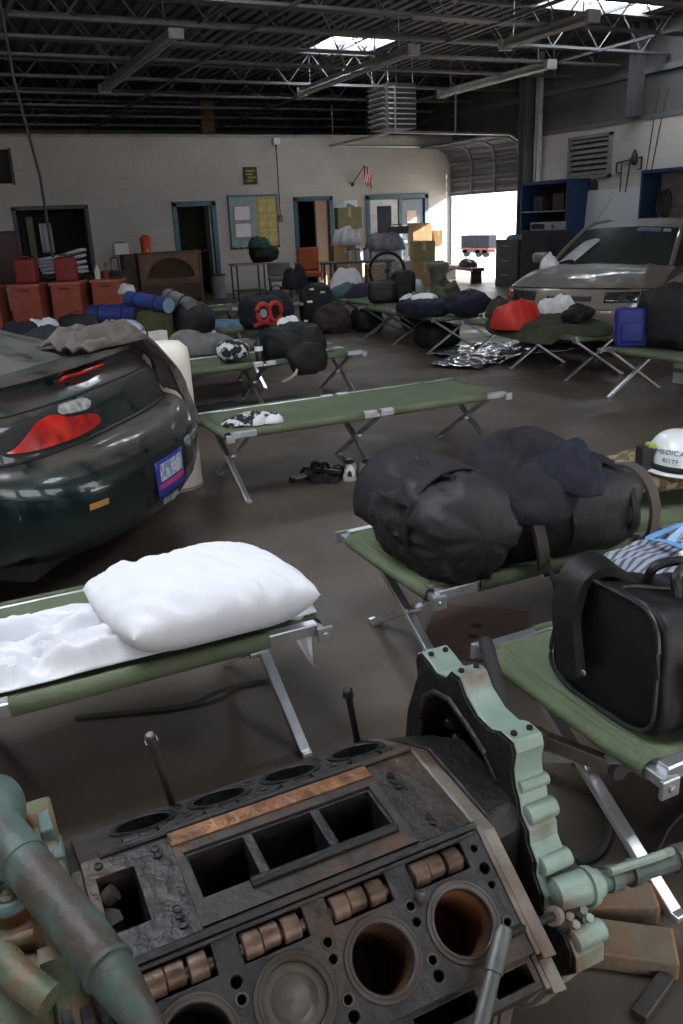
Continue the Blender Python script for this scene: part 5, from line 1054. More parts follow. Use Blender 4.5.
# ================================================================== ROOF: HEATER, LIGHT FITTINGS
r = thing('unit_heater', 'big box heater with louvers hanging from the roof', 'heater', (9.80, 17.2, 3.78)); MB().b2((-.36, -.40, -.42), (.36, .40, .45)).build('heater_casing', mat('heater_paint', (.085, .08, .075), .5), r, smooth=0, bevel=.012)
lv = MB()
for k in range(8): lv.box((-.39, 0, -.34 + .10 * k), (.08, .72, .012), Matrix.Rotation(.5, 3, 'Y'))
lv.build('heater_louvers', mat('louver_light', (.3, .29, .28), .5), r, smooth=0)
lv = MB()
for k in range(8): lv.box((0, -.42, -.34 + .10 * k), (.66, .06, .012), Matrix.Rotation(.5, 3, 'X'))
lv.build('heater_grille', mat('louver_light', (.3, .29, .28), .5), r, smooth=0)
for sx in (-.3, .3):
    for sy in (-.35, .35): MB().tube([(sx, sy, .45), (sx, sy, .95)], .012, 6).build('hanger_rod', steel_dull, r)
fx_paint = mat('fitting_paint', (.34, .34, .33), .45)
for (x, y0, y1, lab) in ((3.75, 12.6, 17.6, 'long unlit strip light on the left under the roof'), (7.75, 12.9, 17.4, 'long unlit strip light just left of the bright skylight'), (11.05, 13.5, 17.2, 'long strip light on the right ending near the heater'), (9.05, 10.2, 12.2, 'strip light at the top of the view')):
    r = thing('strip_light', lab, 'light', (x, (y0 + y1) / 2, 4.06)); l = (y1 - y0) / 2
    mb = MB(); mb.prism([(-.05, .05), (-.10, .0), (.10, .0), (.05, .05)], lambda a, b: V((a, -l, b)), lambda a, b: V((a, l, b))); mb.b2((-.07, -l, .05), (.07, l, .10)); mb.build('fitting_body', fx_paint, r, smooth=0)
    for s in (-.045, .045): MB().tube([(s, -l + .05, -.02), (s, l - .05, -.02)], .018, 8).build('tube', mat('unlit_tube', (.6, .6, .58), .3), r)
    for s in (-1, 1): MB().b2((-.11, s * l - .04, -.05), (.11, s * l + .04, .11)).build('end_cap', fx_paint, r, smooth=0, bevel=.008)
    for s in (-.8, .8): MB().tube([(0, s * l, .1), (0, s * l, .62)], .008, 6).build('hanger_rod', steel_dull, r)

# ================================================================== OUTSIDE THE BAY DOOR
r = thing('tip_trailer', 'low grey trailer with a red edge parked outside the bay door', 'trailer', (21.1, 30.0, -.12), .0)
MB().b2((-.2, -1.0, .36), (.2, 1.0, .86)).build('trailer_box', mat('trailer_grey', (.016, .020, .027), .8, spec=.1), r, smooth=0, bevel=.02); MB().b2((-.22, -1.02, .29), (.22, 1.02, .36)).build('trailer_edge', mat('trailer_red', (.14, .012, .012), .5), r, smooth=0)
MB().b2((-.18, -.95, .16), (.18, .95, .28)).build('trailer_chassis', dark_steel, r, smooth=0)
for s in (-.7, -.2, .7): MB().lathe([(.08, -.08), (.17, -.08), (.18, 0), (.17, .08), (.08, .08)], (-.1, s, .18), Matrix.Rotation(PI / 2, 3, 'Y'), 20).build('wheel', rubber, r)
# ================================================================== GREEN CAR (seen from behind)
green_paint = mat('dark_green_metallic', (.003, .020, .021), .22, .35, .15, 3, coat=1., dust=(.060, .050, .043))
green_clean = mat('dark_green_gloss', (.008, .040, .038), .2, .3, .15, 3, coat=1.)
GX, GY, GA = .907, 3.842, 2.466
car = thing('green_car', 'dark green coupe with a dusty tail and red tail light at the left', 'car', (GX, GY, 0), GA)
# car axes: +x forward, +y to its left, z up; x = 0 at the rearmost point of the bumper
ROWS = [  # z, x_rear, half width, corner depth, exponent
    (.20, .14, .77, .50, 2.4), (.235, .07, .81, .50, 2.4), (.30, .025, .835, .48, 2.4), (.38, .005, .85, .47, 2.4), (.46, .0, .86, .45, 2.4), (.53, .008, .865, .44, 2.4),
    (.585, .03, .865, .42, 2.4), (.625, .065, .86, .40, 2.4), (.648, .11, .85, .38, 2.5), (.658, .17, .835, .34, 2.6), (.662, .215, .825, .31, 2.7),
    (.675, .232, .82, .30, 2.7), (.72, .245, .815, .29, 2.7), (.79, .265, .81, .28, 2.7), (.825, .285, .805, .27, 2.7),
    (.862, .33, .80, .27, 2.7), (.905, .392, .785, .26, 2.7), (.925, .400, .775, .26, 2.7), (.938, .372, .77, .26, 2.7), (.955, .358, .755, .24, 2.7), (.972, .375, .74, .22, 2.7), (.972, .45, .725, .20, 2.8),
    (.958, .53, .71, .17, 2.8), (.955, .60, .70, .15, 2.8)]
XEND = 4.85
def topz(x):    # body top along the length at the sides and bonnet
    P = [(0, 2), (2.9, 2), (3.0, .98), (4.0, .84), (4.6, .68), (4.85, .52)]
    for (a, b) in zip(P[:-1], P[1:]):
        if a[0] <= x <= b[0]: return a[1] + (b[1] - a[1]) * (x - a[0]) / (b[0] - a[0])
    return .5
def car_pt(row, s):
    """s: 0 centre of the tail .. 1 corner end .. 2 front of the car; negative = right side"""
    z, xr, w, a, n = row; g = -1 if s < 0 else 1; s = abs(s)
    if s <= 1:
        t = s * PI / 2; y = w * math.sin(t) ** (2 / n); x = xr + a * (1 - math.cos(t) ** (2 / n)) if t < PI / 2 - 1e-6 else xr + a
    else:
        k = s - 1; x0 = xr + a; x = x0 + (XEND - x0) * k; y = w
        y *= 1 - .22 * max(0, (x - 4.0) / .85) ** 2
    if x > 2.9: z = min(z, topz(x))
    return V((x, g * y, z))
def row_at(v):
    i = min(int(v), len(ROWS) - 2); f = v - i
    return [ROWS[i][k] + (ROWS[i + 1][k] - ROWS[i][k]) * f for k in range(5)]
ss = [k / 22 for k in range(23)] + [1 + k / 14 for k in range(1, 15)]
full = [-s for s in ss[:0:-1]] + ss
mb = MB(); nv = len(full)
for r_ in ROWS:
    for s in full: mb.v.append(tuple(car_pt(r_, s)))
for i in range(len(ROWS) - 1):
    for j in range(nv - 1): mb.f.append([i * nv + j, i * nv + j + 1, (i + 1) * nv + j + 1, (i + 1) * nv + j]); mb.mi.append(0)
mb.build('car_body', green_paint, car, smooth=28, fix=True)
# rear hatch glass, roof, sides of the cabin
cab = [(.60, .955, .69), (.85, 1.0, .655), (1.15, 1.075, .615), (1.5, 1.17, .575), (1.75, 1.285, .55), (2.1, 1.305, .54), (2.45, 1.29, .54), (2.7, 1.22, .56), (3.0, 1.08, .62), (3.2, .97, .68)]
glassy = mat('dusty_car_glass', (.03, .035, .03), .25, 0, .1, 3, spec=.5, dust=(.085, .085, .07))
mb = MB(); mb.grid(lambda u, v: (lambda c: V((c[0], c[2] * (2 * v - 1), c[1] - .05 * abs(2 * v - 1) ** 2.2)))(cab[round(u * 3)]), 4, 17); mb.build('rear_window', glassy, car, smooth=60)
mb = MB(); mb.grid(lambda u, v: (lambda c: V((c[0], c[2] * (2 * v - 1), c[1] - .05 * abs(2 * v - 1) ** 2.2)))(cab[3 + round(u * 3)]), 4, 17); mb.build('roof', green_paint, car, smooth=60)
mb = MB(); mb.grid(lambda u, v: (lambda c: V((c[0], c[2] * (2 * v - 1), c[1] - .05 * abs(2 * v - 1) ** 2.2)))(cab[6 + round(u * 3)]), 4, 17); mb.build('windscreen', glassy, car, smooth=60)
for s in (-1, 1):
    mb = MB(); mb.grid(lambda u, v: (lambda c: V((c[0], s * (c[2] + (.80 - c[2]) * v), (c[1] - .05) * (1 - v) + .93 * v)))(cab[round(u * 9)]), 10, 4); mb.build('side_window', glassy, car, smooth=40)
mb = MB(); mb.grid(lambda u, v: V((2.9 + 1.95 * u, (.80 - .10 * u ** 2) * (2 * v - 1), topz(2.9 + 1.95 * u) - .0 + (.05 - .03 * u) * (1 - (2 * v - 1) ** 2) if u > 0 else .98 + .03 * (1 - (2 * v - 1) ** 2))), 14, 13); mb.build('bonnet', green_paint, car, smooth=50)
mb = MB(); mb.grid(lambda u, v: V((4.85 + .03 * math.sin(PI * v), .71 * (2 * u - 1), .2 + .33 * v)), 9, 6); mb.build('front_bumper', green_paint, car, smooth=50)
MB().b2((.3, -.78, .17), (4.7, .78, .24)).build('underbody', rubber, car, smooth=0)
# surface patches
def patch(name, fn, m, nu=30, nv=10, off=.006, thick=.0, parent=car, smooth=60):
    def q(u, v):
        s, r_ = fn(u, v); p = car_pt(row_at(r_), s); e = .004
        du = car_pt(row_at(r_), s + e) - car_pt(row_at(r_), s - e); dv = car_pt(row_at(min(r_ + .05, 22.9)), s) - car_pt(row_at(max(r_ - .05, 0)), s)
        n_ = du.cross(dv); n_.normalize()
        if n_.dot(V((-1, math.copysign(.4, p.y), .3))) < 0: n_ = -n_
        return p + n_ * off
    return MB().grid(q, nu, nv).build(name, m, parent, smooth=smooth, solid=thick)
def y_to_s(y, w=.86, n=2.7): return math.asin(min(1, (y / w)) ** (n / 2)) / (PI / 2)
red_lens = mat('red_lens', (.30, .006, .006), .2, 0, .45, 16, (.60, .03, .02), (.42, .62), coat=1., scale2=9)
clear_lens = mat('clear_lens', (.42, .43, .42), .08, .3, .5, 30, coat=1.)
def tail_fn(lo, hi, s0, s1):
    def f(u, v):
        s = s0 + (s1 - s0) * u
        e = max(0, 1 - abs(2 * u - 1) ** 5) ** .5
        mid = (lo(u) + hi(u)) / 2; hh = (hi(u) - lo(u)) / 2 * max(e, .04)
        return s, mid + hh * (2 * v - 1)
    return f
yS = lambda y: y_to_s(y, .815)
for g in (1, -1):
    bz = patch('lamp_surround', tail_fn(lambda u: 11.05 + .2 * u, lambda u: 14.35 - 1.4 * u ** 2, g * yS(.15), g * .70), rubber, 40, 10, .004)
    if g < 0: continue      # the other lamp is missing, its dark recess shows
    sst = lambda a, b, x: (lambda t: t * t * (3 - 2 * t))(max(0, min(1, (x - a) / (b - a))))
    patch('tail_light', tail_fn(lambda u: 11.35 + .05 * u + .35 * u ** 4, lambda u: 12.8 + .75 * sst(.22, .45, u) - 1.55 * sst(.4, 1, u), g * yS(.17), g * .665), red_lens, 60, 12, .014)
    patch('reverse_light', tail_fn(lambda u: 12.85 + .25 * u, lambda u: 14.1 + .05 * u, g * yS(.185), g * yS(.43)), clear_lens, 26, 8, .014)
hb = MB(); hb.grid(lambda u, v: V((.372 + .012 - .03 * v + .02 * (2 * u - 1) ** 2, -.20 + .40 * u, .905 + .022 * v)), 16, 4); hb.build('high_brake_light', red_lens, car, smooth=40, solid=.012)
# plate in its recess, bumper strip, seams
pr = patch('plate_recess', lambda u, v: (-.135 + .27 * u, 2.15 + 3.0 * v), mat('recess_black', (.006, .01, .01), .5), 12, 6, .002)
pl = bpy.data.objects.new('licence_plate', None)
bpy.data.objects.remove(pl)
lp = MB().grid(lambda u, v: V((-.012 + .0 * v + .006 * (2 * u - 1) ** 2 + .004 * v, -.155 + .31 * u, .335 + .175 * v)), 12, 6).build('licence_plate', mat('plate_blue', (.03, .04, .30), .4), car, smooth=30, solid=.004)
def plate_bit(name, y0, y1, z0, z1, m): MB().grid(lambda u, v: V((-.0158 + .006 * (2 * ((y0 + (y1 - y0) * u) + .155) / .31 - 1) ** 2 + .004 * ((z0 + (z1 - z0) * v) - .335) / .175, y0 + (y1 - y0) * u, z0 + (z1 - z0) * v)), 10, 3).build(name, m, lp, smooth=30)
plate_bit('plate_field', -.13, .12, .41, .495, mat('plate_white', (.55, .56, .60), .4, 0, .5, 50, (.2, .25, .5), (.5, .6), scale2=40)); plate_bit('plate_band', -.14, .14, .375, .40, mat('plate_pink', (.50, .06, .20), .4))
tx = MB()
for k, wd in enumerate((.03, .022, .03, .026, .02)): tx.box((.02 + .02 * abs(k - 2) * .2, .06 - .036 * k - .03, .285), (.008, wd, .028))
tx.build('bumper_lettering', mat('chrome_letters', (.55, .56, .58), .3, .6), car, smooth=0)
patch('side_marker', lambda u, v: (.36 + .10 * u, 3.7 + .35 * v), mat('amber_lens', (.62, .28, .08), .2, coat=.6), 10, 4, .006)
sm = MB(); sm.tube([car_pt(row_at(10.4), s) + V((-.004, 0, .003)) for s in [-1.2 + 2.4 * k / 60 for k in range(61)]], .004, 6); sm.build('bumper_seam', rubber, car)
sm = MB(); sm.tube([V((.46, .70, .968)), V((.55, .69, .955)), V((.62, .68, .95))], .004, 5); sm.build('hatch_seam', rubber, car)
sm = MB(); sm.tube([car_pt(row_at(14.6), s) + V((-.002, 0, 0)) for s in [-.98 + 1.96 * k / 50 for k in range(51)]], .004, 6); sm.build('tail_seam', rubber, car)
for (x, y) in ((.98, .76), (.98, -.76), (3.75, .74), (3.75, -.74)):
    w = MB().lathe([(.20, -.11), (.30, -.11), (.325, -.08), (.325, .08), (.30, .11), (.20, .11)], (x, y * 1.02, .325), Matrix.Rotation(PI / 2, 3, 'X'), 28).build('tyre', rubber, car)
    MB().lathe([(0, -.02), (.06, -.03), (.19, -.05), (.21, -.10)], (x, y * 1.02, .325), Matrix.Rotation(math.copysign(PI / 2, y), 3, 'X'), 20).build('wheel_rim', steel_dull, w)

# blanket over the far end of the spoiler
bl = MB()
def over(lx, ly):    # height of the car top under a point in car axes (x forward, y left)
    if lx < .225: return None
    if lx < .30: return .975
    return .978 - .03 * min(1, (lx - .3) / .3) if lx < .56 else .95 + .33 * (lx - .56)
def blanket(u, v):
    # v runs along the spoiler from near the middle to past the far corner, u across the folded width
    wv = math.sin(v * 7 + 1) * .02
    lx = .36 + .36 * u + .05 * (1 - v) + .025 * nz((u * 2, v * 4, 0), 1.4, 6) + wv; ly = -.20 - .48 * min(1, v / .68) + .05 * math.sin(u * 4 + 1)
    base = .974 if lx < .46 else (.974 - .02 * min(1, (lx - .46) / .1) if lx < .60 else .954 + .19 * (lx - .60))
    edge = min(1, min(u, 1 - u) * 7) ** .6; ramp = min(1, .35 + v * 5)
    fold = .065 * (.5 + .5 * math.sin(u * PI * 6.2 + v * 2.6 + .8 * math.sin(v * 5))) ** .7 + .022 * nz((u * 5, v * 4, 2), 1.5, 4)
    z = base + .008 + (fold + .045 * math.sin(PI * u)) * edge * ramp
    if v > .68:      # spills down past the corner of the tail
        k = (v - .68) / .32; out_ = math.sin(min(1, k * 1.5) * PI / 2)
        ly -= .24 * out_ + .03 * k - .02 * math.sin(u * 19) * k; z -= (.12 + .44 * (1 - u) ** 1.1) * k ** 1.25; lx -= .20 * k * (1 - u) - .028 * math.sin(u * 24) * k
    return V((lx, ly, z))
bl.grid(blanket, 64, 70); o = bl.build('blanket', taupe_cloth, smooth=70, solid=.014, loc=(GX, GY, 0), rot=(0, 0, GA)); tag(o, 'taupe folded blanket draped over the spoiler of the green car', 'blanket')

# white bollard behind the bumper
r = thing('bollard', 'white painted round bollard behind the bumper of the green car', 'bollard', (1.22, 4.97, 0))
MB().lathe([(0, 0), (.155, 0), (.152, .06), (.149, .80), (.142, .86), (.10, .90), (0, .905)], n=32).build('post', mat('worn_white_paint', (.78, .72, .65), .7, 0, .08, 4, (.60, .53, .45), (.55, .75)), r, smooth=50)
MB().lathe([(.156, 0), (.162, 0), (.162, .015), (.154, .02)], n=32).build('foot_ring', mat('bollard_foot', (.3, .27, .24), .8), r)

# ================================================================== TAN CAR (seen from the front)
tan = mat('tan_metallic', (.21, .175, .145), .3, .25, .08, 3, coat=.8, dust=(.15, .13, .11))
TX, TY, TA = 6.33, 7.33, math.atan2(-.44, -.9)
tc_ = thing('tan_car', 'dusty tan saloon car parked nose out at the right', 'car', (TX, TY, 0), TA)
# axes: +x towards its nose (x = 0), body runs to x = -4.9; +y its left
TR = [(.17, .10, .72, .40), (.24, .04, .80, .42), (.33, .01, .85, .44), (.42, .0, .875, .45), (.50, .012, .89, .45), (.555, .04, .895, .44), (.595, .06, .90, .43), (.665, .09, .90, .42), (.72, .13, .88, .40)]
def tan_pt(row, s):
    z, xr, w, a = row; g = -1 if s < 0 else 1; s = abs(s); n = 2.5
    if s <= 1:
        t = s * PI / 2; y = w * math.sin(t) ** (2 / n); x = xr + a * (1 - math.cos(t) ** (2 / n)) if t < PI / 2 - 1e-6 else xr + a
    else:
        x = xr + a + (4.75 - xr - a) * (s - 1); y = w * (1 - .12 * max(0, (x - 4) / .75) ** 2)
    zz = z + (max(0, min(1, (x - .4) / 1.2)) * .17 if z > .65 else (max(0, min(1, (x - .4) / 1.2)) * .06 if z > .48 else 0))
    return V((-x, g * y, zz))
mb = MB()
for r_ in TR:
    for s in full: mb.v.append(tuple(tan_pt(r_, s)))
for i in range(len(TR) - 1):
    for j in range(nv - 1): mb.f.append([i * nv + j, i * nv + j + 1, (i + 1) * nv + j + 1, (i + 1) * nv + j]); mb.mi.append(0)
mb.build('car_body', tan, tc_, smooth=40)
def hood(u, v):
    t = 2 * v - 1; p = tan_pt(TR[-1], (abs(t)) * (1) if True else 0); 
    g = -1 if t < 0 else 1; sx = abs(t)
    e = tan_pt(TR[-1], sx * 1.0 * g if t else 0)   # leading edge
    x0 = e.x; y0 = e.y; x1 = -1.28 + .10 * (1 - sx ** 2); y1 = .80 * t
    k = u; x = x0 + (x1 - x0) * k; y = y0 + (y1 - y0) * k if True else 0
    z0 = e.z; z1 = .895 - .0 * sx
    z = z0 + (z1 - z0) * (1 - (1 - k) ** 1.9) + .05 * (1 - sx ** 2) * math.sin(PI * min(1, k * .6 + .12)) * .9
    z += .014 * math.exp(-((sx - .62) / .06) ** 2) * min(1, k * 3)
    return V((x, y, z))
MB().grid(hood, 30, 45).build('bonnet', tan, tc_, smooth=50)
def tcab(u, v):
    C_ = [(-1.16, .90, .74), (-1.55, 1.13, .67), (-1.92, 1.33, .60), (-2.15, 1.39, .585), (-2.7, 1.41, .585), (-3.2, 1.37, .59), (-3.6, 1.2, .64), (-3.95, 1.04, .70)]
    return C_
C_ = tcab(0, 0)
tglass = mat('tinted_windscreen', (.028, .035, .035), .2, 0, .15, 2, spec=.55)
def sec(c, v): t = 2 * v - 1; return V((c[0] + (.12 * (1 - t * t) if c[0] > -2 else 0), c[2] * t, c[1] - .035 * abs(t) ** 2.4))
MB().grid(lambda u, v: sec(C_[round(u * 2)], v), 3, 19).build('windscreen', tglass, tc_, smooth=60)
MB().grid(lambda u, v: sec(C_[2 + round(u * 3)], v), 4, 19).build('roof', tan, tc_, smooth=60)
MB().grid(lambda u, v: sec(C_[5 + round(u * 2)], v), 3, 19).build('rear_window', tglass, tc_, smooth=60)
for s in (-1, 1):
    MB().grid(lambda u, v: (lambda c: V((c[0] + (.0), s * (c[2] + (.88 - c[2]) * v), (c[1] - .035) * (1 - v) + .92 * v)))(C_[round(u * 7)]), 8, 4).build('side_window', tglass, tc_, smooth=30)
    pb = MB(); pb.tube([V((c[0] + .0, s * (c[2] + .008), c[1] - .03)) for c in C_], .028, 8); pb.build('roof_pillar', tan, tc_)
    mr = MB(); vs, fs = soft_pts(.12, .2, .14, .5, .5, 0, 1, 1, (20, 12), flat=0); mr.add([V((v_.x - 1.45, v_.y + s * .98, v_.z + .92)) for v_ in vs], fs); mr.build('wing_mirror', tan, tc_, smooth=60)
MB().grid(lambda u, v: V((-3.95 - .8 * u, .74 * (2 * v - 1), 1.0 - .05 * u)), 6, 9).build('boot_lid', tan, tc_, smooth=60)
MB().b2((-4.6, -.75, .16), (-.4, .75, .22)).build('underbody', rubber, tc_, smooth=0)
def tpatch(name, y0, y1, z0, z1, m, off=.008, nu=18, nv=5, parent=tc_, ta=0):
    def q(u, v):
        y = y0 + (y1 - y0) * u; z = z0 + (z1 - z0) * v + ta * u; i = 0
        while i < len(TR) - 2 and TR[i + 1][0] < z: i += 1
        f = (z - TR[i][0]) / (TR[i + 1][0] - TR[i][0]); r_ = [TR[i][k] + (TR[i + 1][k] - TR[i][k]) * f for k in range(4)]
        s = math.asin(min(1, abs(y) / r_[2]) ** (2.5 / 2)) / (PI / 2); p = tan_pt(r_, math.copysign(s, y)); n_ = V((1, y * 1.4 * abs(y), .1)).normalized(); p = V((p.x, p.y, z)); return p + n_ * off
    return MB().grid(q, nu, nv).build(name, m, parent, smooth=60, solid=.004)
lensm = mat('headlamp_glass', (.06, .062, .065), .06, .4, .6, 24, coat=1.); amber = mat('amber_lamp', (.22, .06, .012), .12, 0, .3, 20, coat=1.)
for s in (-1, 1):
    h_ = tpatch('headlamp', s * .40, s * .735, .585, .69, lensm, .010, ta=.008); tpatch('turn_lamp', s * .74, s * .845, .59, .70, amber, .010, 10, 5, tc_)
tpatch('grille', -.26, .26, .60, .65, black_plastic, .008); gb = tpatch('lower_intake', -.55, .55, .24, .33, black_plastic, .006); tpatch('bumper_strip', -.82, .82, .505, .53, mat('tan_trim', (.16, .135, .115), .5), .010, 40, 3)
tpatch('number_plate', -.16, .16, .37, .47, mat('plain_plate', (.35, .35, .36), .5), .014)
for k, s in enumerate((-.5, .12)): MB().tube([sec(C_[0], .5 + s * .5 + 0) + V((.02, 0, .012)), sec(C_[0], .5 + s * .5 + .16) + V((-.03, 0, .035)), sec(C_[0], min(.97, .5 + s * .5 + .32)) + V((-.0, 0, .03))], .008, 6).build('wiper', black_plastic, tc_)
cw = MB(); cw.grid(lambda u, v: sec(C_[0], .03 + .94 * v) + V((.045 * (1 - u), 0, -.012 * (1 - u) + .004)), 2, 19); cw.build('scuttle', black_plastic, tc_, smooth=40)
def screen(u0, u1, v0, v1, name, m):
    def q(u, v):
        a = u0 + (u1 - u0) * u; b = v0 + (v1 - v0) * v; i = 0 if a < .5 else 1; f = (a - i * .5) * 2; c = [C_[i][k] + (C_[i + 1][k] - C_[i][k]) * f for k in range(3)]
        return sec(c, b) + V((.012, 0, .012))
    return MB().grid(q, 4, 12).build(name, m, tc_, smooth=50, solid=.002)
screen(.84, .94, .62, .84, 'sun_strip', mat('blue_violet_strip', (.09, .10, .22), .6)); screen(.85, .93, .86, .93, 'white_sticker', mat('dull_white_sticker', (.3, .3, .3), .6))
for (x, y) in ((-.95, .80), (-.95, -.80), (-3.75, .80), (-3.75, -.80)):
    w = MB().lathe([(.20, -.1), (.30, -.1), (.32, -.07), (.32, .07), (.30, .1), (.20, .1)], (x, y, .32), Matrix.Rotation(PI / 2, 3, 'X'), 26).build('tyre', rubber, tc_)
    MB().lathe([(0, -.03), (.07, -.03), (.20, -.05), (.21, -.09)], (x, y, .32), Matrix.Rotation(math.copysign(PI / 2, y), 3, 'X'), 18).build('wheel_rim', steel_dull, w)
o = MB().grid(lambda u, v: V((-.5 + .38 * u + .05 * math.sin(v * 3), -.10 + .2 * v - .1 * u, .006 + .004 * math.sin(u * 7))), 10, 6).build('paper_sheets', mat('dull_white_paper', (.42, .42, .45), .8), smooth=40, solid=.004)
# papers lie on the windscreen of the tan car
Mt = Matrix.Translation((TX, TY, 0)) @ Matrix.Rotation(TA, 4, 'Z')
for v_ in o.data.vertices:
    u, vv = (v_.co.x + .5) / .38, (v_.co.y + .10 + .1 * (v_.co.x + .5) / .38) / .2
    a = .10 + .50 * u; b = .06 + .16 * vv + .10 * u; i = 0 if a < .5 else 1; f = (a - i * .5) * 2; c = [C_[i][k] + (C_[i + 1][k] - C_[i][k]) * f for k in range(3)]
    v_.co = Mt @ (sec(c, b) + V((.014, 0, .016)))
tag(o, 'white paper sheets lying on the windscreen of the tan car', 'papers')
p_ = Mt @ V((-1.0, -.66, .875))
o = heap('white_bag', .26, .24, .20, white_cloth, seed=131, loc=p_, amp=.4, folds=5); tag(o, 'white plastic bag sitting on the bonnet of the tan car', 'bag')
# ================================================================== THE ENGINE BLOCK
EO = V((.378, 1.016, .607)); EAL = math.atan2(.09, .996)
iron = mat('oily_cast_iron', (.022, .0205, .021), .5, .3, .4, 14, (.055, .034, .022), (.54, .70), bump=.4, bscale=34, scale2=5)
iron_dark = mat('black_greasy_iron', (.012, .011, .011), .5, .3, .4, 12, bump=.4, bscale=30)
gasket = mat('rusty_valley_iron', (.036, .028, .023), .6, .2, .4, 16, (.10, .045, .022), (.52, .66), bump=.35, bscale=30, scale2=8)
copper_rust = mat('coppery_rust', (.19, .085, .038), .5, .4, .45, 22, (.085, .042, .022), (.48, .6), bump=.5, bscale=40, scale2=12)
cam_steel = mat('brown_cam_steel', (.13, .082, .058), .45, .5, .35, 40, (.06, .034, .022), (.45, .6), bump=.15, bscale=60)
liner_m = mat('liner_rim_steel', (.09, .078, .070), .42, .6, .25, 20, (.06, .045, .035))
rust_bore = mat('orange_rusted_bore', (.17, .062, .022), .75, .1, .4, 9, (.05, .022, .012), (.45, .6), scale2=10)
green_eng = mat('pale_green_engine_paint', (.205, .275, .23), .45, .05, .14, 10, (.15, .105, .07), (.54, .68), bump=.2, bscale=30, scale2=7)
green_old = mat('worn_dark_green_paint', (.065, .10, .088), .55, .1, .3, 9, (.055, .042, .034), (.47, .62), bump=.35, bscale=26, scale2=9)
yellow_old = mat('greenish_yellow_stained_paint', (.085, .10, .062), .55, .1, .3, 12, (.17, .075, .022), (.48, .6), bump=.3, bscale=24, scale2=6)
eng = thing('engine_block', 'bare rusty eight-cylinder engine block with open bores and pale green end housing', 'engine', EO, 0, rot=(EAL, 0, 0))
BE = .539; cB, sB = math.cos(BE), math.sin(BE)
def nearp(s, w, d=0): return V((s, -.208 - w * cB - d * -0 + 0, -.063 - w * sB)) + V((0, -sB, cB)) * d
def farp(s, w, d=0): return V((s, .208 + w * cB, -.063 - w * sB)) + V((0, sB, cB)) * d
NB = [-.235, -.095, .045, .185]; FB = [-.206, -.066, .074, .214]
S0, S1 = -.325, .272
def boolean(mb_main, mb_cut, name, m, parent, bevel=.0025):
    a = mb_main.build('tmp_a', m, None, smooth=0); b_ = mb_cut.build('tmp_b', m, None, smooth=0)
    md = a.modifiers.new('b', 'BOOLEAN'); md.operation = 'DIFFERENCE'; md.solver = 'EXACT'; md.object = b_; md.use_self = True
    dg = bpy.context.evaluated_depsgraph_get(); me = bpy.data.meshes.new_from_object(a.evaluated_get(dg))
    bpy.data.objects.remove(a); bpy.data.objects.remove(b_)
    me.polygons.foreach_set('use_smooth', [True] * len(me.polygons)); me.set_sharp_from_angle(angle=math.radians(30))
    o = bpy.data.objects.new(name, me); COL.objects.link(o); o.parent = parent
    if bevel:
        md = o.modifiers.new('bevel', 'BEVEL'); md.width = bevel; md.segments = 2; md.limit_method = 'ANGLE'; md.angle_limit = math.radians(50); md.harden_normals = False
    return o
# block: cross-section swept along the crank axis (t, u)
wl_ = .078; fl = .125
def deck_edge(w, d=0): p = nearp(0, w, d); return (p.y, p.z)
sec_n = [(-.105, -.001), deck_edge(-.118), deck_edge(wl_), deck_edge(wl_, -.020), deck_edge(fl, -.020), deck_edge(fl, -.05), (-.27, -.22), (-.20, -.32), (-.19, -.50), (-.16, -.52)]
sec = sec_n + [(-t, u) for (t, u) in sec_n[::-1]]
blk = MB(); blk.prism(sec, lambda t, u: V((S0, t, u)), lambda t, u: V((S1, t, u)))
cut = MB()
def bore_cut(fn, s, w, r, dep, n=40):
    c0 = fn(s, w, .02); c1 = fn(s, w, -dep); cut.tube([c0, c1], r, n)
for i, s in enumerate(NB): bore_cut(nearp, s, 0, .0475, .20 if i != 1 else .03)
for s in FB: bore_cut(farp, s, 0, .0475, .19)
for s in (-.165, -.025, .115):     # oil and bolt holes between the bores
    for w, r in ((-.049, .0085), (-.026, .0065), (.029, .0065), (.051, .0085)): bore_cut(nearp, s, w, r, .03, 14); bore_cut(farp, s + .03, w, r, .03, 14)
for (s, w, r) in ((.255, -.090, .006), (.257, -.057, .009), (.256, -.031, .006), (.253, .026, .006), (-.305, -.04, .008), (-.305, .03, .008)): bore_cut(nearp, s, w, r, .03, 14)
def pocket(fn, s0, s1, w0, w1, d0, d1):
    vs = [fn(s, w, d) for d in (d1, d0) for (s, w) in ((s0, w0), (s1, w0), (s1, w1), (s0, w1))]
    cut.add(vs, [(0, 1, 2, 3), (7, 6, 5, 4), (0, 4, 5, 1), (1, 5, 6, 2), (2, 6, 7, 3), (3, 7, 4, 0)])
for s in NB: pocket(nearp, s - .052, s + .050, -.108, -.0655, .02, -.045)
for s in FB: pocket(farp, s - .05, s + .05, -.106, -.066, .02, -.04)
for (s0, s1) in ((.195, .262), (.06, .165), (-.10, .03), (-.27, -.13)): pocket(nearp, s0, s1, .086, .113, .0, -.10)
for (s0, s1) in ((-.170, -.078), (-.062, .042), (.058, .152)): cut.b2((s0, -.042, -.16), (s1, .045, .02))
cut.b2((-.308, -.045, -.12), (-.250, .064, .02))
body = boolean(blk, cut, 'block_casting', iron, eng)
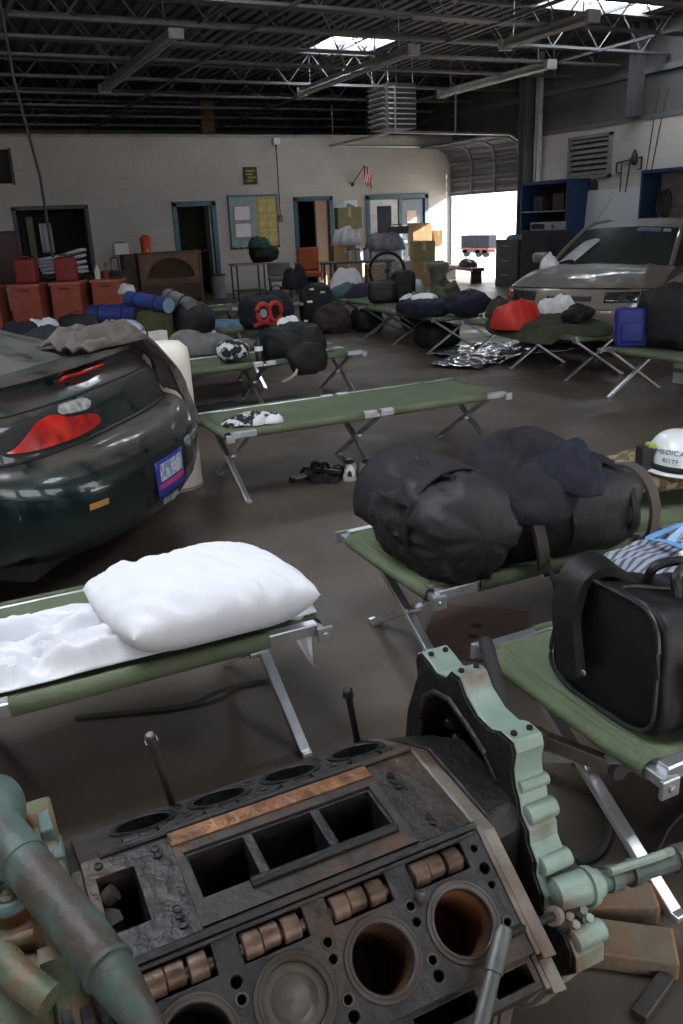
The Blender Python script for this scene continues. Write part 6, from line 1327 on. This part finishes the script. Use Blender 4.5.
# valley deck plate strips (the milled face between the decks)
fr = MB(); T0, T1 = -.094, .096
for (a, b) in (((-.188, .05, 0), (.172, T1, .004)), ((-.188, T0, 0), (.172, -.047, .004)), ((-.188, -.047, 0), (-.175, .05, .004)), ((.157, -.047, 0), (.172, .05, .004))): fr.b2(a, b)
vp = fr.build('valley_plate', gasket, eng, smooth=0, weld=1e-4)
rb = MB(); rb.b2((-.188, .068, .004), (.172, T1, .007)); rb.build('gasket_strip', copper_rust, vp, smooth=0)
rd = MB(); rd.tube([(-.10, -.056, .008), (.152, -.056, .008)], .008, 12); rd.build('oil_gallery_pipe', iron_dark, vp)
gp = MB()
for (s0, s1) in ((-.078, -.062), (.042, .058)): gp.b2((s0 + .001, -.041, -.10), (s1 - .001, .044, -.006))
gp.build('window_web', iron_dark, vp, smooth=0)
for (s, t) in ((-.212, .080), (-.212, .066), (-.212, -.045), (-.212, -.058), (-.212, -.075), (.205, .06), (.205, .045), (.205, .03), (.215, -.055), (.215, -.068), (-.30, .085)):
    MB().lathe([(.0, .0008), (.0055, .0008), (.0055, .0025), (.0068, .0025), (.0068, .0)], (s, t, 0), None, 14, caps=False).build('bolt_hole', iron_dark, eng)
lg = MB()     # ridge rails along the foot of the valley
for (fn, w) in ((nearp, -.122), (farp, -.122)): lg.tube([fn(S0 + .03, w, .004), fn(S1, w, .004)], .006, 8)
lg.tube([nearp(S0 + .03, -.112, .001), nearp(S1 - .004, -.112, .001)], .0035, 8); lg.build('edge_rail', iron, eng)
# liners, piston, camshafts
for i, (fn, s, near_) in enumerate([(nearp, s, 1) for s in NB] + [(farp, s, 0) for s in FB]):
    Nv = V((0, -sB, cB)) if near_ else V((0, sB, cB)); Wv = V((0, -cB, -sB)) if near_ else V((0, cB, -sB))
    Mx = Matrix(((1, 0, 0), (0, Wv.y, Nv.y), (0, Wv.z, Nv.z)))
    if near_: Mx = Matrix(((1, 0, 0), (0, -Wv.y, Nv.y), (0, -Wv.z, Nv.z)))
    c = fn(s, 0, 0)
    ln_ = MB().lathe([(.0470, -.012), (.0470, .0015), (.0485, .0032), (.0520, .0032), (.0525, .0018), (.0555, .0018), (.0560, .003), (.0590, .003), (.0595, 0)], c, Mx, 48, caps=False).build('liner_rim', liner_m if near_ else iron_dark, eng, smooth=25)
    inner = rust_bore if (near_ and i in (3,)) else (copper_rust if i == 2 else iron_dark)
    if not (near_ and i == 1):
        bm_ = MB().lathe([(.0468, -.012), (.0468, -.16 if i < 4 else -.13)], c, Mx, 40, caps=False).build('bore_wall', inner, ln_, smooth=60)
        MB().lathe([(0, -.13), (.0466, -.13)], c, Mx, 24, caps=False).build('bore_floor', iron_dark if i != 3 else rust_bore, ln_, smooth=0)
    else:
        MB().lathe([(0.0465, -.03), (.0465, -.004), (.042, -.004), (.0345, -.005), (.031, -.010), (.026, -.014), (.018, -.0135), (.009, -.010), (0, -.0085)], c, Mx, 44, caps=False).build('piston', mat('carboned_piston', (.075, .060, .050), .5, .4, .3, 18, (.04, .032, .028)), eng, smooth=40)
    cm = MB()
    for k, o_ in enumerate((-.034, -.006, .026)):
        q = fn(s + o_ - .0, -.087 - (.002 if k == 1 else 0), -.010); cm.tube([q + V((-.0135, 0, 0)), q + V((-.012, 0, 0)), q + V((.012, 0, 0)), q + V((.0135, 0, 0))], [.0180, .0195, .0195, .0180] if k != 1 else [.0165, .0178, .0178, .0165], 24)
    q = fn(s, -.086, -.016); cm.tube([q + V((-.051, 0, 0)), q + V((.049, 0, 0))], .010, 16); cm.build('camshaft', cam_steel if near_ else iron_dark, eng, smooth=40)
# small studs and the spigot between bores
for (s, w) in ((.115, -.049), (-.025, -.049), (.115, .029), (-.025, .029), (-.165, .029), (.253, .026), (-.165, -.026)):
    Mx = Matrix(((1, 0, 0), (0, cB, -sB), (0, sB, cB))); MB().lathe([(.0068, -.003), (.0068, .0012), (.0098, .0012), (.0102, 0)], nearp(s, w), Mx, 18, caps=False).build('dowel_ring', liner_m, eng)
MB().tube([nearp(.135, -.060, -.004), nearp(.135, -.052, .010), nearp(.135, -.050, .012)], [.009, .0088, .006], 14).build('stud', liner_m, eng)
# head bolts left standing in the far deck
for (s, w, l, m) in ((-.139, .074, .165, liner_m), (.264, .108, .128, iron_dark)):
    p = farp(s, w, 0); q = p + V((-.026, -.012, l)); r = MB(); r.tube([p - (q - p) * .1, p + (q - p) * .05, q], [.0085, .0070, .0070], 14); d = (q - p).normalized(); r.tube([q, q + d * .003, q + d * .0031, q + d * .016, q + d * .018], [.013, .013, .0105, .0105, .007], 6); r.build('head_bolt', m, eng, smooth=30)['label'] = 'standing head bolt'
HS0_ = .385
# end plate and left end plate
strip = mat('pale_rusty_end_plate', (.17, .145, .12), .5, .3, .3, 12, (.09, .055, .038), (.52, .66), bump=.3)
def offs(pts, k): return [(t * (1 + k), u + k * .1) for (t, u) in pts]
ep = MB(); ep.prism(sec, lambda t, u: V((S1 + .003, t * 1.01, u - .004)), lambda t, u: V((S1 + .012, t * 1.01, u - .004))); ep.prism([(t, u) for t, u in sec], lambda t, u: V((S1 + .014, t * 1.03, u - .012)), lambda t, u: V((.312, t * 1.03, u - .018))); ep.build('end_plate', strip, eng, smooth=0, bevel=.002)
ad = MB(); ad.prism([(-.11, -.05), (-.085, -.014), (.105, -.012), (.215, -.075), (.300, -.135), (.29, -.42), (-.11, -.42)], lambda t, u: V((.311, t, u)), lambda t, u: V((HS0_ + .012, t * .92 + .01, u - .012))); ad.build('adapter_casting', iron_dark, eng, smooth=0, bevel=.006)
ep = MB(); ep.prism([(t * .97, u - .01) for t, u in sec], lambda t, u: V((S0 - .025, t, u)), lambda t, u: V((S0, t, u))); ep.build('front_plate', iron, eng, smooth=0, bevel=.002)
# internals seen through the left window
it_ = MB(); it_.prism([(-.03, -.03), (.03, -.05), (.03, -.10), (-.03, -.10)], lambda t, u: V((-.307, t + .01, u + .015)), lambda t, u: V((-.285, t * .6, u + .02))); it_.tube([(-.30, .045, -.03), (-.285, .045, -.02)], .014, 14); it_.build('rocker_piece', liner_m, eng, smooth=30)

# ---- the pale green end housing (a deep flanged rim standing proud of the block)
HS0, HS1 = .385, .447
outl = [(.265, .035), (.275, .075), (.255, .090), (.225, .086), (.195, .078), (.165, .088), (.150, .112), (.120, .116), (.095, .090), (.055, .072), (.015, .072), (-.010, .086), (-.048, .088), (-.058, .070), (-.056, .035), (-.066, .005), (-.078, -.012), (-.088, -.040), (-.112, -.058), (-.118, -.082), (-.140, -.104), (-.142, -.130), (-.168, -.158), (-.170, -.180), (-.200, -.192), (-.235, -.186), (-.256, -.205), (-.262, -.235), (-.235, -.275), (-.20, -.36), (-.12, -.48), (.10, -.52), (.25, -.42), (.31, -.25), (.30, -.08)]
inner_ = [(.235, -.06), (.225, .0), (.19, .035), (.14, .050), (.08, .034), (.02, .014), (-.012, -.020), (.0, -.085), (.06, -.16), (.15, -.20), (.22, -.15)]
hs = MB(); hs.prism(outl, lambda t, u: V((HS0, t, u)), lambda t, u: V((HS1, t, u)))
cut = MB(); cut.prism(inner_, lambda t, u: V((HS0 - .03, t, u)), lambda t, u: V((HS1 - .012, t, u)))
hobj = boolean(hs, cut, 'end_housing', green_eng, eng, .004); hobj.data.materials.append(iron_dark)
icx, icy = .11, -.07
def in_poly(t, u, P):
    c = False
    for k in range(len(P)):
        (a, b), (c_, d_) = P[k - 1], P[k]
        if (b > u) != (d_ > u) and t < (c_ - a) * (u - b) / (d_ - b) + a: c = not c
    return c
big = [(icx + (t - icx) * 1.03, icy + (u - icy) * 1.03) for t, u in inner_]
for p_ in hobj.data.polygons:
    if p_.center.x > HS0 + .004 and p_.center.x < HS1 - .004 and in_poly(p_.center.y, p_.center.z, big): p_.material_index = 1
    if abs(p_.normal.x) > .9 and p_.center.x < HS1 - .003: p_.material_index = 1
hobj['label'] = 'pale green end housing'
# greasy joint face on the engine side of the rim and dark cavity
jf = MB(); n_ = len(outl)
def ring_pts(k, s): 
    out = []
    for (t, u) in outl:
        out.append(V((s, .06 + (t - .06) * k, -.10 + (u + .10) * k)))
    return out
a_ = ring_pts(.975, HS0 - .003); vs = a_; jf.add(vs, [tuple(range(n_))]) if 0 else None
jm = MB(); jm.prism([(.06 + (t - .06) * .965, -.10 + (u + .10) * .965) for t, u in outl], lambda t, u: V((HS0 - .004, t, u)), lambda t, u: V((HS0 + .002, t, u)))
cut = MB(); cut.prism([(.1 + (t - .1) * .97, -.06 + (u + .06) * .97) for t, u in inner_], lambda t, u: V((HS0 - .05, t, u)), lambda t, u: V((HS0 + .05, t, u)))
boolean(jm, cut, 'joint_face', iron_dark, hobj, 0)
lip = MB(); lip.tube([V((HS0 - .005, .1 + (t - .1) * 1.02, -.06 + (u + .06) * 1.02)) for t, u in inner_], .006, 8, closed=True); lip.build('opening_lip', iron, hobj)
cv = MB(); cv.prism([(.1 + (t - .1) * .96, -.06 + (u + .06) * .96) for t, u in inner_], lambda t, u: V((HS1 - .016, t, u)), lambda t, u: V((HS1 - .013, t, u)))
for k in range(5): cv.tube([(HS1 - .02, .18 - .02 * k, -.02 - .03 * k), (HS0 + .012, .16 - .025 * k, -.03 - .03 * k)], .012, 10)
cv.build('cavity_back', iron_dark, hobj, smooth=30)
for (t, u) in ((.240, .089), (.135, .115), (-.030, .088)):
    for s in (HS0 + .014, HS1 - .014): MB().lathe([(.0, .0006), (.0048, .0006), (.0048, .0018), (.006, .0018), (.006, -.002)], (s, t, u + .002), None, 14, caps=False).build('bolt_hole', iron_dark, hobj)
for (t, u, r) in ((-.066, .000, .012), (-.092, -.042, .018), (-.142, -.114, .017), (-.240, -.188, .018)): MB().tube([(HS0 + .006, t, u), (HS0 + .008, t, u), (HS1 + .004, t, u), (HS1 + .006, t, u)], [r * .8, r, r, r * .8], 18).build('rib_boss', green_eng, hobj, smooth=30)
for (t, u) in ((-.206, -.176), (-.222, -.178)):
    for s in (HS0 + .02, HS1 - .012): MB().lathe([(.011, 0), (.011, .004), (.008, .0041), (.008, .013), (.0, .014)], (s, t, u), Matrix.Rotation(.5, 3, 'X'), 6).build('housing_bolt', green_eng, hobj, smooth=20)
# starter-like output shaft and flange on the right of the housing
sh = MB(); c0 = V((HS1 + .01, -.185, -.150)); ax = V((1, -.04, -.13)).normalized()
def along(d): return c0 + ax * d
MB().tube([(HS0 + .012, -.176, -.148), (HS0 + .014, -.176, -.148), (HS1 + .010, -.183, -.150), (HS1 + .012, -.183, -.150)], [.020, .027, .030, .028], 20).build('shaft_boss', green_eng, hobj, smooth=30)
fl_ = MB(); fl_.tube([along(0), along(.012), along(.0121), along(.03)], [.034, .034, .028, .024], 22); fl_.build('shaft_flange', green_eng, hobj, smooth=30)
sh.tube([along(.03), along(.05), along(.0501), along(.075), along(.0751), along(.10), along(.1001), along(.115), along(.1151), along(.21), along(.2101), along(.24), along(.2401), along(.36)], [.018, .018, .023, .023, .017, .017, .024, .024, .019, .019, .025, .025, .016, .016], 14); sh.build('output_pipe', green_old, hobj, smooth=25)
MB().tube([along(.05) + V((0, -.004, .024)), along(.16) + V((0, -.006, .03)), along(.2) + V((0, 0, .024))], .008, 8).build('oil_line', green_eng, hobj)
# ---- left end: slanting green pipe, timing cover
pp = [(-.405, .215, .072), (-.418, .185, .074), (-.424, .145, .075), (-.405, .08, .078), (-.385, .02, .078), (-.360, -.055, .078), (-.338, -.12, .076), (-.318, -.185, .07), (-.304, -.225, .055), (-.292, -.265, .02)]
pi_ = MB(); pi_.tube(pp, [.010, .026, .034, .034, .033, .0325, .032, .029, .022, .020], 26, up=V((0, 0, 1))); gpipe = pi_.build('water_pipe', green_old, eng, smooth=40); gpipe['label'] = 'worn green slanting pipe'
def band(k, f, r, w): 
    a = V(pp[k]); d_ = (V(pp[k + 1]) - a).normalized(); q = a + (V(pp[k + 1]) - a) * f; MB().tube([q, q + d_ * w], r, 26).build('pipe_band', green_old, gpipe, smooth=30)
band(3, .2, .0355, .007); band(6, .5, .0345, .006)
el = MB(); vs, fs = soft_pts(.085, .11, .10, .9, .9, .004, 6, 3, (26, 16), flat=0); el.add([V((v_.x - .425, v_.y + .20, v_.z + .02)) for v_ in vs], fs); el.build('pipe_elbow', green_old, gpipe, smooth=60)
MB().b2((-.372, .14, -.03), (-.350, .19, .052)).build('pipe_bracket', green_old, gpipe, smooth=0, bevel=.004); MB().b2((-.362, .10, -.04), (-.342, .15, .03)).build('pipe_bracket', green_old, gpipe, smooth=0, bevel=.004)
tcv = MB()
prof_ = [(.29, -.02), (.27, .04), (.18, .055), (.06, .03), (-.05, .005), (-.16, -.03), (-.27, -.09), (-.31, -.2), (-.2, -.42), (.2, -.42), (.31, -.2)]
tcv.prism(prof_, lambda t, u: V((-.47, t * .9, u - .01)), lambda t, u: V((-.40, t, u))); tcv.prism([(t * .93, u - .015) for t, u in prof_], lambda t, u: V((-.40, t, u)), lambda t, u: V((S0 - .02, t, u))); tco = tcv.build('timing_cover', yellow_old, eng, smooth=20, bevel=.006); tco['label'] = 'greenish yellow timing cover'
rg = MB(); rg.tube([(-.430 + .030 * math.cos(a), .062 + .034 * math.sin(a), .035) for a in [2 * PI * k / 28 for k in range(28)]], .010, 10, closed=True); rg.lathe([(.026, .0), (.026, .03), (.018, .036), (.010, .024), (0, .024)], (-.430, .062, .0), None, 20); rg.build('pulley_boss', green_old, tco, smooth=35)
cb_ = MB(); cb_.tube([(-.45, -.03, .02), (-.43, -.09, .035), (-.40, -.13, .025)], .022, 14); cb_.tube([(-.455, .0, .0), (-.40, -.02, .02)], .015, 12); cb_.b2((-.405, -.075, .0), (-.375, -.05, .03)); cb_.build('cover_boss', yellow_old, tco, smooth=35)
sl_ = MB()
for k in range(3): sl_.bar((-.385 + .022 * k, -.14, .005 - .01 * k), (-.372 + .022 * k, -.30, -.06 - .01 * k), .012, .04)
sl_.build('cover_rib', iron, tco, smooth=0)
# sump / stand on timbers
MB().b2((-.33, -.17, -.585), (.33, .17, -.50)).build('oil_pan_rail', iron_dark, eng, smooth=0, bevel=.01)

# ---- breaker bar with extension lying on the block
br = thing('socket_wrench', 'grey breaker bar with a dark extension bolted to the green housing', 'wrench', (0, 0, 0)); EM = Matrix.Translation(EO) @ Matrix.Rotation(EAL, 4, 'X')
A_ = EM @ nearp(.219, .040, .034); B_ = EM @ nearp(.132, .126, .034); A2 = A_ + (A_ - B_).normalized() * .012
mb = MB(); mb.tube([B_ - (A_ - B_) * 1.1, B_, B_ + (A_ - B_) * .55, B_ + (A_ - B_) * .56, A_, A2], [.0125, .0125, .0115, .0140, .0140, .011], 16); mb.build('handle', mat('oily_tool_steel', (.085, .088, .082), .5, .6, .3, 16), br, smooth=35)
C_2 = EM @ V((HS0 - .012, -.205, -.155)); mb = MB(); mb.tube([A_, C_2], .0075, 12); mb.build('extension_bar', iron_dark, br); d = (C_2 - A_).normalized(); mb = MB(); mb.tube([C_2 - d * .004, C_2 + d * .012], .0155, 18); mb.build('socket', mat('pinkish_steel', (.26, .22, .21), .45, .4), br, smooth=30)
# ---- black pry bar leaning behind the housing
r = thing('pry_bar', 'black ribbed bar leaning up behind the pale green housing', 'bar', (0, 0, 0))
P0, P1, P2 = V((1.02, 1.40, .61)), V((.90, 1.10, .47)), V((.90, .94, .22))
mb = MB(); pts = [P0 + (P1 - P0) * k / 12 for k in range(13)]; mb.tube(pts, [.016 + .0022 * (k % 2) for k in range(13)], 14); mb.build('grip', rubber, r, smooth=30); mb = MB(); mb.tube([P1, P1 + (P2 - P1) * .5, P2], [.012, .011, .008], 12); mb.build('shaft', black_plastic, r)
# ---- timbers under the engine, boards and odds and ends on the floor at the right
wood_old = mat('weathered_timber', (.115, .085, .060), .85, 0, .3, 12, (.16, .075, .028), (.52, .68), bump=.4, bscale=30, scale2=6)
def timber(label, p, q, w, h):
    o = thing('timber', label, 'timber', p); d = V(q) - V(p); MB().bar((0, 0, h / 2), d + V((0, 0, h / 2)), w, h).build('board', wood_old, o, smooth=0, bevel=.005)
    e = MB(); dn = d.normalized(); e.bar(d + V((0, 0, h / 2)) - dn * .002, d + V((0, 0, h / 2)) + dn * .004, w * .96, h * .9); e.build('sawn_end', mat('orange_sawn_end', (.30, .13, .05), .85, 0, .3, 14, bump=.5), o, smooth=0); return o
timber('weathered board nearer the cot leg on the floor right of the engine', (.98, 1.22, 0), (1.26, 1.06, 0), .10, .05)
timber('weathered board lying nearest the camera right of the engine', (.90, 1.16, .0), (1.19, .93, 0), .10, .045)
timber('thick timber under the pale green end of the engine', (.66, .80, 0), (.66, 1.26, 0), .14, .03)
timber('thick timber under the pipe end of the engine', (.12, .80, 0), (.12, 1.26, 0), .14, .03)
o = MB().bar((1.02, .86, .012), (1.14, .90, .012), .035, .02).build('steel_strip', dark_steel, smooth=0, bevel=.003); tag(o, 'flat dark steel strip on the floor beside the boards', 'strip')
o = MB().tube(smooth_path([(1.50, 1.66, .012), (1.47, 1.58, .012), (1.46, 1.50, .012), (1.42, 1.40, .012), (1.36, 1.31, .012), (1.28, 1.25, .012), (1.20, 1.24, .012)]), .011, 8).build('hose', rubber); tag(o, 'black hose lying on the floor under the nearest right cot', 'hose')
o = MB().tube(smooth_path([(1.30, 1.14, .01), (1.42, 1.19, .01), (1.52, 1.235, .012), (1.75, 1.28, .01), (1.95, 1.25, .01)]), .006, 6).build('cable', rubber); tag(o, 'thin black cable on the floor by the near cot foot', 'cable')
r = thing('folding_stand', 'brown jointed bracket hanging under the nearest right cot', 'bracket', (1.22, 1.40, .22)); mb = MB(); mb.bar((-.18, .05, .05), (-.02, .0, .06), .03, .04); mb.bar((-.02, 0, .06), (.12, -.12, .0), .03, .04); mb.bar((.12, -.12, .0), (.36, -.16, .02), .028, .036); mb.build('arm', mat('brown_greasy_steel', (.07, .058, .045), .55, .4, .3, 14), r, smooth=0, bevel=.004)
MB().tube([(-.02, -.02, .06), (-.02, .02, .06)], .025, 14).build('joint_pin', dark_steel, r); MB().tube([(.12, -.14, .0), (.12, -.10, .0)], .025, 14).build('joint_pin', dark_steel, r); MB().bar((-.06, .02, .05), (-.05, .02, -.22), .02, .012).build('green_tag', dkolive_cloth, r, smooth=0)
# ================================================================== CAMERA AND LIGHT
A_, PT, RL = .443, .34, -.043
sa, ca, c_, s_ = math.sin(A_), math.cos(A_), math.cos(PT), math.sin(PT)
right = V((ca, -sa, 0)); fwd = V((sa * c_, ca * c_, -s_)); up_ = V((sa * s_, ca * s_, c_))
R_ = right * math.cos(RL) + up_ * math.sin(RL); U_ = up_ * math.cos(RL) - right * math.sin(RL)
cam = bpy.data.cameras.new('camera'); co = bpy.data.objects.new('camera', cam); COL.objects.link(co)
cam.sensor_fit = 'VERTICAL'; cam.sensor_height = 36; cam.sensor_width = 24; cam.lens = 823.25 / 1024 * 36; cam.clip_start = .02; cam.clip_end = 300
M4 = Matrix(((R_.x, U_.x, -fwd.x, 0), (R_.y, U_.y, -fwd.y, 0), (R_.z, U_.z, -fwd.z, 1.545), (0, 0, 0, 1))); co.matrix_world = M4
sc.camera = co
w = bpy.data.worlds.new('daylight'); sc.world = w; w.use_nodes = True; bg = w.node_tree.nodes['Background']; bg.inputs[0].default_value = (.95, .97, 1.0, 1); bg.inputs[1].default_value = 3.6
sun = bpy.data.lights.new('sun', 'SUN'); sun.energy = 32; sun.angle = .01; sun.color = (1, .95, .86); so = bpy.data.objects.new('sun', sun); COL.objects.link(so)
so.rotation_euler = V((-.80, .40, -.38)).to_track_quat('-Z', 'Y').to_euler()
def portal(loc, d, sx, sy):
    l = bpy.data.lights.new('doorway_sky', 'AREA'); l.shape = 'RECTANGLE'; l.size = sx; l.size_y = sy; l.cycles.is_portal = True
    o = bpy.data.objects.new('doorway_sky', l); COL.objects.link(o); o.location = loc; o.rotation_euler = V(d).to_track_quat('-Z', 'Z').to_euler()
for x in (-3.6, 1.4, 6.6): portal((x, YB - .15, 1.7), (0, 1, 0), 4.0, 3.4)
portal((XR + .15, (GD[0] + GD[1]) / 2, 1.05), (-1, 0, 0), GD[1] - GD[0], 2.1)
portal((XR + .15, (BD[0] + BD[1]) / 2, 1.5), (-1, 0, 0), BD[1] - BD[0], 3.0)
sc.view_settings.view_transform = 'Standard'; sc.view_settings.look = 'None'; sc.view_settings.gamma = 1; sc.view_settings.use_curve_mapping = False
sc.view_settings.exposure = 0.0
sc.cycles.use_denoising = True
sc.cycles.max_bounces = 8; sc.cycles.diffuse_bounces = 5; sc.cycles.glossy_bounces = 3; sc.cycles.transmission_bounces = 4
sc.cycles.sample_clamp_indirect = 6
